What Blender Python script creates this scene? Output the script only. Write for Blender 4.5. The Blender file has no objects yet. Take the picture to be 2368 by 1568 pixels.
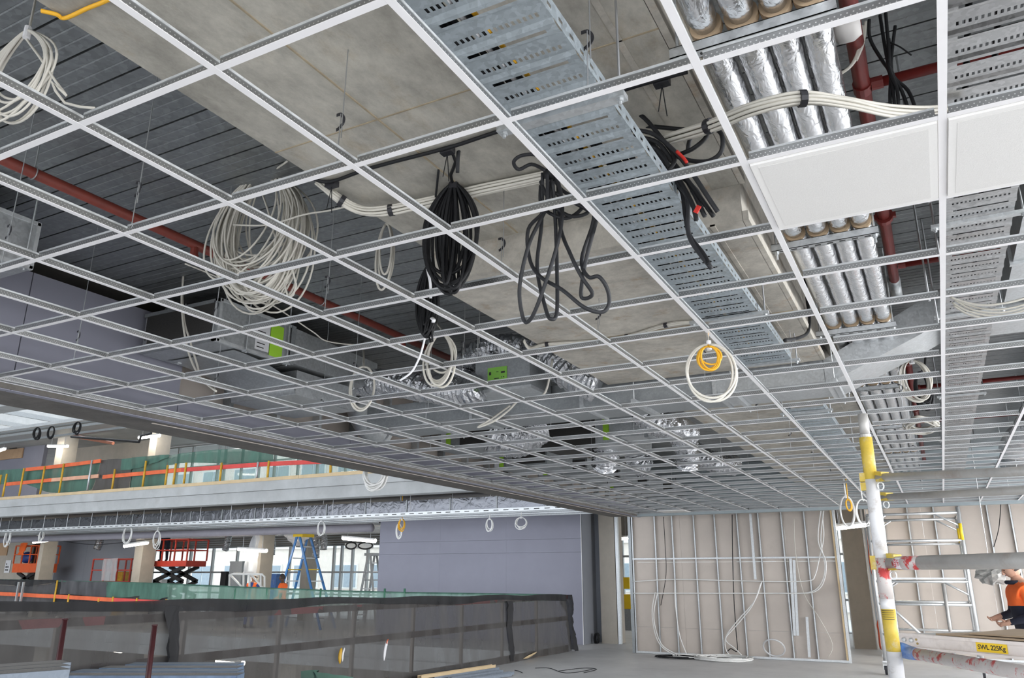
import bpy, math, random
from mathutils import Vector, Matrix, noise as mnoise
random.seed(7)
SC = bpy.context.scene
COL = SC.collection

# ------------------------------------------------------------------ camera
PW, PH, FPX = 2368.0, 1568.0, 1800.677
YAW, PITCH, ROLL = -0.487968, 0.2968556, 0.0022559
EYE = Vector((0.0, 0.0, 1.70))
_cy, _sy, _cp, _sp = math.cos(YAW), math.sin(YAW), math.cos(PITCH), math.sin(PITCH)
FWD = Vector((_sy * _cp, _cy * _cp, _sp))
_r0 = Vector((_cy, -_sy, 0.0))
_u0 = _r0.cross(FWD)
RGT = _r0 * math.cos(ROLL) + _u0 * math.sin(ROLL)
UPV = -_r0 * math.sin(ROLL) + _u0 * math.cos(ROLL)
cam = bpy.data.cameras.new('camera')
cam.sensor_width = 36.0
cam.lens = FPX / PW * 36.0
cam.clip_start, cam.clip_end = 0.05, 400
camo = bpy.data.objects.new('camera', cam)
M = Matrix((RGT, UPV, -FWD)).transposed().to_4x4()
M.translation = EYE
camo.matrix_world = M
COL.objects.link(camo)
SC.camera = camo

# ------------------------------------------------------------------ exposure, sky, daylight
SC.view_settings.view_transform = 'Standard'
SC.view_settings.look = 'None'
SC.view_settings.gamma = 1.0
SC.view_settings.use_curve_mapping = False
SC.view_settings.exposure = 0.18
SC.cycles.max_bounces = 7
SC.cycles.diffuse_bounces = 4
SC.cycles.glossy_bounces = 3
SC.cycles.transparent_max_bounces = 10
SC.cycles.caustics_reflective = False
SC.cycles.caustics_refractive = False
SC.cycles.sample_clamp_indirect = 6.0
w = bpy.data.worlds.new('overcast sky')
SC.world = w
w.use_nodes = True
nt = w.node_tree
bg = nt.nodes['Background']
tc = nt.nodes.new('ShaderNodeTexCoord')
nz = nt.nodes.new('ShaderNodeTexNoise'); nz.inputs['Scale'].default_value = 1.6; nz.inputs['Detail'].default_value = 4
rp = nt.nodes.new('ShaderNodeValToRGB')
rp.color_ramp.elements[0].position = 0.3; rp.color_ramp.elements[0].color = (0.80, 0.88, 1.0, 1)
rp.color_ramp.elements[1].position = 0.7; rp.color_ramp.elements[1].color = (1.0, 1.0, 1.0, 1)
nt.links.new(tc.outputs['Generated'], nz.inputs['Vector'])
nt.links.new(nz.outputs['Fac'], rp.inputs['Fac'])
nt.links.new(rp.outputs['Color'], bg.inputs['Color'])
bg.inputs['Strength'].default_value = 2.7

def area_light(name, loc, direction, sx, sy, energy, color=(1, 1, 1)):
    l = bpy.data.lights.new(name, 'AREA')
    l.shape = 'RECTANGLE'; l.size = sx; l.size_y = sy; l.energy = energy; l.color = color
    o = bpy.data.objects.new(name, l)
    o.location = loc
    o.rotation_euler = Vector(direction).to_track_quat('-Z', 'Y').to_euler()
    COL.objects.link(o)
    return o
# unseen area lights: daylight from the right and atrium skylight, plus a south fill added to light the floor
area_light('south_floor_fill', (0.5, -6.0, 2.9), (0, 0.5, -1), 15, 3.0, 380, (0.97, 0.98, 1.0))
area_light('daylight_window_east', (7.0, 8.5, 2.6), (-1, 0, -0.7), 23, 2.6, 1750, (0.97, 0.98, 1.0))
area_light('daylight_atrium_roof', (-19, 4, 12.2), (0.1, 0.1, -1), 14, 12, 260, (0.95, 0.98, 1.0))

# ------------------------------------------------------------------ pixel -> point helpers (on a real plane of the building)
def ray(x, y):
    return RGT * ((x - PW / 2) / FPX) - UPV * ((y - PH / 2) / FPX) + FWD
def AZ(x, y, z):
    d = ray(x, y); return EYE + d * ((z - EYE.z) / d.z)
def AX(x, y, X):
    d = ray(x, y); return EYE + d * (X / d.x)
def AY(x, y, Y):
    d = ray(x, y); return EYE + d * (Y / d.y)
def AD(x, y, dep):
    return EYE + ray(x, y) * dep

# ------------------------------------------------------------------ materials
MATS = {}
def mat(name, col, rough=0.6, metal=0.0, var=0.12, vscale=6.0, bump=0.0, bscale=30.0, stain=None, stain_scale=2.5, stain_amt=0.5,
        alpha=None, emit=None, stretch=None, spec=0.5, fine=0.0, stain_pos=(0.55, 0.75)):
    if name in MATS: return MATS[name]
    m = bpy.data.materials.new(name); m.use_nodes = True
    n = m.node_tree.nodes; L = m.node_tree.links
    b = n['Principled BSDF']
    b.inputs['Roughness'].default_value = rough
    b.inputs['Metallic'].default_value = metal
    b.inputs['Specular IOR Level'].default_value = spec
    c4 = (*col, 1)
    b.inputs['Base Color'].default_value = c4
    t = n.new('ShaderNodeTexCoord')
    src = t.outputs['Object']
    if stretch:
        mp = n.new('ShaderNodeMapping'); mp.inputs['Scale'].default_value = stretch
        L.new(src, mp.inputs['Vector']); src = mp.outputs['Vector']
    out = None
    if var > 0:
        nn = n.new('ShaderNodeTexNoise'); nn.inputs['Scale'].default_value = vscale; nn.inputs['Detail'].default_value = 6
        nn.inputs['Roughness'].default_value = 0.65
        L.new(src, nn.inputs['Vector'])
        r = n.new('ShaderNodeValToRGB')
        r.color_ramp.elements[0].position = 0.28; r.color_ramp.elements[1].position = 0.72
        r.color_ramp.elements[0].color = (*[max(0, c * (1 - var)) for c in col], 1)
        r.color_ramp.elements[1].color = (*[min(1, c * (1 + var)) for c in col], 1)
        L.new(nn.outputs['Fac'], r.inputs['Fac'])
        out = r.outputs['Color']
        if stain:
            n2 = n.new('ShaderNodeTexNoise'); n2.inputs['Scale'].default_value = stain_scale; n2.inputs['Detail'].default_value = 8
            n2.inputs['Roughness'].default_value = 0.7
            L.new(src, n2.inputs['Vector'])
            r2 = n.new('ShaderNodeValToRGB')
            r2.color_ramp.elements[0].position = stain_pos[0]; r2.color_ramp.elements[0].color = (0, 0, 0, 1)
            r2.color_ramp.elements[1].position = stain_pos[1]; r2.color_ramp.elements[1].color = (stain_amt,) * 3 + (1,)
            L.new(n2.outputs['Fac'], r2.inputs['Fac'])
            mx = n.new('ShaderNodeMixRGB'); mx.inputs['Color2'].default_value = (*stain, 1)
            L.new(r2.outputs['Color'], mx.inputs['Fac']); L.new(out, mx.inputs['Color1'])
            out = mx.outputs['Color']
        if fine > 0:
            n3 = n.new('ShaderNodeTexNoise'); n3.inputs['Scale'].default_value = vscale * 5; n3.inputs['Detail'].default_value = 8; n3.inputs['Roughness'].default_value = 0.75
            L.new(src, n3.inputs['Vector'])
            r3 = n.new('ShaderNodeValToRGB')
            r3.color_ramp.elements[0].position = 0.36; r3.color_ramp.elements[0].color = (1 - fine,) * 3 + (1,)
            r3.color_ramp.elements[1].position = 0.62; r3.color_ramp.elements[1].color = (1, 1, 1, 1)
            L.new(n3.outputs['Fac'], r3.inputs['Fac'])
            m3 = n.new('ShaderNodeMixRGB'); m3.blend_type = 'MULTIPLY'; m3.inputs['Fac'].default_value = 1.0
            L.new(out, m3.inputs['Color1']); L.new(r3.outputs['Color'], m3.inputs['Color2']); out = m3.outputs['Color']
        L.new(out, b.inputs['Base Color'])
    if bump > 0:
        nb = n.new('ShaderNodeTexNoise'); nb.inputs['Scale'].default_value = bscale; nb.inputs['Detail'].default_value = 4
        L.new(src, nb.inputs['Vector'])
        bp = n.new('ShaderNodeBump'); bp.inputs['Strength'].default_value = bump; bp.inputs['Distance'].default_value = 0.02
        L.new(nb.outputs['Fac'], bp.inputs['Height']); L.new(bp.outputs['Normal'], b.inputs['Normal'])
    if emit is not None:
        b.inputs['Emission Color'].default_value = (*emit[0], 1); b.inputs['Emission Strength'].default_value = emit[1]
    if alpha is not None:
        b.inputs['Alpha'].default_value = alpha
    MATS[name] = m
    return m

def mat_mesh_cloth(name, col, alpha, dens=520.0):
    """woven shade cloth: let light through between the threads, denser and thinner in patches"""
    m = bpy.data.materials.new(name); m.use_nodes = True
    n = m.node_tree.nodes; L = m.node_tree.links
    b = n['Principled BSDF']; b.inputs['Roughness'].default_value = 0.9; b.inputs['Specular IOR Level'].default_value = 0.1
    t = n.new('ShaderNodeTexCoord')
    nn = n.new('ShaderNodeTexNoise'); nn.inputs['Scale'].default_value = 1.1; nn.inputs['Detail'].default_value = 5
    mp = n.new('ShaderNodeMapping'); mp.inputs['Scale'].default_value = (2.5, 2.5, 0.7)
    L.new(t.outputs['Object'], mp.inputs['Vector']); L.new(mp.outputs['Vector'], nn.inputs['Vector'])
    r = n.new('ShaderNodeValToRGB')
    r.color_ramp.elements[0].position = 0.3; r.color_ramp.elements[1].position = 0.7
    r.color_ramp.elements[0].color = (*[c * 0.75 for c in col], 1); r.color_ramp.elements[1].color = (*[min(1, c * 1.25) for c in col], 1)
    L.new(nn.outputs['Fac'], r.inputs['Fac']); L.new(r.outputs['Color'], b.inputs['Base Color'])
    mr = n.new('ShaderNodeMapRange'); mr.inputs['From Min'].default_value = 0.3; mr.inputs['From Max'].default_value = 0.7
    mr.inputs['To Min'].default_value = max(0.0, alpha - 0.09); mr.inputs['To Max'].default_value = min(1.0, alpha + 0.09)
    L.new(nn.outputs['Fac'], mr.inputs['Value']); L.new(mr.outputs['Result'], b.inputs['Alpha'])
    MATS[name] = m
    return m

def mat_galv(name, col, rough=0.35, metal=0.85, scale=45.0, amt=0.18, bump=0.0):
    """zinc spangle: small flat crystals of slightly different grey"""
    m = bpy.data.materials.new(name); m.use_nodes = True
    n = m.node_tree.nodes; L = m.node_tree.links
    b = n['Principled BSDF']; b.inputs['Metallic'].default_value = metal
    t = n.new('ShaderNodeTexCoord')
    vo = n.new('ShaderNodeTexVoronoi'); vo.inputs['Scale'].default_value = scale
    L.new(t.outputs['Object'], vo.inputs['Vector'])
    no = n.new('ShaderNodeTexNoise'); no.inputs['Scale'].default_value = 2.2; no.inputs['Detail'].default_value = 5
    L.new(t.outputs['Object'], no.inputs['Vector'])
    sep = n.new('ShaderNodeSeparateColor'); L.new(vo.outputs['Color'], sep.inputs['Color'])
    ad = n.new('ShaderNodeMath'); ad.operation = 'ADD'
    L.new(sep.outputs[0], ad.inputs[0]); L.new(no.outputs['Fac'], ad.inputs[1])
    mr = n.new('ShaderNodeMapRange'); mr.inputs['From Min'].default_value = 0.2; mr.inputs['From Max'].default_value = 1.6
    L.new(ad.outputs[0], mr.inputs['Value'])
    r = n.new('ShaderNodeValToRGB')
    r.color_ramp.elements[0].color = (*[c * (1 - amt) for c in col], 1); r.color_ramp.elements[1].color = (*[min(1, c * (1 + amt)) for c in col], 1)
    L.new(mr.outputs['Result'], r.inputs['Fac']); L.new(r.outputs['Color'], b.inputs['Base Color'])
    m2 = n.new('ShaderNodeMapRange'); m2.inputs['To Min'].default_value = rough - 0.08; m2.inputs['To Max'].default_value = rough + 0.14
    L.new(ad.outputs[0], m2.inputs['Value']); L.new(m2.outputs['Result'], b.inputs['Roughness'])
    if bump > 0:
        nb = n.new('ShaderNodeTexNoise'); nb.inputs['Scale'].default_value = 3.0; nb.inputs['Detail'].default_value = 2
        L.new(t.outputs['Object'], nb.inputs['Vector'])
        bp = n.new('ShaderNodeBump'); bp.inputs['Strength'].default_value = bump; bp.inputs['Distance'].default_value = 0.05
        L.new(nb.outputs['Fac'], bp.inputs['Height']); L.new(bp.outputs['Normal'], b.inputs['Normal'])
    MATS[name] = m
    return m

def mat_foil(name, col, scale=(9, 9, 9), strength=0.6, rough=0.22, dist=0.03, ns=5.0):
    m = bpy.data.materials.new(name); m.use_nodes = True
    n = m.node_tree.nodes; L = m.node_tree.links
    b = n['Principled BSDF']; b.inputs['Metallic'].default_value = 0.95
    b.inputs['Base Color'].default_value = (*col, 1); b.inputs['Roughness'].default_value = rough
    t = n.new('ShaderNodeTexCoord'); mp = n.new('ShaderNodeMapping'); mp.inputs['Scale'].default_value = scale
    L.new(t.outputs['Object'], mp.inputs['Vector'])
    a = n.new('ShaderNodeTexNoise'); a.inputs['Scale'].default_value = ns; a.inputs['Detail'].default_value = 5; a.inputs['Distortion'].default_value = 1.2
    L.new(mp.outputs['Vector'], a.inputs['Vector'])
    bp = n.new('ShaderNodeBump'); bp.inputs['Strength'].default_value = strength; bp.inputs['Distance'].default_value = dist
    L.new(a.outputs['Fac'], bp.inputs['Height']); L.new(bp.outputs['Normal'], b.inputs['Normal'])
    MATS[name] = m
    return m

def mat_dots(name, col, dot, pitch, rows, rad, metal=0.6, rough=0.4):
    """punched web: rows of pale dots along local X, light through the holes painted as colour"""
    m = bpy.data.materials.new(name); m.use_nodes = True
    n = m.node_tree.nodes; L = m.node_tree.links
    b = n['Principled BSDF']; b.inputs['Metallic'].default_value = metal; b.inputs['Roughness'].default_value = rough
    t = n.new('ShaderNodeTexCoord'); s = n.new('ShaderNodeSeparateXYZ'); L.new(t.outputs['Object'], s.inputs[0])
    def mt(op, a, bb=None, c=None):
        q = n.new('ShaderNodeMath'); q.operation = op
        for k, v in enumerate((a, bb, c)):
            if v is None: continue
            if isinstance(v, (int, float)): q.inputs[k].default_value = v
            else: L.new(v, q.inputs[k])
        return q.outputs[0]
    mask = None
    for k, zc in enumerate(rows):
        fx = mt('FRACT', mt('ADD', mt('DIVIDE', s.outputs['X'], pitch), 0.5 * k + 100.0))
        dx = mt('MULTIPLY', mt('SUBTRACT', fx, 0.5), pitch)
        dz = mt('SUBTRACT', s.outputs['Z'], zc)
        d = mt('SQRT', mt('ADD', mt('MULTIPLY', dx, dx), mt('MULTIPLY', dz, dz)))
        h = mt('LESS_THAN', d, rad)
        mask = h if mask is None else mt('MAXIMUM', mask, h)
    no = n.new('ShaderNodeTexNoise'); no.inputs['Scale'].default_value = 14; no.inputs['Detail'].default_value = 3
    L.new(t.outputs['Object'], no.inputs['Vector'])
    r = n.new('ShaderNodeValToRGB')
    r.color_ramp.elements[0].color = (*[c * 0.78 for c in col], 1); r.color_ramp.elements[1].color = (*[min(1, c * 1.2) for c in col], 1)
    L.new(no.outputs['Fac'], r.inputs['Fac'])
    mx = n.new('ShaderNodeMixRGB'); mx.inputs['Color2'].default_value = (*dot, 1)
    L.new(mask, mx.inputs['Fac']); L.new(r.outputs['Color'], mx.inputs['Color1']); L.new(mx.outputs['Color'], b.inputs['Base Color'])
    MATS[name] = m
    return m

CONC = mat('concrete soffit', (0.47, 0.45, 0.395), 0.85, var=0.34, vscale=1.7, bump=0.12, bscale=40, stain=(0.27, 0.20, 0.11), stain_scale=3.4, stain_amt=0.7, stretch=(1, 0.55, 1), fine=0.30)
CONC2 = mat('rust stained concrete', (0.52, 0.49, 0.43), 0.85, var=0.26, vscale=2.2, bump=0.1, bscale=40, stain=(0.36, 0.22, 0.10), stain_scale=5.0, stain_amt=0.75, fine=0.25)
CONCG = mat('grey concrete', (0.24, 0.225, 0.205), 0.85, var=0.16, vscale=2.0, bump=0.08, bscale=50)
CONCL = mat('pale slab edge concrete', (0.43, 0.44, 0.44), 0.85, var=0.14, vscale=1.2, bump=0.05, bscale=30, stain=(0.36, 0.35, 0.34), stain_scale=1.4, stain_amt=0.6)
CONCB = mat('beige column concrete', (0.46, 0.42, 0.36), 0.85, var=0.1, vscale=2.5, bump=0.03, bscale=30)
FLOORM = mat('dusty concrete floor', (0.66, 0.66, 0.66), 0.5, var=0.12, vscale=0.9, bump=0.04, bscale=25, stain=(0.48, 0.48, 0.49), stain_scale=1.3, stain_amt=0.7)
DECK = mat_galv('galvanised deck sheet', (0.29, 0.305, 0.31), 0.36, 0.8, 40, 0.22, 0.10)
DECKD = mat('deck rib shadow gap', (0.10, 0.11, 0.12), 0.7, 0.3, var=0.1)
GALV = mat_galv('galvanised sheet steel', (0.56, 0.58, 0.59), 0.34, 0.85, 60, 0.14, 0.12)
GALVD = mat_galv('dull galvanised steel', (0.36, 0.38, 0.39), 0.42, 0.7, 60, 0.14)
GALVW = mat_galv('bright ribbed tray zinc', (0.46, 0.465, 0.47), 0.26, 0.95, 60, 0.2)
GALVT = mat_galv('tray zinc', (0.40, 0.45, 0.48), 0.42, 0.75, 70, 0.2)
STUDM = mat_galv('bright stud steel', (0.66, 0.68, 0.69), 0.38, 0.6, 40, 0.1)
TWHITE = mat('white tee face', (0.86, 0.85, 0.86), 0.5, var=0.02)
TWEB = mat_dots('punched tee web', (0.34, 0.345, 0.345), (0.80, 0.81, 0.80), 0.0150, (0.0115, 0.0205), 0.0020, 0.85, 0.33)
TILE = mat('white ceiling tile', (0.80, 0.79, 0.77), 0.9, var=0.02, vscale=90, bump=0.03, bscale=260)
TILEI = mat('perforated tile face', (0.73, 0.72, 0.70), 0.95, var=0.05, vscale=180, bump=0.08, bscale=300)
FOIL = mat_foil('pipe foil wrap', (0.80, 0.81, 0.83), (1, 0.5, 1), 0.55, 0.2, 0.014, 26)
FLEX = mat_foil('crumpled foil duct', (0.52, 0.53, 0.55), (1, 1, 1), 0.7, 0.2, 0.03, 16)
FLEXD = mat_foil('dark wrapped duct', (0.30, 0.31, 0.33), (1, 1, 1), 0.7, 0.3, 0.03, 14)
RED = mat('red oxide pipe', (0.19, 0.034, 0.022), 0.5, var=0.2, vscale=9)
REDB = mat('red fire pipe', (0.20, 0.022, 0.018), 0.42, var=0.18, vscale=8)
PURP = mat('lilac plasterboard', (0.285, 0.287, 0.345), 0.85, var=0.05, vscale=1.2, bump=0.02)
PURPD = mat('grey blue plasterboard', (0.30, 0.32, 0.36), 0.85, var=0.05, vscale=1.2)
BEIGE = mat('beige plasterboard', (0.56, 0.50, 0.45), 0.85, var=0.06, vscale=1.5, stain=(0.42, 0.38, 0.34), stain_scale=1.1, stain_amt=0.5)
HEADM = mat('grey blue bulkhead paint', (0.33, 0.38, 0.40), 0.7, var=0.04)
WCAB = mat('white cable sheath', (0.64, 0.615, 0.55), 0.5, var=0.05, vscale=20)
BCAB = mat('black cable sheath', (0.014, 0.0145, 0.016), 0.5, var=0.2, vscale=20, spec=0.22)
GCAB = mat('dark grey cable sheath', (0.026, 0.027, 0.030), 0.48, var=0.2, vscale=20, spec=0.28)
YCAB = mat('yellow cable sheath', (0.80, 0.42, 0.02), 0.45, var=0.05)
WIRE = mat('hanger wire', (0.45, 0.46, 0.47), 0.35, 0.9, var=0.05)
CLIPM = mat('black spring clip', (0.03, 0.03, 0.035), 0.4, 0.2, var=0.1)
LIME = mat('lime green label', (0.42, 0.78, 0.05), 0.6, var=0.03)
LIMED = mat('green data label', (0.28, 0.62, 0.10), 0.6, var=0.04)
PAPER = mat('white paper label', (0.82, 0.82, 0.84), 0.7, var=0.03)
INK = mat('black print', (0.03, 0.03, 0.03), 0.6, var=0)
REDINK = mat('red print', (0.55, 0.04, 0.05), 0.6, var=0)
MESHDK = mat('filter mesh', (0.05, 0.048, 0.045), 0.7, 0.3, var=0.25, vscale=120)
COLLAR = mat('tan pipe saddle foam', (0.62, 0.46, 0.30), 0.8, var=0.1)
BLACKN = mat_mesh_cloth('black shade cloth', (0.088, 0.085, 0.083), 0.82)
BLACKH = mat_mesh_cloth('doubled black shade cloth', (0.040, 0.040, 0.042), 0.955)
GREYN = mat_mesh_cloth('grey shade cloth', (0.095, 0.095, 0.10), 0.93)
GREEN = mat_mesh_cloth('green shade cloth', (0.085, 0.165, 0.13), 0.94)
GREENT = mat_mesh_cloth('thin green shade cloth', (0.19, 0.31, 0.25), 0.62)
ORANGE = mat('orange painted timber', (0.72, 0.14, 0.05), 0.7, var=0.18, vscale=2.5)
REDTIM = mat('red painted timber', (0.62, 0.07, 0.06), 0.7, var=0.18, vscale=2.5)
PALEOR = mat('faded orange timber', (0.66, 0.36, 0.24), 0.7, var=0.18, vscale=2.5)
YEL = mat('yellow post paint', (0.62, 0.36, 0.03), 0.5, var=0.25, vscale=6)
YELS = mat('scaffold yellow paint', (0.58, 0.42, 0.06), 0.5, var=0.2, vscale=14, stain=(0.55, 0.55, 0.52), stain_scale=22, stain_amt=0.8)
TIMB = mat('raw timber', (0.60, 0.46, 0.28), 0.8, var=0.12, vscale=3)
MAROON = mat('maroon painted steel', (0.055, 0.014, 0.016), 0.4, 0.1, var=0.2)
BROWNR = mat('brown red rail', (0.085, 0.035, 0.035), 0.6, var=0.2)
BLUEP = mat('worn blue paint', (0.05, 0.15, 0.42), 0.5, var=0.2, vscale=5, stain=(0.45, 0.48, 0.5), stain_scale=6, stain_amt=0.6)
NAVYP = mat('deep blue paint', (0.02, 0.06, 0.25), 0.45, var=0.15)
ALU = mat('aluminium tube', (0.70, 0.71, 0.71), 0.38, 0.7, var=0.08, vscale=10)
SCAFW = mat('white worn scaffold tube', (0.74, 0.74, 0.75), 0.5, 0.1, var=0.06, vscale=10, stain=(0.36, 0.30, 0.24), stain_scale=16, stain_amt=0.8)
SCAFG = mat('grey galvanised scaffold tube', (0.46, 0.45, 0.43), 0.5, 0.4, var=0.14, vscale=9, stain=(0.34, 0.24, 0.18), stain_scale=7, stain_amt=0.6)
SCAFR = mat('red flecked scaffold tube', (0.56, 0.52, 0.50), 0.5, 0.2, var=0.12, vscale=9, stain=(0.50, 0.03, 0.03), stain_scale=17, stain_amt=0.95, stain_pos=(0.53, 0.58))
SPLANK = mat('scuffed white plank rail', (0.74, 0.68, 0.64), 0.55, 0.1, var=0.08, vscale=6, stain=(0.40, 0.34, 0.30), stain_scale=9, stain_amt=0.6)
CARD = mat('brown cardboard', (0.42, 0.32, 0.22), 0.9, var=0.08, vscale=5)
RUBB = mat('black rubber', (0.02, 0.02, 0.025), 0.6, var=0.1)
LIFTR = mat('lift red paint', (0.50, 0.045, 0.025), 0.45, var=0.12)
LIFTO = mat('lift orange paint', (0.80, 0.13, 0.03), 0.45, var=0.1)
HIVIS = mat('hi-vis orange fabric', (0.95, 0.16, 0.03), 0.85, var=0.08, vscale=9, bump=0.2, bscale=18)
NAVY = mat('navy fabric', (0.012, 0.014, 0.028), 0.9, var=0.2, vscale=9, bump=0.2, bscale=18)
KHAKI = mat('khaki fabric', (0.40, 0.35, 0.23), 0.9, var=0.1, vscale=9, bump=0.15, bscale=18)
SKIN = mat('skin', (0.52, 0.30, 0.21), 0.55, var=0.06)
SKIND = mat('dark skin', (0.12, 0.07, 0.05), 0.55, var=0.06)
HAIR = mat('dark hair', (0.025, 0.018, 0.014), 0.7, var=0.2, vscale=40)
WHITEP = mat('white paint', (0.82, 0.82, 0.80), 0.45, var=0.03)
BLUEL = mat('blue fibreglass', (0.03, 0.17, 0.45), 0.4, var=0.1)
YELP = mat('bright yellow plastic', (0.85, 0.58, 0.02), 0.45, var=0.05)
PLYW = mat('plywood', (0.50, 0.33, 0.20), 0.8, var=0.12, vscale=3)
FRAMEM = mat('window frame aluminium', (0.50, 0.52, 0.53), 0.45, 0.3, var=0.05)
BRICKF = mat('pale brick facade', (0.80, 0.72, 0.66), 0.85, var=0.08, vscale=3)
FACW = mat('pale facade panel', (0.86, 0.87, 0.87), 0.8, var=0.04)
GROUND = mat('pale outdoor paving', (0.55, 0.54, 0.52), 0.9, var=0.1)
LAMP = mat('lit fluorescent tube', (1, 1, 1), 0.5, var=0, emit=((1.0, 0.90, 0.74), 38.0))
PLASTIC = mat('clear plastic sheet', (0.75, 0.76, 0.78), 0.25, var=0.05, alpha=0.55)
PVC = mat('grey pvc pipe', (0.30, 0.29, 0.33), 0.5, var=0.06)
BLACKP = mat('black steel', (0.02, 0.02, 0.022), 0.45, 0.2, var=0.1)
WHITEC = mat('white pvc cap', (0.72, 0.70, 0.68), 0.45, var=0.04)
ORC = mat('orange red conduit', (0.70, 0.10, 0.03), 0.45, var=0.06)
def mat_glass():
    m = bpy.data.materials.new('window glass'); m.use_nodes = True
    n = m.node_tree.nodes; L = m.node_tree.links
    n.remove(n['Principled BSDF'])
    tr = n.new('ShaderNodeBsdfTransparent'); tr.inputs['Color'].default_value = (0.82, 0.90, 0.90, 1)
    gl = n.new('ShaderNodeBsdfGlossy'); gl.inputs['Roughness'].default_value = 0.04
    fr = n.new('ShaderNodeFresnel'); fr.inputs['IOR'].default_value = 1.45
    mx = n.new('ShaderNodeMixShader')
    L.new(fr.outputs[0], mx.inputs[0]); L.new(tr.outputs[0], mx.inputs[1]); L.new(gl.outputs[0], mx.inputs[2])
    L.new(mx.outputs[0], n['Material Output'].inputs['Surface'])
    return m
GLASS = mat_glass()

# ------------------------------------------------------------------ mesh builder
class MB:
    def __init__(s): s.v = []; s.f = []; s.m = []
    def face(s, pts, mi=0):
        k = len(s.v); s.v += [Vector(p) for p in pts]; s.f.append(tuple(range(k, k + len(pts)))); s.m.append(mi)
    def hexa(s, p, mi=0, fm=None):
        """8 corners: bottom 4 then top 4, counter clockwise from above"""
        k = len(s.v); s.v += [Vector(q) for q in p]
        fs = [(3, 2, 1, 0), (4, 5, 6, 7), (0, 1, 5, 4), (1, 2, 6, 5), (2, 3, 7, 6), (3, 0, 4, 7)]
        for q, f in enumerate(fs):
            s.f.append(tuple(k + i for i in f)); s.m.append(mi if fm is None else fm[q])
        return s
    def box(s, x0, x1, y0, y1, z0, z1, mi=0, fm=None):
        return s.hexa([(x0, y0, z0), (x1, y0, z0), (x1, y1, z0), (x0, y1, z0), (x0, y0, z1), (x1, y0, z1), (x1, y1, z1), (x0, y1, z1)], mi, fm)
    def bar(s, p, q, wd, h, up=(0, 0, 1), mi=0):
        p = Vector(p); q = Vector(q); d = (q - p).normalized(); up = Vector(up)
        if abs(d.dot(up)) > 0.95: up = Vector((0, 1, 0)) if abs(d.y) < 0.9 else Vector((1, 0, 0))
        a = d.cross(up).normalized() * (wd / 2); b = a.cross(d).normalized() * (h / 2)
        return s.hexa([p - a - b, p + a - b, q + a - b, q - a - b, p - a + b, p + a + b, q + a + b, q - a + b], mi)
    def tube(s, pts, r, n=8, closed=False, mi=0, caps=True, flat=1.0):
        pts = [Vector(p) for p in pts]; N = len(pts)
        rr = r if isinstance(r, (list, tuple)) else [r] * N
        k = len(s.v); nrm = None
        for i in range(N):
            if closed: t = pts[(i + 1) % N] - pts[i - 1]
            else: t = pts[min(i + 1, N - 1)] - pts[max(i - 1, 0)]
            if t.length < 1e-9: t = Vector((0, 0, 1))
            t.normalize()
            if nrm is None:
                nrm = t.orthogonal().normalized()
            else:
                nrm = (nrm - t * nrm.dot(t))
                nrm = nrm.normalized() if nrm.length > 1e-6 else t.orthogonal().normalized()
            b = t.cross(nrm)
            for j in range(n):
                a = 2 * math.pi * j / n
                s.v.append(pts[i] + (nrm * math.cos(a) + b * math.sin(a) * flat) * rr[i])
        for i in range(N if closed else N - 1):
            i2 = (i + 1) % N
            for j in range(n):
                j2 = (j + 1) % n
                s.f.append((k + i * n + j, k + i * n + j2, k + i2 * n + j2, k + i2 * n + j)); s.m.append(mi)
        if caps and not closed:
            s.f.append(tuple(k + j for j in range(n))[::-1]); s.m.append(mi)
            s.f.append(tuple(k + (N - 1) * n + j for j in range(n))); s.m.append(mi)
        return s
    def cyl(s, p, q, r, n=12, mi=0):
        return s.tube([p, q], r, n, mi=mi)
    def grid(s, rows, mi=0):
        """rows: list of lists of points"""
        k = len(s.v); R = len(rows); C = len(rows[0])
        for row in rows: s.v += [Vector(p) for p in row]
        for i in range(R - 1):
            for j in range(C - 1):
                s.f.append((k + i * C + j, k + i * C + j + 1, k + (i + 1) * C + j + 1, k + (i + 1) * C + j)); s.m.append(mi)
        return s
    def ball(s, c, r, nu=12, nv=8, sc=(1, 1, 1), mi=0):
        c = Vector(c); rows = []
        for i in range(nv + 1):
            t = math.pi * i / nv
            rows.append([c + Vector((math.sin(t) * math.cos(2 * math.pi * j / nu) * r * sc[0], math.sin(t) * math.sin(2 * math.pi * j / nu) * r * sc[1], -math.cos(t) * r * sc[2])) for j in range(nu + 1)])
        return s.grid(rows, mi)
    def build(s, name, mats, parent=None, smooth=False, origin=None):
        if not isinstance(mats, (list, tuple)): mats = [mats]
        if origin is None:
            if parent is not None: origin = WL[parent.name]
            else:
                xs = [p.x for p in s.v]; ys = [p.y for p in s.v]; zs = [p.z for p in s.v]
                origin = Vector(((min(xs) + max(xs)) / 2, (min(ys) + max(ys)) / 2, min(zs)))
        me = bpy.data.meshes.new(name)
        me.from_pydata([tuple(p - origin) for p in s.v], [], s.f)
        for m in mats: me.materials.append(m)
        if len(mats) > 1: me.polygons.foreach_set('material_index', s.m)
        if smooth: me.polygons.foreach_set('use_smooth', [True] * len(me.polygons))
        me.update()
        o = bpy.data.objects.new(name, me)
        COL.objects.link(o)
        if parent is not None:
            o.parent = parent; o.location = (0, 0, 0)
        else:
            o.location = origin
        WL[o.name] = Vector(origin)
        return o
WL = {}
def tag(o, label, cat, group=None, kind=None):
    if label: o['label'] = label
    if cat: o['category'] = cat
    if group: o['group'] = group
    if kind: o['kind'] = kind
    return o
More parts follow.
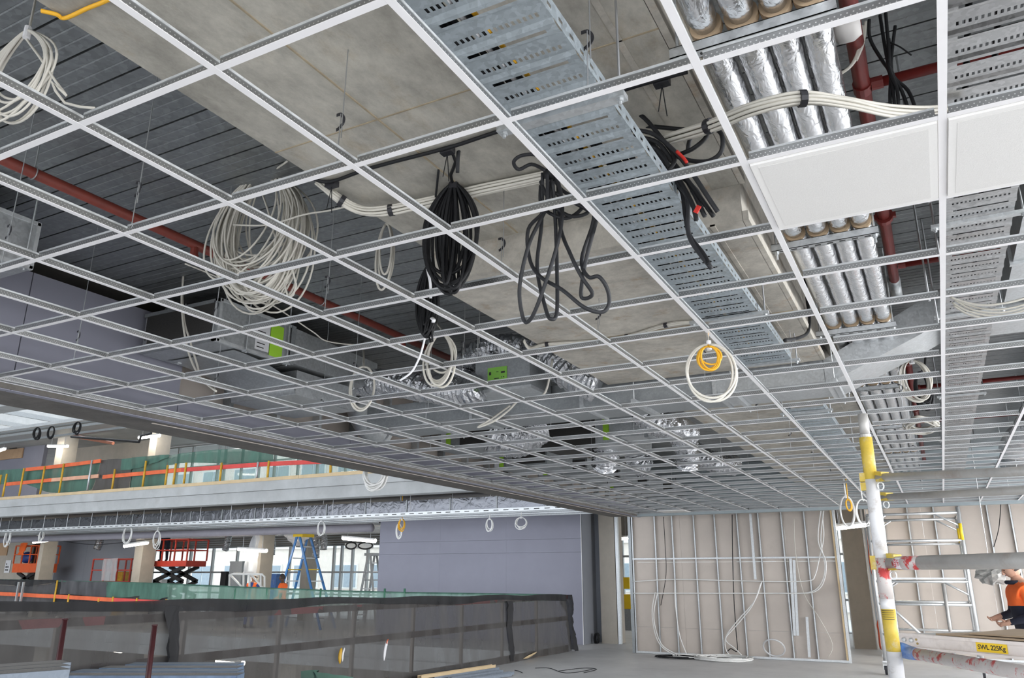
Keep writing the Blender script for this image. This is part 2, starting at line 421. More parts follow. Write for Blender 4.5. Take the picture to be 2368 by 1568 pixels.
def thing(name, label, cat, loc, group=None):
    o = bpy.data.objects.new(name, None); o.empty_display_size = 0.1
    COL.objects.link(o); o.location = loc; WL[o.name] = Vector(loc)
    return tag(o, label, cat, group)
def struct(name, loc=(0, 0, 0)):
    o = bpy.data.objects.new(name, None); COL.objects.link(o); o.location = loc; WL[o.name] = Vector(loc); o['kind'] = 'structure'
    return o
def dup_tree(root, loc, label=None, rotz=None):
    r = root.copy(); COL.objects.link(r); r.location = loc; WL[r.name] = Vector(loc)
    if label: r['label'] = label
    if rotz is not None: r.rotation_euler.z = rotz
    for ch in list(root.children):
        c = ch.copy(); COL.objects.link(c); c.parent = r
        for g in list(ch.children):
            d = g.copy(); COL.objects.link(d); d.parent = c
    return r
def inst(me_obj, parent, loc, rot=None, name=None):
    """another piece sharing mesh data, placed at a world position under a parent"""
    c = me_obj.copy(); COL.objects.link(c); c.parent = parent; c.location = Vector(loc) - WL[parent.name]
    if rot is not None: c.rotation_euler = rot
    return c
def spline(pts, sub=6, closed=False):
    """Catmull-Rom through the points"""
    P = [Vector(p) for p in pts]; N = len(P); out = []
    rng = range(N) if closed else range(N - 1)
    for i in rng:
        if closed: a, b, c, d = P[i - 1], P[i], P[(i + 1) % N], P[(i + 2) % N]
        else: a, b, c, d = P[max(i - 1, 0)], P[i], P[i + 1], P[min(i + 2, N - 1)]
        for k in range(sub):
            t = k / sub
            out.append(0.5 * ((2 * b) + (c - a) * t + (2 * a - 5 * b + 4 * c - d) * t * t + (3 * b - a - 3 * c + d) * t ** 3))
    if not closed: out.append(P[-1])
    return out
def text_obj(name, body, size, loc, right, up, m, parent, depth=0.0008):
    cu = bpy.data.curves.new(name, 'FONT'); cu.body = body; cu.size = size; cu.align_x = 'CENTER'; cu.align_y = 'CENTER'; cu.extrude = depth; cu.offset = size * 0.015; cu.space_character = 0.95
    cu.materials.append(m)
    tmp = bpy.data.objects.new(name, cu); COL.objects.link(tmp)
    bpy.context.view_layer.update()
    me = bpy.data.meshes.new_from_object(tmp.evaluated_get(bpy.context.evaluated_depsgraph_get()))
    bpy.data.objects.remove(tmp); me.name = name
    o = bpy.data.objects.new(name, me); COL.objects.link(o); o['kind'] = 'stuff'
    right = Vector(right).normalized(); up = Vector(up); up = (up - right * up.dot(right)).normalized(); nr = right.cross(up)
    mm = Matrix((right, up, nr)).transposed().to_4x4()
    o.parent = parent
    mm.translation = Vector(loc) - WL[parent.name]
    o.matrix_local = mm
    return o
ZC = 3.0514
GX = lambda i: 0.18774 + 0.597854 * i
GY = lambda j: 1.85490 + 0.602135 * j
# ================================================================== STRUCTURE
BX0, BX1 = -2.43, -0.625          # concrete band beam
ZB1, ZB2, ZDK = 3.55, 3.355, 4.05 # beam soffit, dropped soffit, deck soffit
fl = MB(); fl.box(-8.25, 7.5, -8, 30, -0.35, 0); fl.box(-40, -8.25, 17.8, 30, -0.35, 0)
o = fl.build('floor', FLOORM); o['kind'] = 'structure'
lf = MB(); lf.box(-45, -8.0, -10, 32, -4.7, -4.4); o = lf.build('floor_lower', FLOORM); o['kind'] = 'structure'
gd = MB(); gd.box(-90, 60, 30, 110, -0.6, -0.36); gd.box(7.5, 60, -60, 30, -0.6, -0.36); gd.box(-8, 7.5, -60, -8, -0.6, -0.36)
o = gd.build('ground', GROUND); o['kind'] = 'structure'

# slab above: solid top, steel deck sheets below as pieces
ceil_ = struct('ceiling', (0, 0, ZDK))
sl = MB(); sl.box(-8.2, 7.5, -8, 17.9, ZDK + 0.06, ZDK + 0.5); sl.box(-8.2, 7.5, 17.9, 30, ZDK + 0.06, ZDK + 0.5)
sl.build('slab', CONCG, ceil_)
def deck_sheet_mb(length):
    """0.6 m wide sheet: three flat pans with a narrow dovetail groove after each and two low stiffening ribs, running along X"""
    prof = []
    for k in range(3):
        y = 0.2 * k
        prof += [(y, 0), (y + 0.055, 0), (y + 0.060, 0.0025), (y + 0.066, 0), (y + 0.120, 0), (y + 0.125, 0.0025), (y + 0.131, 0),
                 (y + 0.188, 0), (y + 0.184, 0.04), (y + 0.203, 0.04), (y + 0.199, 0)]
    m = MB()
    m.grid([[(0, y, z) for y, z in prof], [length, None] and [(length, y, z) for y, z in prof]])
    return m
def deck_bay(x0, x1, y0, n):
    m = deck_sheet_mb(x1 - x0); first = None
    for k in range(n):
        loc = Vector((x0, y0 + 0.6 * k, ZDK))
        if first is None:
            m.v = [p + loc for p in m.v]
            first = m.build('deck_sheet', DECK, ceil_, origin=loc); first.location = loc - WL[ceil_.name]
        else:
            inst(first, ceil_, loc)
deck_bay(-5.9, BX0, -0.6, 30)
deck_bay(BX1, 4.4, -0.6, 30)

# band beam with a lowered part, then the pocket where the duct passes, then on
bm = struct('ceiling_beam', ((BX0 + BX1) / 2, 8, ZB1))
def beam_piece(name, y0, y1, z, m):
    b = MB(); b.box(BX0, BX1, y0, y1, z, ZDK + 0.1)
    # chamfered arris strip along the right edge
    b.build(name, m, bm)
beam_piece('beam_soffit', -3, 3.56, ZB1, CONC)
beam_piece('dropped_soffit', 3.56, 6.42, ZB2, CONC2)
beam_piece('beam_soffit', 6.42, 17.6, ZB1 + 0.02, CONC2)
fl_ = MB()
for (a, b_, z) in ((-3, 3.56, ZB1), (3.56, 6.42, ZB2), (7.3, 17.5, ZB1 + 0.02)):
    fl_.box(BX1 - 0.002, BX1 + 0.028, a, b_, z + 0.0, z + 0.05)      # formwork lip left along the arris
    fl_.box(BX1 - 0.16, BX1 - 0.135, a, b_, z - 0.003, z + 0.01)
fl_.build('formwork_lip', CONC2, bm)
jn = MB()
for (x, a, b_) in ((-1.85, -3, 3.55),): jn.box(x - 0.004, x + 0.004, a, b_, ZB1 - 0.004, ZB1 + 0.01)
jn.box(BX0, BX1, 2.27, 2.277, ZB1 - 0.003, ZB1 + 0.01)
jn.box(BX0, BX1, 5.05, 5.06, ZB2 - 0.003, ZB2 + 0.01)
jn.build('board_joint', mat('board joint grout', (0.36, 0.30, 0.21), 0.9, var=0.3, vscale=9), bm)
bdl = MB(); bdl.box(BX1, BX1 + 0.05, -3, 17, 3.86, ZDK + 0.02); bdl.build('deck_edge_form', CONCB, bm)

# left bulkhead: lilac boards, then beige lining with studs, soffit strip below
wl = struct('wall_left', (-5.9, 5, ZC))
for (a, b_) in ((-2, 0.95), (0.95, 3.2), (3.2, 4.65)):
    m = MB(); m.box(-5.93, -5.86, a + 0.004, b_ - 0.004, ZC - 0.05, 3.93); m.build('plasterboard', PURP, wl)
y = 4.65
while y < 17:
    m = MB(); m.box(-5.93, -5.86, y + 0.004, min(y + 2.4, 17.3) - 0.004, ZC - 0.05, 3.22); m.build('plasterboard', PURP, wl); y += 2.4
m = MB(); m.box(-6.05, -6.03, 4.55, 17.3, ZC - 0.05, ZDK + 0.05); m.build('beige_lining', BEIGE, wl)
y = 5.3
for k in range(18):
    m = MB(); m.box(-6.03, -5.935, y, y + 0.05, ZC - 0.04, ZDK); m.build('stud', STUDM if k % 3 else GALVD, wl); y += 0.64
m = MB(); m.box(-6.42, -6.35, -6, 17.3, ZC - 0.02, 4.5); m.build('outer_face', CONCG, wl)
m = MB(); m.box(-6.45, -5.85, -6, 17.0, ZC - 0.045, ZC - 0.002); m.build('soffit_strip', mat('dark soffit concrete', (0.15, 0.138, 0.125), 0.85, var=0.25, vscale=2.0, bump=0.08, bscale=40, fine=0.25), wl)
m = MB(); m.box(-5.86, -5.835, -2, 17.0, ZC - 0.006, ZC - 0.003); m.box(-5.86, -5.858, -2, 17, ZC - 0.006, ZC + 0.03); m.build('wall_angle', STUDM, wl)
# diagonal stud braces behind the board
for (p, q) in ((AX(398, 706, -5.75), AX(338, 800, -5.75)), (AX(735, 905, -5.75), AX(705, 950, -5.75))):
    m = MB(); m.bar(p, q, 0.06, 0.03, (1, 0, 0)); m.build('brace', GALV, wl)

# header at the far end of the grid
hd = MB(); hd.box(-6.0, 7.4, 16.98, 17.12, 3.0, 4.3); o = hd.build('wall_header', HEADM); o['kind'] = 'structure'

# ================================================================== SUSPENDED GRID
grid_ = thing('ceiling_grid', 'white exposed tee ceiling grid with punched galvanised webs, hung without tiles', 'ceiling grid', (GX(-4), GY(8), ZC))
def tee_mb(L, gap=0.0):
    m = MB()
    m.box(0, L, -0.012, 0.012, 0, 0.0016, 0)
    m.box(gap, L - gap, -0.0012, 0.0012, 0.0016, 0.030, 1)
    m.box(gap, L - gap, -0.0032, 0.0032, 0.030, 0.038, 2)
    return m
TEEM = [TWHITE, TWEB, STUDM]
I0, I1, J0, J1 = -10, 4, -4, 25
first = None
for i in range(I0, I1 + 1):
    loc = Vector((GX(i), -1.0, ZC - 0.0004))
    if first is None:
        m = tee_mb(17.97); m.v = [p + loc for p in m.v]
        first = m.build('main_tee', TEEM, grid_, origin=loc); first.location = loc - WL[grid_.name]; first.rotation_euler = (0, 0, math.pi / 2)
    else: inst(first, grid_, loc, (0, 0, math.pi / 2))
segs = []
for j in range(J0, J1 + 1):
    for i in range(I0, I1):
        c = Vector((GX(i) + 0.299, GY(j), ZC)); d = c - EYE
        dep = d.dot(FWD); 
        if dep < 0.3: continue
        X = d.dot(RGT) / dep * FPX; Y = d.dot(UPV) / dep * FPX
        if abs(X) > 1450 or abs(Y) > 1000: continue
        segs.append((d.length, i, j))
segs.sort()
first = None; rest = MB()
for n_, (dd, i, j) in enumerate(segs):
    loc = Vector((GX(i) + 0.0125, GY(j), ZC)); L = 0.597854 - 0.025
    if n_ < 280:
        if first is None:
            m = tee_mb(L, 0.006); m.v = [p + loc for p in m.v]
            first = m.build('cross_tee', TEEM, grid_, origin=loc); first.location = loc - WL[grid_.name]
        else: inst(first, grid_, loc)
    else:
        m = tee_mb(L, 0.006); k = len(rest.v)
        rest.v += [p + loc for p in m.v]; rest.f += [tuple(q + k for q in f) for f in m.f]; rest.m += m.m
if rest.v:
    o = rest.build('far_cross_tees', TEEM, grid_); o['kind'] = 'stuff'
# left edge row segments up to the wall angle
e = MB()
for j in range(J0, J1 + 1): e.box(-5.85, GX(-10) - 0.012, GY(j) - 0.012, GY(j) + 0.012, ZC, ZC + 0.0016); e.box(-5.85, GX(-10) - 0.012, GY(j) - 0.0012, GY(j) + 0.0012, ZC, ZC + 0.03)
o = e.build('edge_tees', TWHITE, grid_); o['kind'] = 'stuff'

# laid tiles
def tile(i, j, label):
    x0, x1, y0, y1 = GX(i) + 0.006, GX(i + 1) - 0.006, GY(j) + 0.006, GY(j + 1) - 0.006
    t = thing('ceiling_tile', label, 'ceiling tile', ((x0 + x1) / 2, (y0 + y1) / 2, ZC - 0.008), 'laid ceiling tiles')
    m = MB(); m.box(x0, x1, y0, y1, ZC + 0.0018, ZC + 0.018)
    m.box(x0 + 0.010, x1 - 0.010, y0 + 0.010, y1 - 0.010, ZC - 0.008, ZC + 0.0018)
    m.build('tile_body', TILE, t)
    m = MB(); b = 0.034; m.box(x0 + b, x1 - b, y0 + b, y1 - b, ZC - 0.0088, ZC - 0.007); m.build('perforated_face', TILEI, t)
tile(-1, 1, 'white perforated ceiling tile below the foil pipes, left of the pair')
tile(0, 1, 'white perforated ceiling tile below the wide cable tray, cut by the right frame edge')
tile(-9, 24, 'lone white tile in the far corner of the grid against the grey bulkhead')

# ================================================================== CABLE TRAYS
def tray_section(x0, x1, y0, y1, z, parent, pitch=0.15, holes=15, name='tray_section', m_=None):
    w = x1 - x0; n = max(1, round((y1 - y0) / pitch)); p = (y1 - y0) / n
    mb = MB()
    mg = 0.08 * w
    hw = (w - 2 * mg) / holes * 0.50
    xs = [x0]
    st = (w - 2 * mg) / holes
    for h in range(holes):
        c = x0 + mg + st * (h + 0.5); xs += [c - hw / 2, c + hw / 2]
    xs.append(x1)
    levels = [(0.0, 0.0), (0.16, 0.0), (0.28, 0.0), (0.40, 0.0), (0.49, -0.008), (0.575, -0.010), (0.665, -0.010), (0.75, -0.008), (0.84, 0.0), (1.0, 0.0)]
    for u in range(n):
        yb = y0 + u * p
        for k in range(len(levels) - 1):
            (a, za), (b, zb) = levels[k], levels[k + 1]
            if k == 1:
                for q in range(0, len(xs) - 1, 2):
                    mb.face([(xs[q], yb + a * p, z + za), (xs[q + 1], yb + a * p, z + za), (xs[q + 1], yb + b * p, z + zb), (xs[q], yb + b * p, z + zb)])
            elif k == 5:
                for (xa, xb) in ((x0, x0 + 0.11 * w), (x1 - 0.11 * w, x1)):
                    mb.face([(xa, yb + a * p, z + za), (xb, yb + a * p, z + za), (xb, yb + b * p, z + zb), (xa, yb + b * p, z + zb)])
            else:
                xa, xb = (x0, x1)
                mb.face([(xa, yb + a * p, z + za), (xb, yb + a * p, z + za), (xb, yb + b * p, z + zb), (xa, yb + b * p, z + zb)])
    mb.build(name, m_ or GALVT, parent)
    sd = MB()
    for x in (x0, x1):
        s = 1 if x == x0 else -1
        n2 = n * 2; p2 = (y1 - y0) / n2
        for u in range(n2):
            yb = y0 + u * p2
            for (za, zb, hole) in ((0, 0.018, 0), (0.018, 0.030, 1), (0.030, 0.052, 0)):
                for (ya, yc) in (((0, 0.32), (0.68, 1)) if hole else ((0, 1),)):
                    sd.face([(x, yb + ya * p2, z + za), (x, yb + yc * p2, z + za), (x, yb + yc * p2, z + zb), (x, yb + ya * p2, z + zb)])
        sd.box(min(x, x + s * 0.012), max(x, x + s * 0.012), y0, y1, z + 0.052, z + 0.054)
    sd.build('side_rail', m_ or GALVT, parent)
def bolt(mb, c, r=0.008, h=0.02):
    c = Vector(c); mb.cyl(c, c + Vector((0, 0, -h * 0.5)), r * 1.6, 6); mb.cyl(c, c + Vector((0, 0, -h)), r * 0.8, 8)
def tray_bracket(x0, x1, y, z, parent, top):
    m = MB(); m.box(x0 - 0.07, x1 + 0.06, y - 0.02, y + 0.02, z - 0.025, z - 0.006); m.build('support_bracket', GALV, parent)
    for x in (x0 - 0.05, x1 + 0.04):
        m = MB(); bolt(m, (x, y, z - 0.024)); m.build('bracket_nut', GALV, parent)
    m = MB(); m.cyl((x1 + 0.04, y, z - 0.02), (x1 + 0.04, y, top), 0.005, 6); m.build('threaded_rod', WIRE, parent)
    m = MB(); m.cyl((x0 - 0.05, y, z - 0.02), (x0 - 0.05, y, top), 0.005, 6); m.build('threaded_rod', WIRE, parent)
TZ = 3.175; TX0, TX1 = -1.07, -0.742
t1 = thing('cable_tray', 'slotted galvanised cable tray running under the concrete beam, near length before the duct', 'cable tray', ((TX0 + TX1) / 2, 3, TZ))
tray_section(TX0, TX1, 0.5, 2.03, TZ, t1)
tray_section(TX0, TX1, 2.05, 4.42, TZ, t1)
tray_section(TX0, TX1, 4.44, 5.62, TZ, t1)
for yy, top in ((2.05, ZB1), (4.43, ZB2), (5.58, ZB2)): tray_bracket(TX0, TX1, yy, TZ, t1, top)
t2 = thing('cable_tray', 'slotted galvanised cable tray beyond the sheet metal duct, far length below the beam', 'cable tray', ((TX0 + TX1) / 2, 11, TZ))
for a, b_ in ((7.35, 9.6), (9.62, 12.5), (12.52, 16.8)): tray_section(TX0, TX1, a, b_, TZ, t2)
for yy in (7.5, 9.6, 12.5): tray_bracket(TX0, TX1, yy, TZ, t2, ZB1)
WZ = 3.50; WX0, WX1 = 0.262, 0.572
t3 = thing('cable_tray', 'wide slotted galvanised cable tray at the right, over the right-hand main tee', 'cable tray', ((WX0 + WX1) / 2, 8, WZ))
for a, b_ in ((0.6, 3.3), (3.32, 6.1), (6.12, 9.0), (9.02, 12.0), (12.02, 16.8)): tray_section(WX0, WX1, a, b_, WZ, t3, 0.165, 14, m_=GALVW)
for yy in (4.4, 6.1, 9.0, 12.0): tray_bracket(WX0, WX1, yy, WZ, t3, ZDK)
# cables lying in the narrow tray
def long_cable(name, xs, z, y0, y1, r, m, label, wob=0.004):
    pts = []
    n = int((y1 - y0) / 0.25)
    for k in range(n + 1):
        pts.append((xs + wob * math.sin(k * 1.7 + xs * 90) + wob * 0.6 * math.sin(k * 0.53), y0 + (y1 - y0) * k / n, z))
    tag(MB().tube(pts, r, 7).build(name, m, smooth=True), label, 'cable', 'cables lying in the narrow tray')
for k, xx in enumerate((-1.040, -1.018, -0.997, -0.952)):
    long_cable('black_cable', xx, TZ + 0.011, 0.5, 5.6, 0.0095, BCAB, ['black cable against the left side of the narrow tray', 'second black cable from the left side of the narrow tray', 'black cable left of the white one in the narrow tray', 'black cable between the white and yellow cables in the narrow tray'][k])
long_cable('white_cable', -0.975, TZ + 0.012, 0.5, 5.6, 0.010, PAPER, 'white cable seen through the slots of the narrow tray')
long_cable('yellow_cable', -0.930, TZ + 0.010, 0.5, 5.6, 0.008, YCAB, 'yellow cable seen through the slots of the narrow tray')
for k, xx in enumerate((-0.905, -0.884, -0.862, -0.838, -0.812, -0.788)):
    long_cable('black_cable', xx, TZ + 0.012, 2.25 + 0.05 * k, 5.6, 0.0105, BCAB, ['first', 'second', 'third', 'fourth', 'fifth', 'rightmost'][k] + ' black cable right of the yellow cable in the narrow tray')
for k, xx in enumerate((0.29, 0.33, 0.42)):
    tag(MB().tube([(xx, y_, WZ + 0.014 + 0.003 * math.sin(y_ * 3 + k)) for y_ in [0.6 + 0.4 * q for q in range(40)]], 0.011, 6).build('black_cable', BCAB, smooth=True),
        ['black cable at the left side of the wide right tray', 'second black cable from the left in the wide right tray', 'black cable along the middle of the wide right tray'][k], 'cable', 'cables lying in the wide tray')

# ================================================================== FOIL PIPES + CHANNELS
PXS = (-0.470, -0.350, -0.238, -0.132)
PR = (0.054, 0.056, 0.052, 0.050)
CHY = (0.55, 2.32, 4.22, 6.02, 8.1, 10.4, 12.9)
names4 = ('leftmost foil wrapped pipe of the four, next to the concrete beam', 'second foil wrapped pipe from the concrete beam', 'third foil wrapped pipe from the concrete beam', 'rightmost foil wrapped pipe of the four, nearest the red pipe')
for k in range(4):
    t = thing('insulated_pipe', names4[k], 'pipe', (PXS[k], 6, 3.53), 'foil wrapped pipes over the channels')
    ys = [-0.6] + list(CHY) + [15.5]
    for q in range(len(ys) - 1):
        a, b_ = ys[q] + 0.010, ys[q + 1] - 0.010; n = max(6, int((b_ - a) / 0.06)); pts = []; rr = []
        for s_ in range(n + 1):
            f = s_ / n; ed = min(s_, n - s_)
            pts.append((PXS[k] + 0.0007 * math.sin(s_ * 1.3 + k), a + (b_ - a) * f, 3.528 + 0.0007 * math.sin(s_ * 0.9 + k * 2)))
            rr.append(PR[k] * (0.74 if ed == 0 else 0.95 if ed == 1 else 1.0 + 0.006 * math.sin(s_ * 2.1 + k * 1.7) + random.uniform(-0.006, 0.006)))
        MB().tube(pts, rr, 16).build('foil_wrap', FOIL, t, smooth=True)
    for yy in CHY:
        m = MB(); m.cyl((PXS[k], yy - 0.014, 3.528), (PXS[k], yy + 0.014, 3.528), PR[k] * 1.03, 18); m.build('pipe_saddle', COLLAR, t)
chl = ('nearest galvanised channel under the foil pipes, at the top edge of view', 'galvanised channel carrying the foil pipes just above the white tile', 'galvanised channel carrying the foil pipes just beyond the white tile', 'galvanised channel carrying the foil pipes just before the big duct', 'galvanised channel carrying the foil pipes just behind the big duct', 'second galvanised pipe channel behind the big duct', 'farthest galvanised channel under the foil pipes')
for k, yy in enumerate(CHY):
    t = thing('support_channel', chl[k], 'channel', (-0.32, yy, 3.43), 'channels under the foil pipes')
    m = MB(); m.box(-0.60, -0.055, yy - 0.021, yy - 0.018, 3.43, 3.472); m.box(-0.60, -0.055, yy + 0.018, yy + 0.021, 3.43, 3.472); m.box(-0.60, -0.055, yy - 0.021, yy + 0.021, 3.43, 3.433)
    m.box(-0.60, -0.055, yy - 0.021, yy - 0.008, 3.469, 3.472); m.box(-0.60, -0.055, yy + 0.008, yy + 0.021, 3.469, 3.472)
    m.build('channel', GALV, t)
    m = MB()
    for q in range(8): m.box(-0.56 + q * 0.062, -0.53 + q * 0.062, yy - 0.006, yy + 0.006, 3.4285, 3.4302)
    o = m.build('slots', INK, t); o['kind'] = 'stuff'
    for x in (-0.575, -0.075):
        m = MB(); m.cyl((x, yy, 3.385), (x, yy, ZDK), 0.006, 8); m.cyl((x, yy, 3.415), (x, yy, 3.43), 0.013, 6); m.build('threaded_rod', GALV, t)

# ================================================================== RED PIPES
def flange_ring(mb, c, d, r, w):
    c = Vector(c); d = Vector(d); mb.cyl(c - d * w, c + d * w, r, 14)
t = thing('fire_pipe', 'dark red fire pipe right of the foil pipes, with a bare elbow end', 'pipe', (-0.025, 3, 3.8))
MB().tube([(-0.024, -0.8, 3.80), (-0.024, 6.05, 3.80)], 0.034, 14).build('pipe_run', REDB, t, smooth=True)
m = MB(); m.tube(spline([(-0.024, 6.03, 3.80), (-0.024, 6.13, 3.79), (-0.024, 6.17, 3.74), (-0.024, 6.175, 3.68)], 4), 0.040, 14); m.build('bare_elbow', GALV, t, smooth=True)
m = MB(); flange_ring(m, (-0.024, 4.86, 3.8), (0, 1, 0), 0.052, 0.022); m.box(-0.09, 0.042, 4.845, 4.875, 3.785, 3.815); m.build('grooved_coupling', REDB, t)
m = MB(); flange_ring(m, (-0.024, 3.38, 3.8), (0, 1, 0), 0.040, 0.03); m.build('tee_boss', REDB, t)
tt = thing('fire_pipe', 'dark red fire pipe continuing behind the big duct', 'pipe', (-0.025, 11, 3.8))
MB().tube([(-0.024, 7.3, 3.80), (-0.024, 16.5, 3.80)], 0.034, 12).build('pipe_run', REDB, tt, smooth=True)
m = MB()
for yy in (8.6, 11.2): flange_ring(m, (-0.024, yy, 3.8), (0, 1, 0), 0.047, 0.03)
m.build('grooved_coupling', REDB, tt)
brl = ('red branch pipe crossing behind the hanging black cables at the top right', 'red branch pipe just before the big duct', 'red branch pipe just behind the big duct', 'red branch pipe far behind the big duct, second one', 'farthest red branch pipe toward the right')
for k, (yy, x1) in enumerate(((3.38, 1.6), (5.75, 1.6), (7.75, 2.2), (9.9, 2.6), (12.2, 3.0))):
    t = thing('branch_pipe', brl[k], 'pipe', (0.5, yy, 3.8), 'red branch pipes')
    MB().tube([(0.012, yy, 3.80), (x1, yy, 3.80)], 0.023, 12).build('pipe_run', REDB, t, smooth=True)
    m = MB(); m.cyl((0.012, yy, 3.80), (0.06, yy, 3.80), 0.029, 12); m.build('socket', REDB, t)
t = thing('sprinkler_cap', 'round white plastic sprinkler cap beside the red pipe at the top', 'pipe', AZ(1965, 68, 3.72))  # white PVC sprinkler cap
c = WL[t.name]; MB().tube([c + Vector((-0.055, 0, 0.0)), c + Vector((-0.045, 0, 0)), c + Vector((-0.02, 0, 0)), c + Vector((0.01, 0, 0)), c + Vector((0.04, 0, 0))], [0.03, 0.045, 0.047, 0.047, 0.03], 14).build('cap_body', WHITEC, t, smooth=True)
t = thing('sprinkler_pipe', 'red oxide sprinkler pipe under the deck on the left', 'pipe', (-4.22, 4, 3.87))
MB().tube([(-4.22, 0.6, 3.87), (-4.22, 7.0, 3.87)], 0.032, 14).build('pipe_run', RED, t, smooth=True)
for yy in (3.32, 5.75):
    m = MB(); m.cyl((-4.22, yy, 3.87), (-4.22, yy, 3.79), 0.026, 12); m.cyl((-4.22, yy, 3.80), (-4.22, yy, 3.775), 0.031, 12); m.build('sprinkler_outlet', RED, t, smooth=False)
for yy in (2.2, 4.6):
    m = MB(); m.cyl((-4.22, yy, 3.9), (-4.22, yy, ZDK), 0.005, 6); m.tube([(-4.22 + 0.036 * math.cos(a), yy, 3.87 + 0.036 * math.sin(a)) for a in [2 * math.pi * q / 14 for q in range(14)]], 0.004, 6, closed=True); m.build('pipe_hanger', WIRE, t)
# ================================================================== SHEET METAL DUCTS
def seam(mb, x, y0, y1, z0, z1): mb.box(x - 0.018, x + 0.018, y0 - 0.018, y1 + 0.018, z0 - 0.018, z1 + 0.018)
DY0, DY1, DZ0, DZ1 = 6.5, 7.12, 3.20, 3.425
t = thing('sheet_metal_duct', 'long galvanised rectangular duct crossing under the beam and rising at the right over the tray', 'duct', (-2.5, DY0, DZ0))
xs = [-5.2, -3.9, -2.72, -1.5, -0.62]
for a, b_ in zip(xs[:-1], xs[1:]):
    m = MB(); m.box(a + 0.003, b_ - 0.003, DY0, DY1, DZ0, DZ1); m.build('duct_section', GALVD if a < -1.6 else GALV, t)
for x in xs[1:-1]:
    m = MB(); seam(m, x, DY0, DY1, DZ0, DZ1); m.build('joint_flange', GALV, t)
A = [(-0.62, DZ0 - 0.03, DZ1 - 0.05), (0.10, 3.49, 3.74), (0.26, 3.57, 3.79)]
m = MB()
for (xa, z0, z1), (xb, z2, z3) in zip(A[:-1], A[1:]):
    m.hexa([(xa, DY0, z0), (xb, DY0, z2), (xb, DY1, z2), (xa, DY1, z0), (xa, DY0, z1), (xb, DY0, z3), (xb, DY1, z3), (xa, DY1, z1)])
m.build('rising_offset', GALV, t)
m = MB(); m.box(0.28, 3.5, DY0, DY1, 3.575, 3.79); m.build('duct_section', GALV, t)
m = MB(); seam(m, 0.245, DY0, DY1, 3.58, 3.79); m.build('joint_flange', GALV, t)
for x in (-4.4, -2.2, -1.35, -0.55):
    m = MB(); m.box(x - 0.02, x + 0.02, DY0 - 0.09, DY1 + 0.1, DZ0 - 0.042, DZ0 - 0.001); m.build('duct_bearer', GALV, t)
    m = MB()
    for y in (DY0 - 0.06, DY1 + 0.06): m.cyl((x, y, DZ0 - 0.06), (x, y, ZB1 if x > BX0 else ZDK), 0.006, 6)
    m.build('drop_rods', GALV, t)
# left end: round bend into the wall side
t = thing('duct_bend', 'round galvanised duct bend below the left end of the long duct', 'duct', AY(790, 940, 6.9))
m = MB(); pts = spline([(-5.50, 6.75, 3.62), (-5.62, 6.95, 3.50), (-5.68, 7.15, 3.40), (-5.70, 7.35, 3.34)], 5); m.tube(pts, 0.17, 18); m.build('bend_body', GALV, t, smooth=True)
m = MB(); m.cyl((-5.69, 7.32, 3.35), (-5.70, 7.38, 3.335), 0.185, 18); m.build('bend_collar', STUDM, t)
# boxes for the right edge: flat duct with lime label
t = thing('sheet_metal_duct', 'flat galvanised duct with a lime label at the right edge, beyond the wide tray', 'duct', (0.85, 5, 3.62))
for a, b_ in ((2.6, 5.55), (5.55, 6.4)):
    m = MB(); m.box(0.66, 1.15, a + 0.004, b_ - 0.004, 3.62, 3.9); m.build('duct_section', GALV, t)
m = MB(); m.box(0.66, 0.95, 4.22, 4.36, 3.616, 3.619); m.build('lime_label', LIME, t)
m = MB(); m.box(0.66, 0.95, 3.95, 4.21, 3.616, 3.619); m.build('white_label', PAPER, t)
m = MB(); seam(m, 0.9, 0, 0, 0, 0); 
m = MB(); m.box(0.64, 1.17, 5.53, 5.57, 3.60, 3.92); m.build('joint_flange', GALV, t)
t = thing('insulated_duct', 'dark foil wrapped duct at the right edge behind the red branch pipe', 'duct', (1.2, 9, 3.45))
m = MB(); n = 60
m.tube([(1.35 + 0.01 * math.sin(k), 7.4 + 8.5 * k / n, 3.62) for k in range(n + 1)], [0.24 * (1 + 0.03 * math.sin(k * 2.2)) for k in range(n + 1)], 18); m.build('foil_jacket', FLEXD, t, smooth=True)
m = MB(); m.tube([(1.1, 10.1, 3.3), (1.0, 10.9, 3.28), (1.0, 11.8, 3.3), (1.3, 12.5, 3.35)], 0.15, 14); m.build('branch_duct', FLEX, t, smooth=True)

# ================================================================== FLEXIBLE FOIL DUCTS
def flex(label, pts, r, m_=None, mid=None):
    P = spline(pts, 10); n = len(P)
    # resample finely so the wire ribs show
    L = sum((P[i + 1] - P[i]).length for i in range(n - 1)); k = max(20, int(L / 0.022))
    Q = []; acc = 0; i = 0; step = L / k; pos = 0
    Q.append(P[0]); rem = step
    for i in range(n - 1):
        seg = P[i + 1] - P[i]; l = seg.length; d = 0
        while l - d >= rem and l > 0:
            d += rem; Q.append(P[i] + seg * (d / l)); rem = step
        rem -= (l - d)
    rr = [r * (1 + (0.055 if q % 2 else -0.035) + random.uniform(-0.03, 0.03)) for q in range(len(Q))]
    rr[0] = rr[-1] = r * 0.8
    mb = MB().tube(Q, rr, 18)
    mb.v = [p + Vector((mnoise.noise(p * 14), mnoise.noise(p * 14 + Vector((9, 0, 0))), mnoise.noise(p * 14 + Vector((0, 9, 0))))) * 0.018 for p in mb.v]
    return tag(mb.build('flexible_duct', m_ or FLEX, smooth=False), label, 'duct', 'flexible foil ducts')
Yv = 5.75
flex('foil flexible duct sagging to the left of the grey control box', [AY(790, 885, 6.25), AY(850, 885, 6.2), AY(930, 888, 6.1), AY(1010, 900, 6.0), AY(1075, 905, 5.95), AY(1115, 893, 5.95)], 0.135)
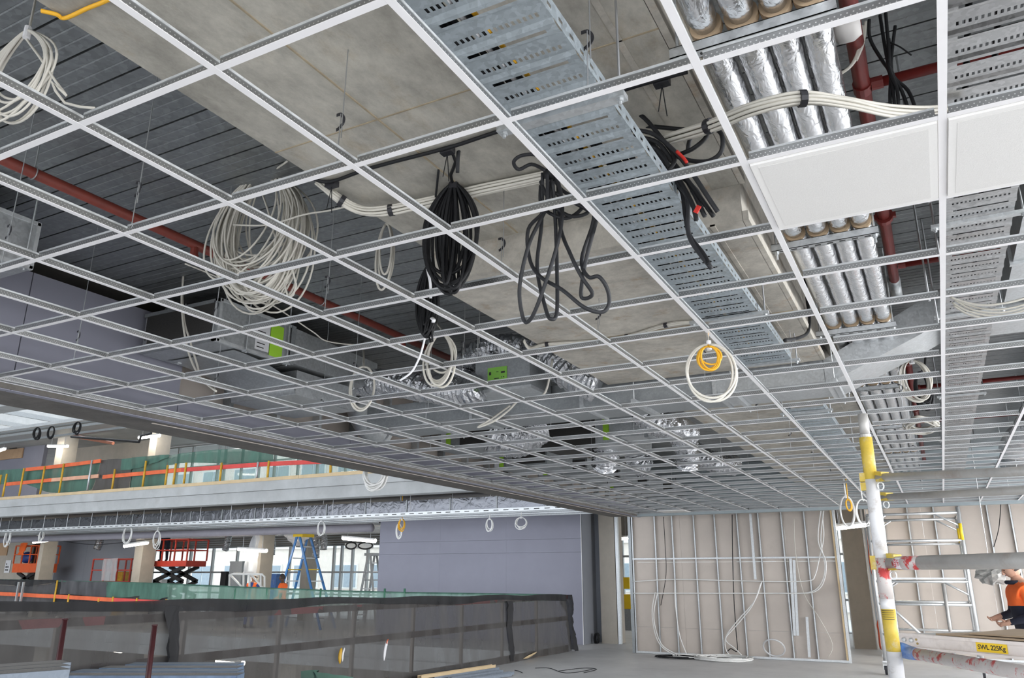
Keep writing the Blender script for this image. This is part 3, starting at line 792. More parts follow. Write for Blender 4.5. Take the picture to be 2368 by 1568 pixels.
flex('foil flexible duct arching up over the grey control box', [AY(1062, 880, 6.3), AY(1075, 840, 6.3), AY(1120, 815, 6.3), AY(1175, 805, 6.25), AY(1225, 812, 6.2)], 0.13)
flex('foil flexible duct bulging down to the right of the grey control box', [AY(1225, 810, 6.35), AY(1275, 825, 6.3), AY(1320, 862, 6.25), AY(1385, 890, 6.3)], 0.16)
flex('foil flexible duct hanging below the deck behind the long duct, left one', [AY(1130, 1000, 8.0), AY(1165, 1010, 8.1), AY(1205, 1012, 8.3), AY(1240, 985, 8.5)], 0.22)
flex('foil flexible duct at the beam edge just behind the long duct', [AY(1480, 950, 8.3), AY(1520, 978, 8.4), AY(1560, 990, 8.6), AY(1600, 1010, 8.9)], 0.15)
flex('foil flexible duct dangling among the far boxes, second from the left', [AY(1395, 1010, 9.6), AY(1400, 1045, 9.6), AY(1398, 1080, 9.8)], 0.17)
flex('foil flexible duct dangling among the far boxes, third from the left', [AY(1470, 1045, 10.4), AY(1478, 1070, 10.4), AY(1500, 1080, 10.5)], 0.16)
flex('foil flexible duct dangling among the far boxes near the beam', [AY(1575, 1010, 9.8), AY(1590, 1045, 9.8), AY(1588, 1080, 9.9)], 0.15)
flex('farthest foil flexible duct, lying by the far beam edge', [AY(1600, 1040, 11.5), AY(1650, 1068, 11.5), AY(1700, 1076, 11.8)], 0.15)

# grey control box with green data label
b0 = AY(1100, 832, 6.02); b1 = AY(1225, 885, 6.02)
t = thing('air_control_box', 'dark grey air control box with a green data label between two foil ducts', 'control box', ((b0.x + b1.x) / 2, 6.2, min(b0.z, b1.z)))
zt, zb = b0.z, b1.z - 0.02
m = MB(); m.box(b0.x, b1.x, 6.02, 6.46, zb, zt); m.build('box_body', GALVD, t)
m = MB(); m.box(b0.x - 0.02, b1.x + 0.02, 6.0, 6.48, zb - 0.03, zb); m.build('box_base', GALV, t)
l0 = AY(1128, 852, 6.015); l1 = AY(1172, 880, 6.015)
m = MB(); m.box(l0.x, l1.x, 6.013, 6.019, l1.z, l0.z); lb = m.build('data_label', LIMED, t)
m = MB()
for (fx, fz, wx, wz) in ((0.08, 0.5, 0.1, 0.2), (0.35, 0.2, 0.25, 0.05), (0.45, 0.65, 0.12, 0.04), (0.7, 0.55, 0.2, 0.12), (0.72, 0.25, 0.05, 0.06), (0.82, 0.25, 0.05, 0.06)):
    x = l0.x + (l1.x - l0.x) * fx; z = l1.z + (l0.z - l1.z) * fz
    m.box(x, x + (l1.x - l0.x) * wx, 6.011, 6.0135, z, z + (l0.z - l1.z) * wz)
o = m.build('label_print', INK, lb); o['kind'] = 'stuff'

# ================================================================== FAN COIL UNITS ALONG THE LEFT
def fcu(x0, x1, y0, y1, z0, z1, label, plen=0.0, labels=True, grille=True, parent_cat='fan coil unit'):
    t = thing('fan_coil_unit', label, parent_cat, ((x0 + x1) / 2, (y0 + y1) / 2, z0), 'ceiling fan coil units')
    m = MB(); m.box(x0, x1, y0, y1, z0, z1); m.build('casing', GALV, t)
    m = MB()
    for (za, zb_) in ((z0 - 0.006, z0 + 0.02), (z1 - 0.02, z1 + 0.004)):
        m.box(x1 - 0.02, x1 + 0.008, y0, y1, za, zb_)
    m.box(x1 - 0.02, x1 + 0.008, y0 - 0.004, y0 + 0.02, z0, z1); m.box(x1 - 0.02, x1 + 0.008, y1 - 0.02, y1 + 0.004, z0, z1)
    m.build('edge_frame', STUDM, t)
    if grille:
        m = MB(); m.box(x0 + 0.03, x1 - 0.03, y0 - 0.012, y0 - 0.004, z0 + 0.02, z1 - 0.02); m.build('return_mesh', MESHDK, t)
        m = MB(); m.box(x0, x1, y0 - 0.02, y0 - 0.002, z1 - 0.03, z1); m.box(x0, x1, y0 - 0.02, y0 - 0.002, z0, z0 + 0.03); m.box(x1 - 0.04, x1, y0 - 0.02, y0 - 0.002, z0, z1); m.build('mesh_frame', GALVD, t)
    if labels:
        yl = y0 + 0.48 * (y1 - y0)
        m = MB(); m.box(x1 + 0.002, x1 + 0.006, yl, yl + 0.16, z0 + 0.04, z1 - 0.09); pl_ = m.build('paper_label', PAPER, t)
        m = MB(); m.box(x1 + 0.002, x1 + 0.006, yl + 0.17, yl + 0.32, z0 + 0.01, z1 - 0.05); m.build('lime_label', LIME, t)
        m = MB()
        for q in range(5): m.box(x1 + 0.006, x1 + 0.0075, yl + 0.02, yl + 0.1 + 0.01 * (q % 3), z0 + 0.06 + q * 0.035, z0 + 0.068 + q * 0.035)
        o = m.build('label_print', INK, pl_); o['kind'] = 'stuff'
    if plen > 0:
        m = MB(); m.hexa([(x0, y1, z0 + 0.02), (x1, y1, z0 + 0.02), (x1 - 0.0, y1 + plen, z0 + 0.03), (x0, y1 + plen, z0 + 0.03), (x0, y1, z1 - 0.01), (x1, y1, z1 - 0.01), (x1, y1 + plen, z1 - 0.05), (x0, y1 + plen, z1 - 0.05)])
        m.build('outlet_plenum', GALV, t)
        m = MB(); m.box(x0, x1 + 0.015, y1 - 0.02, y1 + 0.03, z0, z1); m.build('joint_flange', GALVD, t)
    for (x, y) in ((x1 + 0.02, y0 + 0.3), (x1 + 0.02, y1 - 0.06), (x0 + 0.1, y0 + 0.3)):
        m = MB(); m.cyl((x, y, z0 - 0.03), (x, y, ZDK), 0.006, 6); m.box(x - 0.03, x + 0.02, y - 0.02, y + 0.02, z0 - 0.02, z0 - 0.005); m.build('hanger_rod', GALV, t)
    return t
fcu(-5.8, -4.9, 4.17, 5.0, 3.51, 3.87, 'galvanised fan coil unit with dark return mesh and lime label, nearest the bulkhead', 1.25)
m = MB()
fcu(-5.8, -4.9, 1.2, 2.66, 3.58, 3.90, 'galvanised fan coil unit cut by the left frame edge', 0, False, False)
t = thing('drain_pan', 'curved galvanised transition hanging below the nearest fan coil unit', 'duct', (-5.3, 5.3, 3.3))
rows = []
for q in range(9):
    a = math.pi / 2 * q / 8
    rows.append([(-5.75, 4.4 + 0.75 * math.sin(a), 3.50 - 0.22 * (1 - math.cos(a))), (-4.95, 4.4 + 0.75 * math.sin(a), 3.50 - 0.22 * (1 - math.cos(a)))])
rows.append([(-5.75, 5.9, 3.27), (-4.95, 5.9, 3.27)])
MB().grid(rows).build('curved_underside', GALV, t, smooth=True)
m = MB(); m.box(-5.75, -4.95, 5.15, 6.0, 3.275, 3.50); m.build('transition_body', GALV, t)
fl_lab = ['galvanised fan coil unit with lime strip, first in the row behind the long duct', 'galvanised fan coil unit with lime strip, second in the row behind the long duct', 'galvanised fan coil unit with lime strip, third in the row behind the long duct', 'galvanised fan coil unit with lime strip, fourth in the row behind the long duct', 'galvanised fan coil unit with lime strip, fifth in the row behind the long duct', 'galvanised fan coil unit with lime strip, last in the row behind the long duct']
for k, (px_, py_, hh) in enumerate(((1035, 1018, 40), (1158, 1062, 36), (1259, 1085, 28), (1342, 1100, 28), (1413, 1118, 22), (1475, 1130, 20))):
    Y = 8.6 + 1.42 * k
    p = AY(px_, py_, Y); q = AY(px_, py_ + hh / 2, Y)
    hz = abs(p.z - q.z)
    t = thing('fan_coil_unit', fl_lab[k], 'fan coil unit', (p.x + 0.3, Y + 0.5, p.z - hz), 'ceiling fan coil units')
    zb = max(3.13, p.z - hz * 1.1); zt = min(p.z + hz * 1.4, 3.95)
    m = MB(); m.box(p.x - 0.12, p.x + 0.75, Y, Y + 0.9, zb, zt); m.build('casing', GALVD, t)
    m = MB(); m.box(p.x - 0.02, p.x + 0.05, Y - 0.006, Y - 0.002, zb + 0.01, zt - 0.02); m.build('lime_label', LIME, t)
    m = MB(); m.box(p.x - 0.10, p.x - 0.025, Y - 0.006, Y - 0.002, zb + 0.01, zt - 0.02); m.build('paper_label', PAPER, t)
    m = MB(); m.box(p.x + 0.2, p.x + 0.72, Y - 0.02, Y - 0.004, zb + 0.03, zt - 0.03); m.build('return_mesh', MESHDK, t)
    m = MB()
    for x in (p.x - 0.1, p.x + 0.7): m.cyl((x, Y + 0.1, zb), (x, Y + 0.1, ZDK), 0.006, 6)
    o = m.build('drop_rods', GALV, t)
# second box on the right of that row
c0 = AY(1420, 1030, 9.2); c1 = AY(1545, 1085, 9.2)
t = thing('return_air_box', 'big dark return air box with a lime corner strip, left of the beam', 'fan coil unit', ((c0.x + c1.x) / 2, 9.6, c1.z))
m = MB(); m.box(c0.x - 1.0, c0.x - 0.25, 9.2, 10.1, 3.3, 3.8); m.build('return_mesh', MESHDK, t)
m = MB(); m.box(c0.x - 0.25, c0.x + 0.2, 9.2, 10.1, 3.28, 3.82); m.build('casing', GALV, t)
m = MB(); m.box(c0.x - 0.14, c0.x - 0.06, 9.19, 9.198, 3.36, 3.72); m.build('lime_label', LIME, t)
t = thing('sheet_metal_duct', 'broad galvanised duct box behind the long duct, left of the far beam', 'duct', (c1.x, 8.6, 3.3))
m = MB(); m.box(c0.x + 0.25, c1.x + 0.05, 8.75, 9.15, 3.3, 3.62); m.build('duct_section', GALV, t)
m = MB(); m.box(c1.x - 0.12, c1.x - 0.07, 8.72, 9.18, 3.27, 3.65); m.build('joint_flange', GALVD, t)

# ================================================================== WIRE HANGERS WITH SPRING CLIPS
FARH = 'thin wire hanger with a small clip, one of many in the far grid'
def hanger(x, y, label=None, first=[None]):
    top = ZB1 if (BX0 < x < BX1 and (y < 3.56 or y > 6.42)) else ZB2 if BX0 < x < BX1 else ZDK
    key = round(top, 3)
    if not isinstance(first[0], dict): first[0] = {}
    if key in first[0]:
        r = dup_tree(first[0][key], (x, y, ZC + 0.03)); r['label'] = label or FARH; return
    t = thing('wire_hanger', label or FARH, 'hanger', (x, y, ZC + 0.03), 'wire hangers above the grid')
    m = MB(); z0 = ZC + 0.03
    m.tube([(x, y, z0), (x + 0.004, y, z0 + 0.20)], 0.0024, 5)
    m.tube([(x + 0.012, y, z0 + 0.10), (x + 0.014, y, top - 0.002)], 0.0024, 5)
    m.tube(spline([(x - 0.012, y, z0 + 0.0), (x, y, z0 - 0.012), (x + 0.008, y, z0 + 0.004)], 4), 0.0025, 5)
    m.build('wire', WIRE, t)
    m = MB(); zc = z0 + 0.17
    P = spline([(x - 0.016, y, zc + 0.030), (x + 0.004, y, zc + 0.028), (x + 0.018, y, zc + 0.008), (x + 0.016, y, zc - 0.012), (x - 0.002, y, zc - 0.028), (x - 0.013, y, zc - 0.031)], 4)
    for a, b_ in zip(P[:-1], P[1:]): m.bar(a, b_, 0.012, 0.0025, (0, 1, 0))
    m.build('spring_clip', CLIPM, t)
    first[0][key] = t
HL = ['left of the narrow tray under the near soffit', 'right of the narrow tray at the top of view', 'in front of the red oxide pipe', 'in front of the fan coil unit at the left edge', 'over the lilac bulkhead at the far left', 'in front of the dark return mesh', 'below the nearest fan coil unit', 'right of the big white coil', 'between the long black coil and the black tangle', 'below the wide loop of the black tangle', 'left of the grey control box', 'by the white cable ring at the fan coil plenum']
for hk, (px_, py_) in enumerate(((808, 298), (1378, 125), (357, 455), (72, 555), (229, 790), (519, 715), (543, 880), (790, 668), (1186, 585), (1405, 745), (1070, 800), (820, 848))):
    p = AZ(px_, py_, ZC + 0.2)
    j = round((p.y - 1.8549) / 0.602135)
    hanger(p.x, GY(j) if abs(GY(j) - p.y) < 0.2 else p.y, 'wire hanger with black clip ' + HL[hk])
for j in range(9, 24, 3):
    for i in range(-9, 4, 2):
        if not (-8 <= i <= -7 and j < 10): hanger(GX(i) + 0.3, GY(j))
for (i, j) in ((-5, 4), (-3, 6), (-7, 6), (-2, 6), (1, 4), (1, 7), (-9, 6), (-6, 8)): hanger(GX(i) + 0.28, GY(j))
# ================================================================== HANGING CABLE COILS
def coil(label, px_, py_, Y, rxp, ryp, turns, r, m_, cat='cable coil', group='hanging cable coils', jit=0.16, top=None, tie=True, lead=None, tail=None, seed=1, name='cable_coil', tilt=0.3, pinch=0.0, tail2=None, sides=6, spread=None):
    """one cable wound in uneven loops, gathered at a tie and hung from above. Y: the vertical plane it hangs in."""
    rnd = random.Random(seed)
    c = AY(px_, py_, Y); dep = (c - EYE).dot(FWD); k = dep / FPX
    rx, ry = rxp * k, ryp * k
    ax = Vector((math.cos(tilt), math.sin(tilt), 0)); ay = Vector((-math.sin(tilt), math.cos(tilt), 0)); az = Vector((0, 0, 1))
    t = thing(name, label, cat, c - az * ry, group)
    pts = []
    apex = c + az * ry
    if top is not None:
        q = Vector((apex.x, apex.y, top)) if not isinstance(top, Vector) else top
        for f in (0, 0.35, 0.7): pts.append(q.lerp(apex, f) + ax * rnd.uniform(-1, 1) * r * 2)
    n = 20
    for u in range(turns):
        if spread: jit_ = spread
        else: jit_ = jit
        sx = 1 - jit_ * rnd.random() ** 1.6; sz = 1 - jit * rnd.random() ** 1.8 + 0.12 * jit; dy = rnd.uniform(-1, 1) * r * (1 + turns * 0.32); dx = rnd.uniform(-1, 1) * rx * jit
        for q in range(n):
            a = math.pi / 2 - 2 * math.pi * q / n
            s = math.sin(a); cth = math.cos(a)
            wx = 1.0 - pinch * max(0.0, s) ** 2
            g = (1 - s) / 2      # 0 at the gathered top
            pts.append(apex + ax * (cth * rx * sx * wx + dx * g) + az * ((s - 1) * ry * sz) + ay * dy * (0.35 + g))
    if tail:
        for (tx, ty) in tail: pts.append(AY(tx, ty, Y + rnd.uniform(-0.02, 0.02)))
    P = spline(pts, 2)
    MB().tube(P, r, sides).build('cable', m_, t, smooth=True)
    if tie:
        mm = MB(); rr = max(0.010, r * (1.0 + 0.55 * math.sqrt(turns)))
        mm.tube([apex + az * 0.02, apex - az * 0.03], [rr, rr * 1.05], 10); mm.build('cable_tie', PAPER if m_ is not BCAB else CLIPM, t)
    return t
coil('big coil of many white cables hanging in front of the red oxide pipe', 598, 548, 3.15, 116, 158, 48, 0.0062, WCAB, jit=0.42, top=AZ(667, 372, 4.0), seed=3, pinch=0.25, tilt=0.15, tail=[(640, 560), (655, 640), (668, 690), (685, 660), (668, 600)])
coil('white cable coil cut by the left edge at the top corner', 42, 172, 1.36, 112, 118, 9, 0.0050, WCAB, jit=0.28, top=AZ(85, -20, 4.0), seed=5, pinch=0.55, tilt=0.1, tail=[(130, 190), (155, 222), (120, 190), (150, 238), (218, 250)])
coil('long coil of black flat cable hanging beside the white bundle', 1046, 545, 2.9, 66, 132, 15, 0.0082, BCAB, jit=0.18, top=AZ(1045, 345, ZB1), seed=8, pinch=0.35, spread=0.95)
coil('narrow coil of black cable with white tags below the long black coil', 990, 695, 3.45, 27, 86, 14, 0.0060, BCAB, jit=0.18, top=AZ(1015, 390, ZB1), seed=9, pinch=0.35, spread=0.9, tail=[(1000, 790), (990, 770)])
coil('white cable loops hanging above the narrow black coil', 890, 598, 3.6, 20, 88, 3, 0.0075, WCAB, jit=0.3, top=Vector((AY(890, 520, 3.6).x, 3.6, 4.06)), seed=10, pinch=0.2, tie=False)
coil('white cable loops hanging below the narrow black coil', 1018, 830, 4.3, 34, 62, 6, 0.008, WCAB, jit=0.3, top=AZ(1010, 745, 4.0), seed=11, pinch=0.3, tie=False)
coil('white cable ring with a tail hanging by the fan coil unit plenum', 838, 898, 4.9, 30, 52, 2, 0.009, WCAB, jit=0.1, top=AZ(838, 790, 4.0), seed=12, tie=False)
coil('big white cable ring hanging around the yellow one below the tray', 1644, 862, 3.95, 56, 68, 3, 0.0065, WCAB, jit=0.12, top=AZ(1625, 740, ZB2), seed=13)
coil('small yellow cable coil inside the white ring below the tray', 1640, 828, 3.9, 25, 28, 7, 0.005, YCAB, jit=0.25, top=AZ(1632, 740, ZB2), seed=14, tie=False)
coil('white cable coil hanging at the edge of the bulkhead over the void', 868, 1098, 8.6, 26, 36, 12, 0.012, WHITEP, jit=0.2, seed=15, tie=False, top=AY(868, 1050, 8.6))
coil('white cable loops hanging beside the red pipe behind the big duct', 2115, 880, 7.6, 34, 48, 8, 0.009, WCAB, jit=0.25, top=AZ(2125, 800, 4.0), seed=16)
coil('black cable loops beside the white loops behind the big duct', 2135, 905, 7.8, 18, 42, 6, 0.010, BCAB, jit=0.25, top=AZ(2140, 820, 4.0), seed=17)
rnd_ = random.Random(18); c_ = AZ(2130, 990, ZC + 0.055); pts_ = []
for u in range(9):
    for q in range(14):
        a_ = 2 * math.pi * q / 14; s_ = 1 - 0.3 * rnd_.random()
        pts_.append(c_ + Vector((0.15 * s_ * math.cos(a_) + 0.02 * math.sin(u), 0.42 * s_ * math.sin(a_), 0.006 * u)))
tag(MB().tube(spline(pts_, 2), 0.010, 5).build('cable_coil', WCAB, smooth=True), 'flat white cable coil lying on the grid past the red pipe', 'cable coil', 'hanging cable coils')
coil('loose white cable coil hanging by the yellow coil at the lamp', 1960, 1182, 13.0, 16, 34, 4, 0.010, WHITEP, jit=0.25, seed=19, top=Vector((AY(1960, 1180, 13.0).x, 13.0, 4.06)))
coil('small yellow coil within the white one at the lamp', 1962, 1168, 12.9, 7, 13, 4, 0.009, YCAB, jit=0.25, seed=20, tie=False, top=Vector((AY(1962, 1168, 12.9).x, 12.9, 4.06)))
coil('white cable loop swinging right of the yellow coil at the lamp', 1998, 1185, 13.0, 17, 30, 2, 0.010, WHITEP, jit=0.2, seed=21, tie=False, top=Vector((AY(1990, 1180, 13.0).x, 13.0, 4.06)))
for k, (x0, y0, x1, y1, w_) in enumerate(((988, 622, 996, 690, 0.016), (998, 735, 1002, 745, 0.022))):
    m = MB(); m.tube(spline([AY(x0, y0, 3.40), AY((x0 + x1) / 2 + 3, (y0 + y1) / 2, 3.39), AY(x1, y1, 3.40)], 4), w_ / 2, 6, flat=0.4); tag(m.build('white_tag', PAPER, smooth=True), ['long white strip among the narrow black coil', 'short white tag low on the narrow black coil'][k], 'tag')
# across the void
far_c = [(18, 1242, 11, 22, 'leftmost white coil hanging under the far slab'), (295, 1236, 16, 19, 'white coil left of the lamp under the far slab'), (362, 1248, 12, 20, 'white coil in front of the red scissor lift'), (742, 1222, 11, 17, 'white coil above the blue stepladder'), (1132, 1214, 9, 14, 'left white coil in front of the lilac wall'), (1205, 1210, 15, 13, 'round white coil in front of the lilac wall, rightmost'), (922, 1228, 9, 17, 'white coil hanging with the yellow one by the lilac wall edge'), (95, 1240, 8, 12, 'small pale coil near the orange lift')]
for k, (x, y, a, b_, lb) in enumerate(far_c):
    coil(lb, x, y, 18.9, a, b_, 5, 0.012, WHITEP, jit=0.25, seed=30 + k, top=Vector((AY(x + 2, y, 18.9).x, 18.9, 3.95)), tilt=0.0, sides=5)
coil('yellow coil hanging over the lilac wall edge', 929, 1215, 18.8, 9, 14, 4, 0.012, YCAB, jit=0.25, seed=50, top=Vector((AY(929, 1200, 18.8).x, 18.8, 3.95)), tilt=0.0)
for k, (x, y) in enumerate(((85, 1003), (118, 1000), (178, 990))):
    coil(['left black cable coil under the topmost far services', 'middle black cable coil under the topmost far services', 'right black cable coil under the topmost far services'][k], x, y, 18.3, 9, 14, 5, 0.02, BCAB, jit=0.3, seed=60 + k, tilt=0.3, tie=False)

# ================================================================== LOOSE CABLES
def cable(label, pts, r, m_, name='cable', group=None, cat='cable', sub=6, sides=7, flat=1.0):
    return tag(MB().tube(spline(pts, sub), r, sides, flat=flat).build(name, m_, smooth=True), label, cat, group)
# tangle of black flat cable left of the tray
TY = 2.75
tang = [[(1262, 395), (1230, 380), (1200, 392), (1188, 375), (1205, 360), (1240, 358), (1270, 375)],
        [(1275, 400), (1268, 470), (1225, 560), (1202, 660), (1207, 725), (1220, 745), (1245, 700), (1290, 560), (1300, 470), (1285, 400)],
        [(1265, 400), (1262, 480), (1222, 530), (1225, 600), (1250, 640), (1300, 670), (1350, 710), (1390, 722), (1408, 705), (1405, 670), (1385, 640), (1360, 640), (1345, 600), (1370, 520), (1376, 470)],
        [(1255, 400), (1252, 520), (1242, 620), (1262, 715), (1275, 738), (1288, 720), (1288, 620), (1285, 520), (1278, 420)],
        [(1290, 405), (1295, 520), (1320, 590), (1345, 640), (1370, 680), (1345, 688), (1348, 640), (1360, 580), (1385, 490)],
        [(1250, 420), (1275, 470), (1320, 500), (1360, 490), (1330, 470), (1270, 440)],
        [(1270, 395), (1300, 440), (1350, 470), (1310, 505), (1255, 480), (1250, 430)]]
tl = ['single loop sticking out left at the top', 'longest hanging loop', 'loop ending in the wide ring at lower right', 'second long narrow loop', 'loop with the triangular bend', 'upper short loop', 'bunched short loop']
tb = thing('cable_tangle', 'tangled black flat cables hanging left of the narrow tray', 'cable tangle', AY(1280, 400, TY))
for k, q in enumerate(tang):
    MB().tube(spline([AY(x, y, TY + 0.03 * math.sin(i * 1.3 + k * 2) + 0.01 * k) for i, (x, y) in enumerate(q)], 6), 0.0085, 7).build('cable_loop', GCAB, tb, smooth=True)
m = MB(); p = AY(1272, 402, TY + 0.02); m.ball(p, 0.028, 10, 8, (1.2, 1, 1)); m.build('cable_bunch', BCAB, tb, smooth=True)
# black bundle right of the tray
RY = 2.75
tr = thing('cable_tangle', 'thick bundle of black cables hanging over the right rail of the narrow tray', 'cable tangle', AY(1550, 400, RY))
rb = [[(1425, 245), (1480, 265), (1530, 320), (1560, 365), (1545, 395)],
      [(1460, 300), (1510, 310), (1560, 350), (1600, 400), (1640, 460), (1660, 490)],
      [(1465, 315), (1520, 330), (1560, 380), (1600, 430), (1650, 500)],
      [(1490, 330), (1540, 360), (1590, 420), (1630, 500)],
      [(1500, 345), (1530, 380), (1560, 400), (1600, 470), (1610, 510)],
      [(1475, 310), (1525, 350), (1565, 420), (1590, 460), (1590, 520), (1600, 560), (1645, 620)],
      [(1545, 420), (1575, 440), (1585, 500), (1595, 545), (1625, 585), (1640, 612)],
      [(1590, 350), (1600, 315), (1640, 295), (1668, 310), (1668, 350), (1640, 372), (1600, 372), (1560, 360)],
      [(1560, 360), (1600, 345), (1632, 318), (1630, 300), (1590, 300), (1480, 290)],
      [(1510, 350), (1560, 395), (1610, 440), (1625, 478), (1600, 440)]]
for k, q in enumerate(rb):
    MB().tube(spline([AY(x, y, RY + 0.02 * math.sin(i + k * 2) + 0.012 * k) for i, (x, y) in enumerate(q)], 6), 0.0095, 7).build('cable_loop', GCAB if k % 2 else BCAB, tr, smooth=True)
m = MB().tube(spline([AY(1565, 350, RY - 0.02), AY(1580, 365, RY - 0.02), AY(1588, 376, RY - 0.02)], 4), 0.007, 7); m.build('red_stripe', mat('red tape', (0.6, 0.03, 0.02), 0.6), tr, smooth=True)
m = MB(); a = AY(1608, 492, RY - 0.02); b_ = AY(1617, 476, RY - 0.02); m.bar(a, b_, 0.018, 0.006, (0, 1, 0)); m.build('red_tag', MATS['red tape'], tr)
# black cable along the soffit
cable('black cable clipped along the soffit from the white bundle to the tray', [AZ(x, y, ZB1 - 0.015) for x, y in ((720, 412), (765, 420), (860, 388), (1035, 342), (1110, 318), (1180, 295), (1290, 262), (1430, 212), (1530, 182), (1590, 166))], 0.009, BCAB)
cable('second black cable rising from the long black coil to the tray edge', [AY(1058, 400, 2.7), AY(1062, 345, 2.65), AY(1085, 320, 2.62), AY(1120, 296, 2.6), AY(1140, 285, 2.6)], 0.009, GCAB)
for k, (x, y) in enumerate(((768, 420), (1035, 342), (1530, 182))):
    p = AZ(x, y, ZB1); t = tag(MB().box(p.x - 0.03, p.x + 0.03, p.y - 0.018, p.y + 0.018, ZB1 - 0.03, ZB1 - 0.001).build('cable_saddle', CLIPM), ['black cable saddle on the soffit at the left end of the black run', 'black cable saddle above the long black coil', 'black cable saddle on the soffit right of the tray'][k], 'clip', 'black saddles on the soffit')
    m = MB(); m.tube([(p.x, p.y, ZB1 - 0.03), (p.x + 0.012, p.y, ZB1 - 0.17)], 0.0022, 5); m.tube([(p.x, p.y, ZB1 - 0.03), (p.x - 0.02, p.y, ZB1 - 0.14)], 0.0022, 5); m.build('tie_tail', BCAB, t, origin=WL[t.name])
# white bundle clipped under the soffit and crossing over to the right
def bundle(label, pts, n, r, m_, ties, spread, name='cable_bundle'):
    t = thing(name, label, 'cable bundle', pts[len(pts) // 2])
    rnd = random.Random(len(pts) * 7 + n)
    for k in range(n):
        a = 2 * math.pi * k / n; o = Vector((0, math.cos(a), math.sin(a))) * spread
        MB().tube(spline([p + o * (0.75 + 0.5 * rnd.random()) for p in pts], 6), r, 6).build('cable', m_, t, smooth=True)
    for q in ties:
        p = pts[q]; d = (pts[min(q + 1, len(pts) - 1)] - pts[q - 1]).normalized()
        m = MB(); m.tube([p - d * 0.012, p + d * 0.012], spread + r * 1.6, 12); m.build('tie', CLIPM, t)
    return t
bundle('white cable bundle strapped under the soffit and bridging over the foil pipes', [AZ(x, y, z) for x, y, z in ((735, 420, 3.60), (790, 465, 3.50), (840, 488, 3.49), (905, 486, 3.49), (1010, 462, 3.51), (1110, 440, 3.52), (1240, 412, 3.52), (1400, 375, 3.5), (1520, 330, 3.46), (1640, 292, 3.40), (1740, 252, 3.36), (1855, 228, 3.36), (1960, 238, 3.38), (2060, 258, 3.42), (2150, 262, 3.45), (2230, 250, 3.46))], 8, 0.0075, WCAB, (1, 3, 9, 11), 0.020)
bundle('thin white cable bundle stapled to the lowered soffit above the grid', [AZ(x, y, ZB2 - 0.014) for x, y in ((1212, 790), (1225, 805), (1265, 796), (1360, 790), (1450, 778), (1540, 752), (1600, 745), (1640, 748))], 4, 0.006, WCAB, (2, 4, 5), 0.009)
cable('yellow cable drooping across the soffit in the top left corner', [AZ(x, y, ZB1 - 0.012) for x, y in ((95, 25), (130, 33), (150, 42), (200, 20), (240, 4), (300, -25))], 0.0075, YCAB)
cable('thin white cable across the bay to the soffit bundle', [AY(x, y, 3.0) for x, y in ((540, 520), (620, 520), (700, 497), (760, 487), (800, 478))], 0.0055, WCAB)
cable('pair of white cables dropping past the fan coil unit, left strand', [AY(x, y, 4.0) for x, y in ((428, 575), (424, 640), (420, 700), (428, 780), (445, 840), (470, 880), (500, 905))], 0.0085, WCAB)
cable('pair of white cables dropping past the fan coil unit, right strand', [AY(x, y, 4.02) for x, y in ((432, 575), (422, 660), (426, 740), (440, 790), (455, 840), (462, 870))], 0.0085, WCAB)
cable('short white cable end hanging through the grid over the bulkhead', [AY(x, y, 5.6) for x, y in ((543, 905), (556, 945), (568, 975), (576, 998))], 0.0085, WCAB)
cable('flat white cable draped through the grid under the long duct', [AY(x, y, 6.0) for x, y in ((1278, 830), (1262, 905), (1235, 918), (1200, 926), (1175, 950), (1140, 975), (1105, 988), (1135, 970), (1180, 938))], 0.010, WCAB)
cable('white and black stripped cable end below the narrow black coil', [AY(x, y, 3.6) for x, y in ((985, 772), (975, 812), (965, 838), (950, 862), (925, 880))], 0.006, PAPER)
cable('thin white cable strung along the deck by the red oxide pipe', [AX(x, y, -4.0) for x, y in ((428, 610), (500, 640), (620, 700), (720, 765), (760, 790), (850, 800))], 0.005, WCAB)
cable('black cable bending down from the beam edge before the tray end', [AX(x, y, BX1 + 0.03) for x, y in ((1862, 640), (1866, 690), (1872, 735), (1868, 768), (1845, 782), (1815, 787))], 0.011, BCAB)
cable('white cables sagging out of the wide tray at the right, upper strand', [AY(x, y, 5.2) for x, y in ((2198, 688), (2260, 705), (2330, 700), (2400, 680))], 0.007, WCAB)
for k in range(4):
    cable(['white cables sagging out of the wide tray, first strand', 'white cables sagging out of the wide tray, second strand', 'white cables sagging out of the wide tray, third strand', 'white cables sagging out of the wide tray, lowest strand'][k], [AY(x, y + k * 7 * (x > 2200), 5.25) for x, y in ((2196 + k * 3, 686), (2240, 706), (2290, 716), (2340, 712), (2400, 694))], 0.0065, WCAB)
bk = thing('cable_tangle', 'bunch of black cables tied and hanging beside the red pipe at the top right', 'cable tangle', AY(2060, 170, 3.1))
for k, q in enumerate(([(2010, 45), (2012, 90), (2040, 140), (2056, 165), (2066, 215), (2070, 280)], [(2035, 35), (2045, 100), (2058, 165), (2075, 210), (2078, 275)], [(2048, 30), (2055, 110), (2060, 165), (2085, 210), (2105, 268)], [(2070, 60), (2062, 165), (2100, 210), (2122, 265)], [(2055, 90), (2060, 165), (2058, 220), (2060, 280)], [(2050, 95), (2080, 108), (2108, 128)])):
    MB().tube(spline([AY(x, y, 3.1 + 0.02 * math.sin(k * 2 + i)) for i, (x, y) in enumerate(q)], 5), 0.007 if k < 5 else 0.003, 6).build('cable_loop', BCAB, bk, smooth=True)
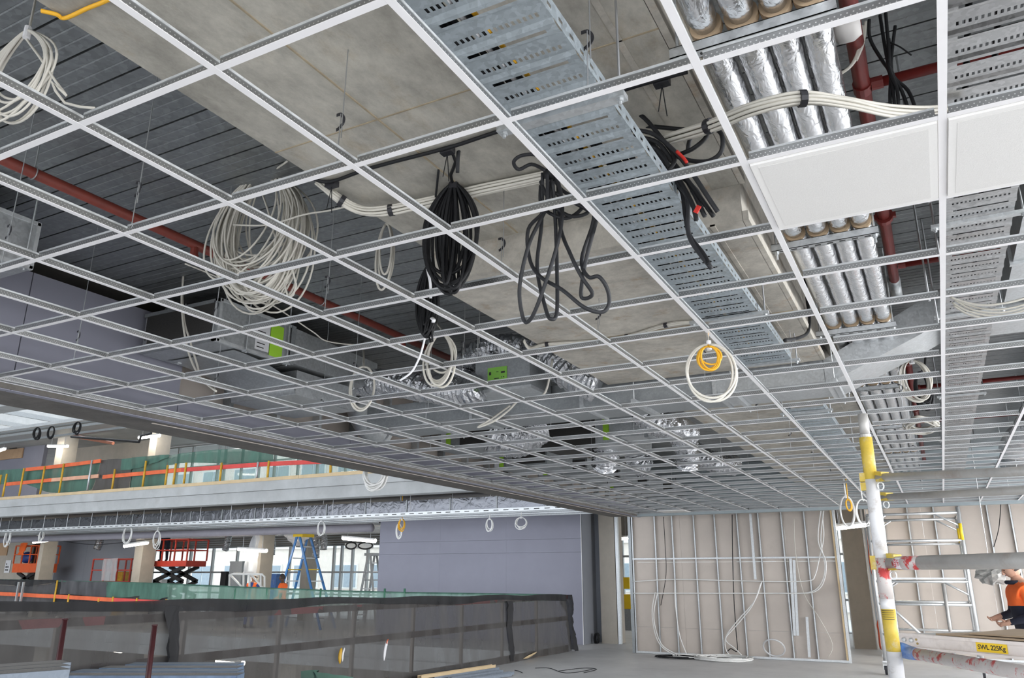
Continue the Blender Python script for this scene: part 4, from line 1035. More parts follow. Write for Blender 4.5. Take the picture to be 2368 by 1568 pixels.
for k, q in enumerate(([(1998, 60), (1990, 110), (1970, 150), (1930, 180)], [(1994, 60), (1985, 115), (1965, 155), (1938, 172)], [(2002, 50), (1996, 100), (1980, 140)])):
    cable(['pale cable looping round the red pipe, left strand', 'pale cable looping round the red pipe, middle strand', 'pale cable looping round the red pipe, right strand'][k], [AY(x, y, 3.05) for x, y in q], 0.006, WCAB)
for k, (x, y) in enumerate(((2060, 50), (2087, 105), (2160, 520), (2132, 590), (2145, 600))):
    p = AY(x, y, 3.6 + 0.5 * k); tag(MB().tube([(p.x, p.y, WZ if k < 2 else 3.3), (p.x, p.y, ZDK)], 0.006, 6).build('threaded_rod', WIRE), ['left threaded rod behind the hanging black cables', 'right threaded rod behind the hanging black cables', 'threaded rod beside the main tee below the white tile', 'left rod of the pair below the white tile', 'right rod of the pair below the white tile'][k], 'rod', 'bare drop rods at the right')
# ================================================================== FAR STUD PARTITIONS ON THE RIGHT
def stud_wall(name, x0, x1, y, z1, xs, loose, seam_z, noggin_z, right_edge=None):
    t = struct(name, ((x0 + x1) / 2, y, 0))
    x = x0
    while x < x1 - 0.05:
        xe = min(x + 1.2, x1)
        for (za, zb) in ((0.01, seam_z[0]), (seam_z[0], seam_z[1]), (seam_z[1], z1)):
            m = MB(); m.box(x + 0.002, xe - 0.002, y + 0.066, y + 0.079, za + 0.002, zb - 0.002); m.build('lining_board', BEIGE, t)
        x = xe
    for k, sx in enumerate(xs):
        m = MB(); m.box(sx - 0.018, sx + 0.018, y, y + 0.004, 0.005, z1); m.box(sx - 0.018, sx - 0.014, y, y + 0.064, 0.005, z1); m.box(sx - 0.018, sx - 0.004, y + 0.060, y + 0.064, 0.005, z1); m.box(sx + 0.014, sx + 0.018, y, y + 0.012, 0.005, z1)
        m.build('stud', STUDM, t)
    m = MB(); m.box(x0, x1, y - 0.004, y + 0.066, 0.0, 0.004); m.box(x0, x1, y - 0.004, y - 0.001, 0, 0.05); m.build('floor_track', STUDM, t)
    m = MB(); m.box(x0, x1, y - 0.006, y - 0.003, noggin_z - 0.018, noggin_z + 0.018); m.box(x0, x1, y - 0.004, y + 0.03, noggin_z + 0.014, noggin_z + 0.018); m.build('noggin_rail', STUDM, t)
    return t
S1Y = 18.75
sx = [AY(x, 1290, S1Y).x for x in (1464, 1517, 1558, 1609, 1658, 1711, 1761, 1815, 1869)]
xr1 = AY(1938, 1290, S1Y).x
w1 = stud_wall('wall_partition', sx[0] - 0.02, xr1, S1Y, 3.35, sx, None, (0.58, 2.05), 2.13)
m = MB(); m.box(xr1 - 0.02, xr1 + 0.03, S1Y - 0.01, S1Y + 0.08, 0, 3.3); m.build('end_stud', STUDM, w1)
m = MB(); m.box(xr1 - 0.06, xr1 - 0.025, S1Y - 0.012, S1Y + 0.03, 0.05, 3.3); m.build('timber_packer', TIMB, w1)
m = MB(); m.box(sx[0] - 0.10, sx[0] - 0.03, S1Y - 0.02, S1Y + 0.12, 0, 3.3); m.build('jamb_studs', GALVD, w1)
def loose_stud(label, xa, ya, xb, yb):
    p, q = AY(xa, ya, S1Y - 0.04), AY(xb, yb, S1Y - 0.04)
    m = MB(); m.bar(p, q, 0.055, 0.02, (0, 1, 0)); tag(m.build('loose_stud', STUDM), label, 'stud')
loose_stud('loose bent steel stud leaning high against the partition', 1735, 1188, 1747, 1340)
loose_stud('short steel stud standing at the foot of the partition', 1866, 1427, 1872, 1520)
loose_stud('thin steel stud leaning on the right half of the partition', 1828, 1292, 1838, 1470)
loose_stud('narrow steel angle leaning beside the thin stud', 1836, 1295, 1845, 1470)
# cables in the partition
for k, (q, lb) in enumerate((([(1464, 1345), (1560, 1340), (1700, 1343), (1800, 1345), (1870, 1343), (1885, 1330), (1895, 1290), (1905, 1240), (1900, 1180)], 'white cable threaded through the studs, upper run'), ([(1464, 1372), (1600, 1372), (1800, 1372), (1870, 1370), (1898, 1350), (1908, 1310), (1898, 1250), (1905, 1180)], 'white cable threaded through the studs, lower run'), ([(1800, 1372), (1850, 1372), (1885, 1368), (1905, 1345), (1910, 1300), (1892, 1250), (1898, 1180)], 'white cable curving up at the right end of the partition'), ([(1762, 1345), (1745, 1390), (1710, 1430), (1680, 1470), (1678, 1500), (1690, 1518)], 'white cable falling diagonally from the fourth stud to the floor'), ([(1760, 1348), (1740, 1400), (1700, 1450), (1678, 1478), (1700, 1500), (1715, 1515)], 'second white cable falling diagonally to the floor'), ([(1515, 1370), (1508, 1420), (1520, 1480), (1550, 1510), (1600, 1525)], 'white cable drooping from the left studs to the floor coil'), ([(1520, 1372), (1512, 1430), (1530, 1490), (1570, 1515)], 'second white cable drooping from the left studs'), ([(1560, 1340), (1562, 1400), (1572, 1470), (1590, 1518)], 'white cable dropping beside the third stud'))):
    cable(lb, [AY(x, y, S1Y - 0.06 - 0.01 * k) for x, y in q], 0.011, WHITEP, 'white_cable')
cable('black cable hanging inside the partition down to a floor loop', [AY(x, y, S1Y - 0.05) for x, y in ((1693, 1190), (1694, 1280), (1697, 1380), (1702, 1460), (1705, 1505), (1690, 1500), (1680, 1510))], 0.010, BCAB, 'black_cable')
cable('thin black cable in the left bays of the partition', [AY(x, y, S1Y - 0.05) for x, y in ((1534, 1195), (1538, 1260), (1540, 1330), (1528, 1400))], 0.008, BCAB, 'black_cable')
cable('thin grey cable hanging low in the right bays', [AY(x, y, S1Y - 0.05) for x, y in ((1836, 1200), (1840, 1280), (1858, 1370), (1895, 1430), (1925, 1490), (1915, 1520))], 0.008, WCAB, 'grey_cable')
def floor_coil(label, x, y, rx, ry, turns, m_, r=0.011, seed=0):
    rnd = random.Random(seed); c = AZ(x, y, 0); c.y = min(c.y, S1Y - ry - 0.12); pts = []
    for u in range(turns):
        for q in range(14):
            a = 2 * math.pi * q / 14
            pts.append(c + Vector((math.cos(a) * rx * (1 + rnd.uniform(-.04, .04)) + 0.06 * math.sin(u * 2.1), math.sin(a) * ry * (1 + rnd.uniform(-.04, .04)) + 0.05 * math.cos(u * 1.7), r + 0.006 * u + 0.01 * rnd.random())))
    tag(MB().tube(spline(pts, 2), r, 5).build('cable_coil', m_, smooth=True), label, 'cable coil')
floor_coil('white cable coil lying on the floor at the foot of the partition, larger one', 1690, 1520, 0.55, 0.5, 9, WHITEP, seed=4)
floor_coil('white cable coil on the floor left of the larger one', 1625, 1516, 0.42, 0.35, 6, WHITEP, seed=5)
floor_coil('black cable coil on the floor at the left foot of the partition', 1565, 1522, 0.42, 0.25, 4, BCAB, seed=6)
t = thing('clear_plastic_roll', 'clear plastic offcut standing at the foot of the partition', 'plastic', AY(1795, 1520, S1Y - 0.1))
p = WL[t.name]; m = MB(); m.tube([p + Vector((0.22 * math.cos(a), -0.15 - 0.15 * math.sin(a), 0.20 + 0.18 * math.sin(a))) for a in [2 * math.pi * q / 20 for q in range(20)]], 0.018, 8, closed=True); m.build('roll_ring', PLASTIC, t, smooth=True)

S2Y = 20.6
sx2 = [AY(x, 1270, S2Y).x for x in (2052, 2110, 2172, 2233, 2298, 2352, 2410, 2470)]
w2 = stud_wall('wall_rear', sx2[0] - 0.4, 4.0, S2Y, 3.7, sx2, None, (0.58, 2.05), 2.13)
cable('black cable hanging in the rear stud wall above the right edge', [AY(x, y, S2Y - 0.05) for x, y in ((2315, 1155), (2310, 1220), (2298, 1265))], 0.009, BCAB, 'black_cable')

# columns
cp = AZ(1968, 1494, 0); 
t = thing('concrete_column', 'beige concrete column behind the lit tube lamp, right of the partition', 'column', AY(1997, 1494, 22.6))
xa, xb = AY(1962, 1380, 22.6).x, AY(2014, 1380, 22.6).x
m = MB(); m.box(xa, xb, 22.6, 23.2, 0, 4.0); m.build('column_shaft', CONCB, t)
m = MB()
for x in (xa, xb): m.box(x - 0.012, x + 0.012, 22.59, 22.61, 0, 4.0)
m.build('corner_bead', STUDM, t)
t = thing('concrete_column', 'beige concrete column right of the lilac wall', 'column', AY(1405, 1490, 21.0))
xa, xb = AY(1388, 1350, 21.0).x, AY(1424, 1350, 21.0).x
m = MB(); m.box(xa, xb, 21.0, 21.6, 0, 4.0); m.build('column_shaft', CONCB, t)
m = MB(); m.box(xb + 0.02, xb + 0.10, 21.0, 21.1, 0, 3.6); m.build('door_jamb', STUDM, t)

def tube_lamp(label, a, b_, w_=0.09, wire=None):
    zm_ = (a[2] + b_[2]) / 2; top_ = -0.35 if zm_ < 0 else 8.3 if zm_ > 5 else 4.11 if a[0] > -8.2 else 3.95
    t = thing('tube_lamp', label, 'lamp', (Vector(a) + Vector(b_)) / 2, 'lit fluorescent battens')
    m = MB(); m.bar(Vector(a) + Vector((0, 0, 0.05)), Vector(b_) + Vector((0, 0, 0.05)), w_, 0.05); m.build('batten_body', WHITEP, t)
    m = MB(); m.tube([a, b_], w_ * 0.42, 10); m.build('lit_tube', LAMP, t, smooth=True)
    m = MB()
    for f in (0.15, 0.85):
        p = Vector(a).lerp(Vector(b_), f); m.tube([p + Vector((0, 0, 0.07)), Vector((p.x, p.y, top_))], 0.006, 5)
    m.build('hanging_wire', WIRE, t)
    return t
tube_lamp('lit tube lamp hanging in front of the right-hand column', AY(1926, 1222, 19.2), AY(2020, 1211, 19.2), 0.12)
cable('orange red hose draped down beside the right-hand column', [Vector((AY(2001, 1185, 21.5).x, 21.5, 4.11))] + [AY(x, y, 21.5) for x, y in ((2002, 1185), (2008, 1250), (2012, 1300), (2022, 1340), (2040, 1370), (2044, 1400), (2030, 1440), (2032, 1460), (2036, 1497), (2044, 1501))], 0.022, ORC, 'hose')
cable('small orange red hose lying at the partition end', [AY(x, y, 19.3) for x, y in ((1925, 1300), (1935, 1380), (1945, 1410), (1948, 1430), (1938, 1420), (1940, 1450), (1955, 1522), (1960, 1531))], 0.010, ORC, 'hose')

# ================================================================== FOREGROUND SCAFFOLD (right)
PX, PY = -0.213, 3.612
def post_pt(x, y):
    d = ray(x, y); return EYE + d * (PY / d.y)
sf = thing('access_scaffold', 'white and yellow tube scaffold with plank in the right foreground', 'scaffold', (PX, PY, 0))
ztop = AY(1993, 952, PY).z; zj = AY(2000, 1010, PY).z; zr = AY(2012, 1100, PY).z
R0 = 0.0265
Z = lambda y: AY(2030, y, PY).z
def seg(z0, z1, r, m_, name): MB().tube([(PX, PY, z0), (PX, PY, z1)], r, 16).build(name, m_, sf, smooth=True)
seg(Z(1008), Z(955), 0.020, SCAFG, 'spigot')
m = MB(); m.tube([(PX, PY, Z(1012)), (PX, PY, Z(1003))], 0.0235, 14); m.build('spigot_collar', SCAFG, sf)
seg(Z(1108), Z(1010), R0 * 0.97, YELS, 'yellow_band')
seg(Z(1290), Z(1108), R0, SCAFW, 'post')
seg(Z(1385), Z(1290), R0 * 1.004, SCAFR, 'red_flecked_post')
seg(Z(1408), Z(1385), R0 * 0.98, SCAFW, 'post')
seg(Z(1505), Z(1408), R0 * 1.0, YELS, 'yellow_band')
seg(0.0, Z(1505), R0 * 1.08, SCAFW, 'lower_post')
# text marks on the lower yellow band
for q in range(5):
    m = MB(); zz = Z(1411 + q * 5)
    m.tube([(PX + (R0 + 0.0005) * math.sin(a), PY - (R0 + 0.0005) * math.cos(a), zz) for a in [-1.0 + 0.1 * k for k in range(19)]], 0.0012, 4); o = m.build('band_print', INK, sf); o['kind'] = 'stuff'
# second post right behind, in the same frame
P2 = AY(2066, 1440, PY + 0.75)
m = MB(); m.tube([(P2.x, P2.y, 0), (P2.x, P2.y, Z(1350))], 0.018, 12); m.build('rear_post', SCAFW, sf, smooth=True)
P3 = AY(2050, 1330, PY + 0.62)
m = MB(); m.tube([(P3.x, P3.y, 0), (P3.x, P3.y, Z(1190))], 0.017, 12); m.build('rear_post', SCAFW, sf, smooth=True)
# ledgers
def ledger(xl, yl, xr, yr, Yl, Yr, r, m_, name='ledger'):
    a = AY(xl, yl, Yl); b_ = AY(xr, yr, Yr); d = (b_ - a).normalized()
    o = MB().tube([a, b_ + d * 0.5], r, 16).build(name, m_, sf, smooth=True)
    return a, b_, d
def clamp(xl, yl, Yl, d, r, s):
    a = AY(xl, yl, Yl)
    m = MB(); up = Vector((0, 0, 1))
    side = d.cross(up).normalized()
    m.hexa([a - d * 0.012 - up * s - side * 0.014, a + d * 0.06 - up * (r * 1.15) - side * 0.018, a + d * 0.06 - up * (r * 1.15) + side * 0.018, a - d * 0.012 - up * s + side * 0.014,
            a - d * 0.012 + up * s * 1.25 - side * 0.014, a + d * 0.06 + up * (r * 1.15) - side * 0.018, a + d * 0.06 + up * (r * 1.15) + side * 0.018, a - d * 0.012 + up * s * 1.25 + side * 0.014])
    m.build('wedge_clamp', YELS, sf)
    c = Vector((PX, PY, a.z)); m = MB(); m.box(c.x - R0 - 0.016, c.x - R0 + 0.006, c.y - 0.014, c.y + 0.014, a.z - s * 0.9, a.z + s * 0.9); m.build('clamp_back', YELS, sf)
    m = MB(); m.tube([a + Vector((0.01 + 0.012 * math.cos(q), -0.02, -s - 0.02 + 0.016 * math.sin(q))) for q in [2 * math.pi * k / 10 for k in range(10)]], 0.003, 5, closed=True); m.build('pin_ring', STUDM, sf)
a, b_, d = ledger(2026, 1104, 2368, 1090, PY, 2.95, 0.0155, SCAFG); clamp(2028, 1103, PY, d, 0.0155, 0.020)
a, b_, d = ledger(2040, 1150, 2368, 1134, PY + 0.5, 3.3, 0.0150, SCAFG); clamp(2042, 1149, PY + 0.5, d, 0.015, 0.018)
a, b_, d = ledger(2056, 1303, 2368, 1296, PY, 3.05, 0.0262, SCAFR if False else SCAFG); clamp(2056, 1301, PY, d, 0.0262, 0.030)
m = MB(); L1 = a.lerp(b_, 0.06); L2 = a.lerp(b_, 0.45)
m.tube([a + d * 0.055, a + d * 0.20], 0.0266, 16); m.build('red_scuffs', SCAFR, sf, smooth=True)
# sticker on the ledger with red figures
p = AY(2105, 1300, 3.565); nrm = (EYE - p).normalized()
m = MB()
for k in range(7):
    pass
rows = []
for k in range(7):
    an = -0.95 + 1.9 * k / 6
    base = a + d * ((p - a).dot(d))
    vdir = Vector((0, 0, 1)); out = d.cross(vdir).normalized()
    if out.dot(EYE - base) < 0: out = -out
    rr = 0.0267
    rows.append([base + d * s + out * rr * math.cos(an) + vdir * rr * math.sin(an) for s in (-0.017, 0.017)])
stk_ = MB().grid(rows).build('number_sticker', PAPER, sf)
text_obj('sticker_figures', '9359', 0.017, base - d * 0.008 + out * 0.0275, Vector((0, 0, -1)), d, REDINK, stk_, 0.0003)
text_obj('sticker_letters', 'LEC', 0.015, base + d * 0.009 + out * 0.0275, Vector((0, 0, -1)), d, REDINK, stk_, 0.0003)
# plank
pl = thing('scaffold_plank', 'white aluminium scaffold plank marked SWL 225Kg behind the yellow banded post', 'plank', AY(2230, 1490, 3.75))
Yp = 3.9
a0 = AY(2078, 1472, Yp); b0 = AY(2368, 1480, 3.55); a1 = AY(2088, 1503, Yp); b1 = AY(2368, 1511, 3.55)
dx = (b0 - a0); dx.z = 0; L = dx.length; dx.normalize(); e1 = a0 + dx * (L + 0.5)
back = Vector((-dx.y, dx.x, 0)) 
zt = (a0.z + b0.z) / 2; zb = (a1.z + b1.z) / 2
def pq(s, off, z): p = a0 + dx * s + back * off; return Vector((p.x, p.y, z))
def beam(mb, s0, s1, o0, o1, z0, z1): mb.hexa([pq(s0, o0, z0), pq(s1, o0, z0), pq(s1, o1, z0), pq(s0, o1, z0), pq(s0, o0, z1), pq(s1, o0, z1), pq(s1, o1, z1), pq(s0, o1, z1)])
m = MB(); beam(m, 0, L + .5, 0, 0.006, zb, zt); beam(m, 0, L + .5, -0.012, 0.02, zt - 0.008, zt + 0.004); beam(m, 0, L + .5, -0.012, 0.02, zb - 0.006, zb + 0.003); m.build('side_rail', SPLANK, pl)
m = MB(); beam(m, 0, L + .5, 0.44, 0.446, zb, zt); m.build('side_rail', SPLANK, pl)
m = MB(); beam(m, 0.03, L + .5, 0.006, 0.44, zt - 0.004, zt + 0.002); m.build('deck_board', mat('worn plank deck', (0.55, 0.55, 0.54), 0.7, var=0.1), pl)
m = MB()
for (s, z) in ((0.03, zt - 0.022), (0.065, zt - 0.022)):
    p = pq(s, 0, z); m.tube([p, p - back * 0.008, p - back * 0.012], [0.009, 0.009, 0.004], 10)
m.build('bolt_heads', STUDM, pl)
m = MB()
for (s, z) in ((0.088, zt - 0.018), (0.092, zb + 0.016)):
    p = pq(s, 0, z); m.tube([p, p - back * 0.003], 0.0045, 10)
m.build('rivets', mat('brass', (0.45, 0.32, 0.12), 0.4, 0.8), pl)
s0 = (AY(2262, 1490, 3.68) - a0).dot(dx); s1 = (AY(2332, 1490, 3.6) - a0).dot(dx); hz = zt - zb
m = MB(); beam(m, s0, s1, -0.003, -0.001, zb + hz * 0.14, zb + hz * 0.84); ll_ = m.build('load_label', YELP, pl)
text_obj('label_lettering', 'SWL 225Kg', 0.027 * (s1 - s0) / 0.14, pq((s0 + s1) / 2, -0.0035, zb + hz * 0.48), dx, Vector((0, 0, 1)), INK, ll_, 0.0003)
# cardboard on the plank
cb = thing('cardboard_sheet', 'brown corrugated cardboard sheet lying folded on the scaffold plank', 'cardboard', pq(0.5, 0.2, zt))
m = MB(); m.hexa([pq(0.16, 0.03, zt + 0.004), pq(L + .5, -0.02, zt + 0.010), pq(L + .5, 0.55, zt + 0.012), pq(0.22, 0.44, zt + 0.006), pq(0.16, 0.03, zt + 0.010), pq(L + .5, -0.02, zt + 0.016), pq(L + .5, 0.55, zt + 0.018), pq(0.22, 0.44, zt + 0.012)]); m.build('lower_flap', CARD, cb)
m = MB(); m.hexa([pq(0.30, 0.05, zt + 0.014), pq(L + .5, 0.0, zt + 0.018), pq(L + .5, 0.5, zt + 0.03), pq(0.24, 0.4, zt + 0.018), pq(0.30, 0.05, zt + 0.020), pq(L + .5, 0.0, zt + 0.024), pq(L + .5, 0.5, zt + 0.036), pq(0.24, 0.4, zt + 0.024)]); m.build('upper_flap', CARD, cb)
# diagonal brace with flattened blue end
a = AY(2074, 1500, PY + 0.03); c1 = AY(2106, 1510, PY + 0.03); c2 = AY(2368, 1556, 2.85)
d = (c2 - c1).normalized()
MB().tube([c1 + d * 0.06, c2 + d * 0.4], 0.0225, 14).build('diagonal_brace', SCAFR, sf, smooth=True)
rows = MB(); rows.tube([a, a + (c1 - a) * 0.35, c1, c1 + d * 0.06, c1 + d * 0.075], [0.026, 0.030, 0.026, 0.0232, 0.0228], 14); rows.build('blue_brace_end', BLUEP, sf, smooth=True)

# ================================================================== ALUMINIUM TOWER
TWY0, TWY1 = 16.9, 18.65
tw = thing('aluminium_tower', 'aluminium mobile scaffold tower standing before the rear stud wall', 'scaffold tower', (AY(2170, 1500, 17).x, 17.5, 0))
xl, xr = -1.16, AY(2250, 1400, TWY0).x
zz = lambda y: AY(2160, y, TWY0).z
def tub(p, q, r, name, m_=ALU): MB().tube([p, q], r, 10).build(name, m_, tw, smooth=True)
for x, yy, top in ((xl, TWY0, 1190), (xl, TWY1, 1205), (xr, TWY0, 1174), (xr, TWY1, 1180)):
    tub((x, yy, 0.22), (x, yy, zz(top)), 0.03, 'upright', ALU)
for x, yy in ((xr, TWY0), (xr, TWY1)):
    MB().tube([(x, yy, zz(1250)), (x, yy, zz(1212))], 0.0315, 10).build('yellow_sleeve', YELP, tw, smooth=True)
for yy in (TWY0, TWY1):
    for h in (1187, 1250, 1345, 1398, 1470):
        tub((xl, yy, zz(h)), (xr, yy, zz(h)), 0.026, 'rail', ALU)
    tub((xl, yy, zz(1215)), (xl + 0.35, yy, zz(1187)), 0.018, 'corner_brace'); tub((xr, yy, zz(1218)), (xr - 0.42, yy, zz(1187)), 0.018, 'corner_brace')
    tub((xl, yy, zz(1375)), (xl + 0.35, yy, zz(1345)), 0.018, 'corner_brace'); tub((xr, yy, zz(1378)), (xr - 0.42, yy, zz(1345)), 0.018, 'corner_brace')
for x in (xl, xr):
    for h in (1187, 1250, 1345, 1398, 1470): tub((x, TWY0, zz(h)), (x, TWY1, zz(h)), 0.022, 'end_rung')
m = MB(); m.box(xl, xr, TWY0 + 0.05, TWY1 - 0.05, zz(1340), zz(1336)); m.build('platform', ALU, tw)
tub((xl + 0.05, TWY0 - 0.05, zz(1380)), (xl + 0.7, TWY0 - 0.05, zz(1475)), 0.024, 'diagonal')
tub((xr - 0.42, TWY0 - 0.06, zz(1350)), (xr - 0.42, TWY0 - 0.06, 0.3), 0.03, 'diagonal', SCAFG)
def castor(x, y, m0=tw):
    m = MB(); m.box(x - 0.045, x - 0.03, y - 0.04, y + 0.05, 0.08, 0.22); m.box(x + 0.03, x + 0.045, y - 0.04, y + 0.05, 0.08, 0.22); m.box(x - 0.045, x + 0.045, y - 0.04, y + 0.06, 0.21, 0.24); m.hexa([(x - 0.03, y - 0.15, 0.17), (x + 0.03, y - 0.15, 0.17), (x + 0.03, y - 0.02, 0.20), (x - 0.03, y - 0.02, 0.20), (x - 0.03, y - 0.15, 0.185), (x + 0.03, y - 0.15, 0.185), (x + 0.03, y - 0.02, 0.22), (x - 0.03, y - 0.02, 0.22)]); fk = m.build('castor_fork', ALU, m0)
    m = MB(); m.tube([(x - 0.02, y, 0.1), (x + 0.02, y, 0.1)], 0.1, 16); m.build('wheel', RUBB, fk)
for x in (xl, xr):
    for yy in (TWY0, TWY1): castor(x, yy)
# ================================================================== NEAR VOID BARRIER
def cloth(rows_top, rows_bot, nv, name, m_, parent=None, amp=0.02, freq=2.2, fold=0.0, origin=None):
    """hanging cloth between two polylines, with wrinkles"""
    T = spline(rows_top, 8); B = spline(rows_bot, 8); n = len(T); rows = []
    nb = len(B)
    for v in range(nv + 1):
        f = v / nv; row = []
        for i in range(n):
            p = T[i].lerp(B[min(nb - 1, i)], f)
            q = p * freq
            nx = mnoise.noise(Vector((q.x * 2.6, q.y * 2.6, q.z * 0.7))) + 0.5 * mnoise.noise(q * 3.1 + Vector((5, 2, 8)))
            p = p + Vector((nx * amp, nx * amp * 0.8, 0.25 * amp * mnoise.noise(q + Vector((3, 3, 3))) * (1 if 0 < v < nv else 0.4)))
            row.append(p)
        rows.append(row)
    return MB().grid(rows).build(name, m_, parent, smooth=True, origin=origin)
BXX = -8.2
nb_ = thing('edge_barrier', 'black shade cloth edge barrier along the near side of the void', 'barrier', (BXX, 11, 0))
ys = [1.5 + 0.8 * k for k in range(22)]; ys[-1] = 18.3
top = [Vector((BXX + 0.03 * math.sin(k * 1.1), y, 1.45 - 0.011 * (y - 4) + (0.012 * math.sin(k * 2.0)))) for k, y in enumerate(ys)]
botl = [Vector((BXX + 0.10 + 0.05 * math.sin(k * 1.9), y, 0.02)) for k, y in enumerate(ys)]
cloth(top, botl, 22, 'shade_cloth', BLACKN, nb_, 0.035, 1.6)
hem = [p + Vector((0.035, 0, 0.012)) for p in top]; hemb = [p + Vector((0.04, 0, -0.11 - 0.03 * math.sin(k))) for k, p in enumerate(top)]
cloth(hem, hemb, 4, 'doubled_hem', BLACKH, nb_, 0.012, 3)
# overlapping folds
for (xa, xb, yy0, yy1) in ((388, 424, 1402, 1545), (1172, 1184, 1390, 1535)):
    a, b_ = AX(xa, yy0, BXX + 0.07), AX(xb, yy0, BXX + 0.07)
    cloth([Vector((BXX + 0.08, a.y + (b_.y - a.y) * f, a.z)) for f in (0, .33, .66, 1)], [Vector((BXX + 0.15, a.y + (b_.y - a.y) * (0.15 + 0.6 * f), 0.05)) for f in (0, .33, .66, 1)], 14, 'overlap_fold', BLACKH, nb_, 0.05, 4)
# rounded end at the corner
tp = []; bt = []
for q in range(7):
    an = math.pi / 2 * q / 6
    tp.append(Vector((BXX - 0.3 * (1 - math.cos(an)) + 0.06, 18.3 + 0.28 * math.sin(an), 1.29))); bt.append(Vector((BXX - 0.3 * (1 - math.cos(an)) + 0.24, 18.25 + 0.35 * math.sin(an), 0.02)))
cloth(tp, bt, 18, 'corner_drape', BLACKH, nb_, 0.09, 2.4)
y = 2.2
while y < 18.4:
    m = MB(); m.box(BXX - 0.09, BXX - 0.04, y - 0.025, y + 0.025, 0, 1.3); m.build('post', mat('barrier post', (0.30, 0.25, 0.21), 0.6, var=0.15), nb_); y += 1.62
m = MB(); m.box(BXX - 0.035, BXX - 0.005, 1.5, 18.4, 0.70, 0.80); m.build('mid_rail', BROWNR, nb_)
m = MB(); m.box(BXX - 0.04, BXX - 0.005, 1.5, 18.4, 1.19, 1.28); m.build('top_rail', BROWNR, nb_)
m = MB(); m.box(BXX - 0.04, BXX - 0.005, 1.5, 18.4, 0.0, 0.14); m.build('toe_board', mat('toe board', (0.16, 0.12, 0.10), 0.7), nb_)
# rips in the cloth showing bright stuff behind: pole ends poking through
for k, (x0, y0, x1, y1, w_, mm, lb) in enumerate(((790, 1498, 786, 1535, 0.05, YEL, 'yellow pole end showing through the left tear in the shade cloth'), (797, 1498, 792, 1530, 0.03, PAPER, 'white strip beside the yellow pole end in the shade cloth tear'), (896, 1480, 888, 1528, 0.045, PAPER, 'white strip showing through the right tear in the shade cloth'), (898, 1478, 895, 1490, 0.05, ORANGE, 'orange tip above the white strip in the right tear'))):
    a, b_ = AX(x0, y0, BXX + 0.16 + 0.002 * k), AX(x1, y1, BXX + 0.17)
    m = MB(); P = [a, a.lerp(b_, 0.5) + Vector((0.0, -0.02, 0)), b_]
    m.tube(spline(P, 4), [w_ * s * 0.5 for s in (0.3, 0.7, 0.95, 1, 1, 1, 0.9, 0.6, 0.25)][:len(spline(P, 4))], 6, flat=0.4); tag(m.build('strip', mm, smooth=True), lb, 'strip')
m = MB(); p = AX(1225, 1517, BXX + 0.14); m.tube(spline([p + Vector((0, -0.3, -0.03)), p, p + Vector((0, 0.34, 0.05))], 4), [0.01, 0.02, 0.04, 0.05, 0.05, 0.05, 0.04, 0.03, 0.01], 6, flat=0.4); tag(m.build('timber_offcut', TIMB), 'tan timber offcut poking out under the shade cloth', 'timber')

# ================================================================== FAR SIDE OF THE VOID, SAME FLOOR
FY = 18.4
fe = struct('trim_1', (-24, FY, 0)); m = MB(); m.box(-40, -8.25, 17.74, 17.8, -0.62, 0.0); m.build('slab_edge', CONCL, fe); m = MB(); m.box(-40, -8.25, 17.7, 17.74, -0.62, -0.35); m.build('edge_beam', CONCL, fe)
m = MB(); m.box(-8.28, -8.22, -8, 17.8, -0.62, 0.0); m.build('slab_edge', CONCL, fe)
# lower level: slab band, back wall and lamps seen through the cloth
lw = struct('wall_lower', (-24, 24, -4.4)); m = MB(); m.box(-45, -8, 24, 24.2, -4.4, -0.6); m.build('back_wall', CONCG, lw)
for x in (-36, -30, -24, -18, -12):
    m = MB(); m.box(x, x + 0.7, 19, 19.7, -4.4, -0.6); m.build('column_shaft', CONCB, lw)
for k, (xa, ya, xb, yb) in enumerate(((228, 1495, 281, 1504), (503, 1528, 562, 1534))):
    tube_lamp(['lit tube lamp on the lower floor, left one seen through the shade cloth', 'lit tube lamp on the lower floor, right one seen through the shade cloth'][k], AY(xa, ya, 19.0), AY(xb, yb, 19.0), 0.22)

gb = thing('edge_barrier', 'orange railed barrier with green and grey cloth across the void, same floor', 'barrier', (-20, FY, 0))
def hpts(pxs, Y=FY): return [AY(x, y, Y) for x, y in pxs]
def piece(tops, bots, m_, name='shade_cloth', amp=0.06, par=gb, Y=FY, nv=10, freq=1.6): cloth(hpts(tops, Y), hpts(bots, Y), nv, name, m_, par, amp, freq)
piece([(-60, 1340), (0, 1340), (60, 1341), (130, 1341)], [(-60, 1352), (0, 1352), (60, 1355), (130, 1347)], BLACKH)
piece([(-60, 1353), (0, 1353), (60, 1355), (130, 1348)], [(-60, 1400), (0, 1400), (60, 1400), (130, 1400)], GREYN, Y=FY + 0.12)
piece([(140, 1341), (180, 1344), (220, 1346), (252, 1346)], [(138, 1374), (180, 1376), (215, 1380), (245, 1384)], GREYN)
piece([(128, 1345), (180, 1346), (220, 1348), (252, 1348)], [(128, 1402), (180, 1402), (220, 1402), (250, 1402)], BLACKH, Y=FY + 0.15)
piece([(250, 1346), (285, 1347), (320, 1348)], [(246, 1382), (285, 1382), (322, 1378)], GREEN)
piece([(320, 1348), (352, 1350), (388, 1351)], [(322, 1386), (352, 1390), (388, 1380)], GREEN)
piece([(250, 1348), (300, 1349), (388, 1352)], [(250, 1404), (300, 1404), (388, 1404)], GREYN, Y=FY + 0.15)
piece([(386, 1351), (430, 1354), (545, 1359), (620, 1361)], [(386, 1386), (430, 1392), (545, 1398), (620, 1398)], GREENT, amp=0.03)
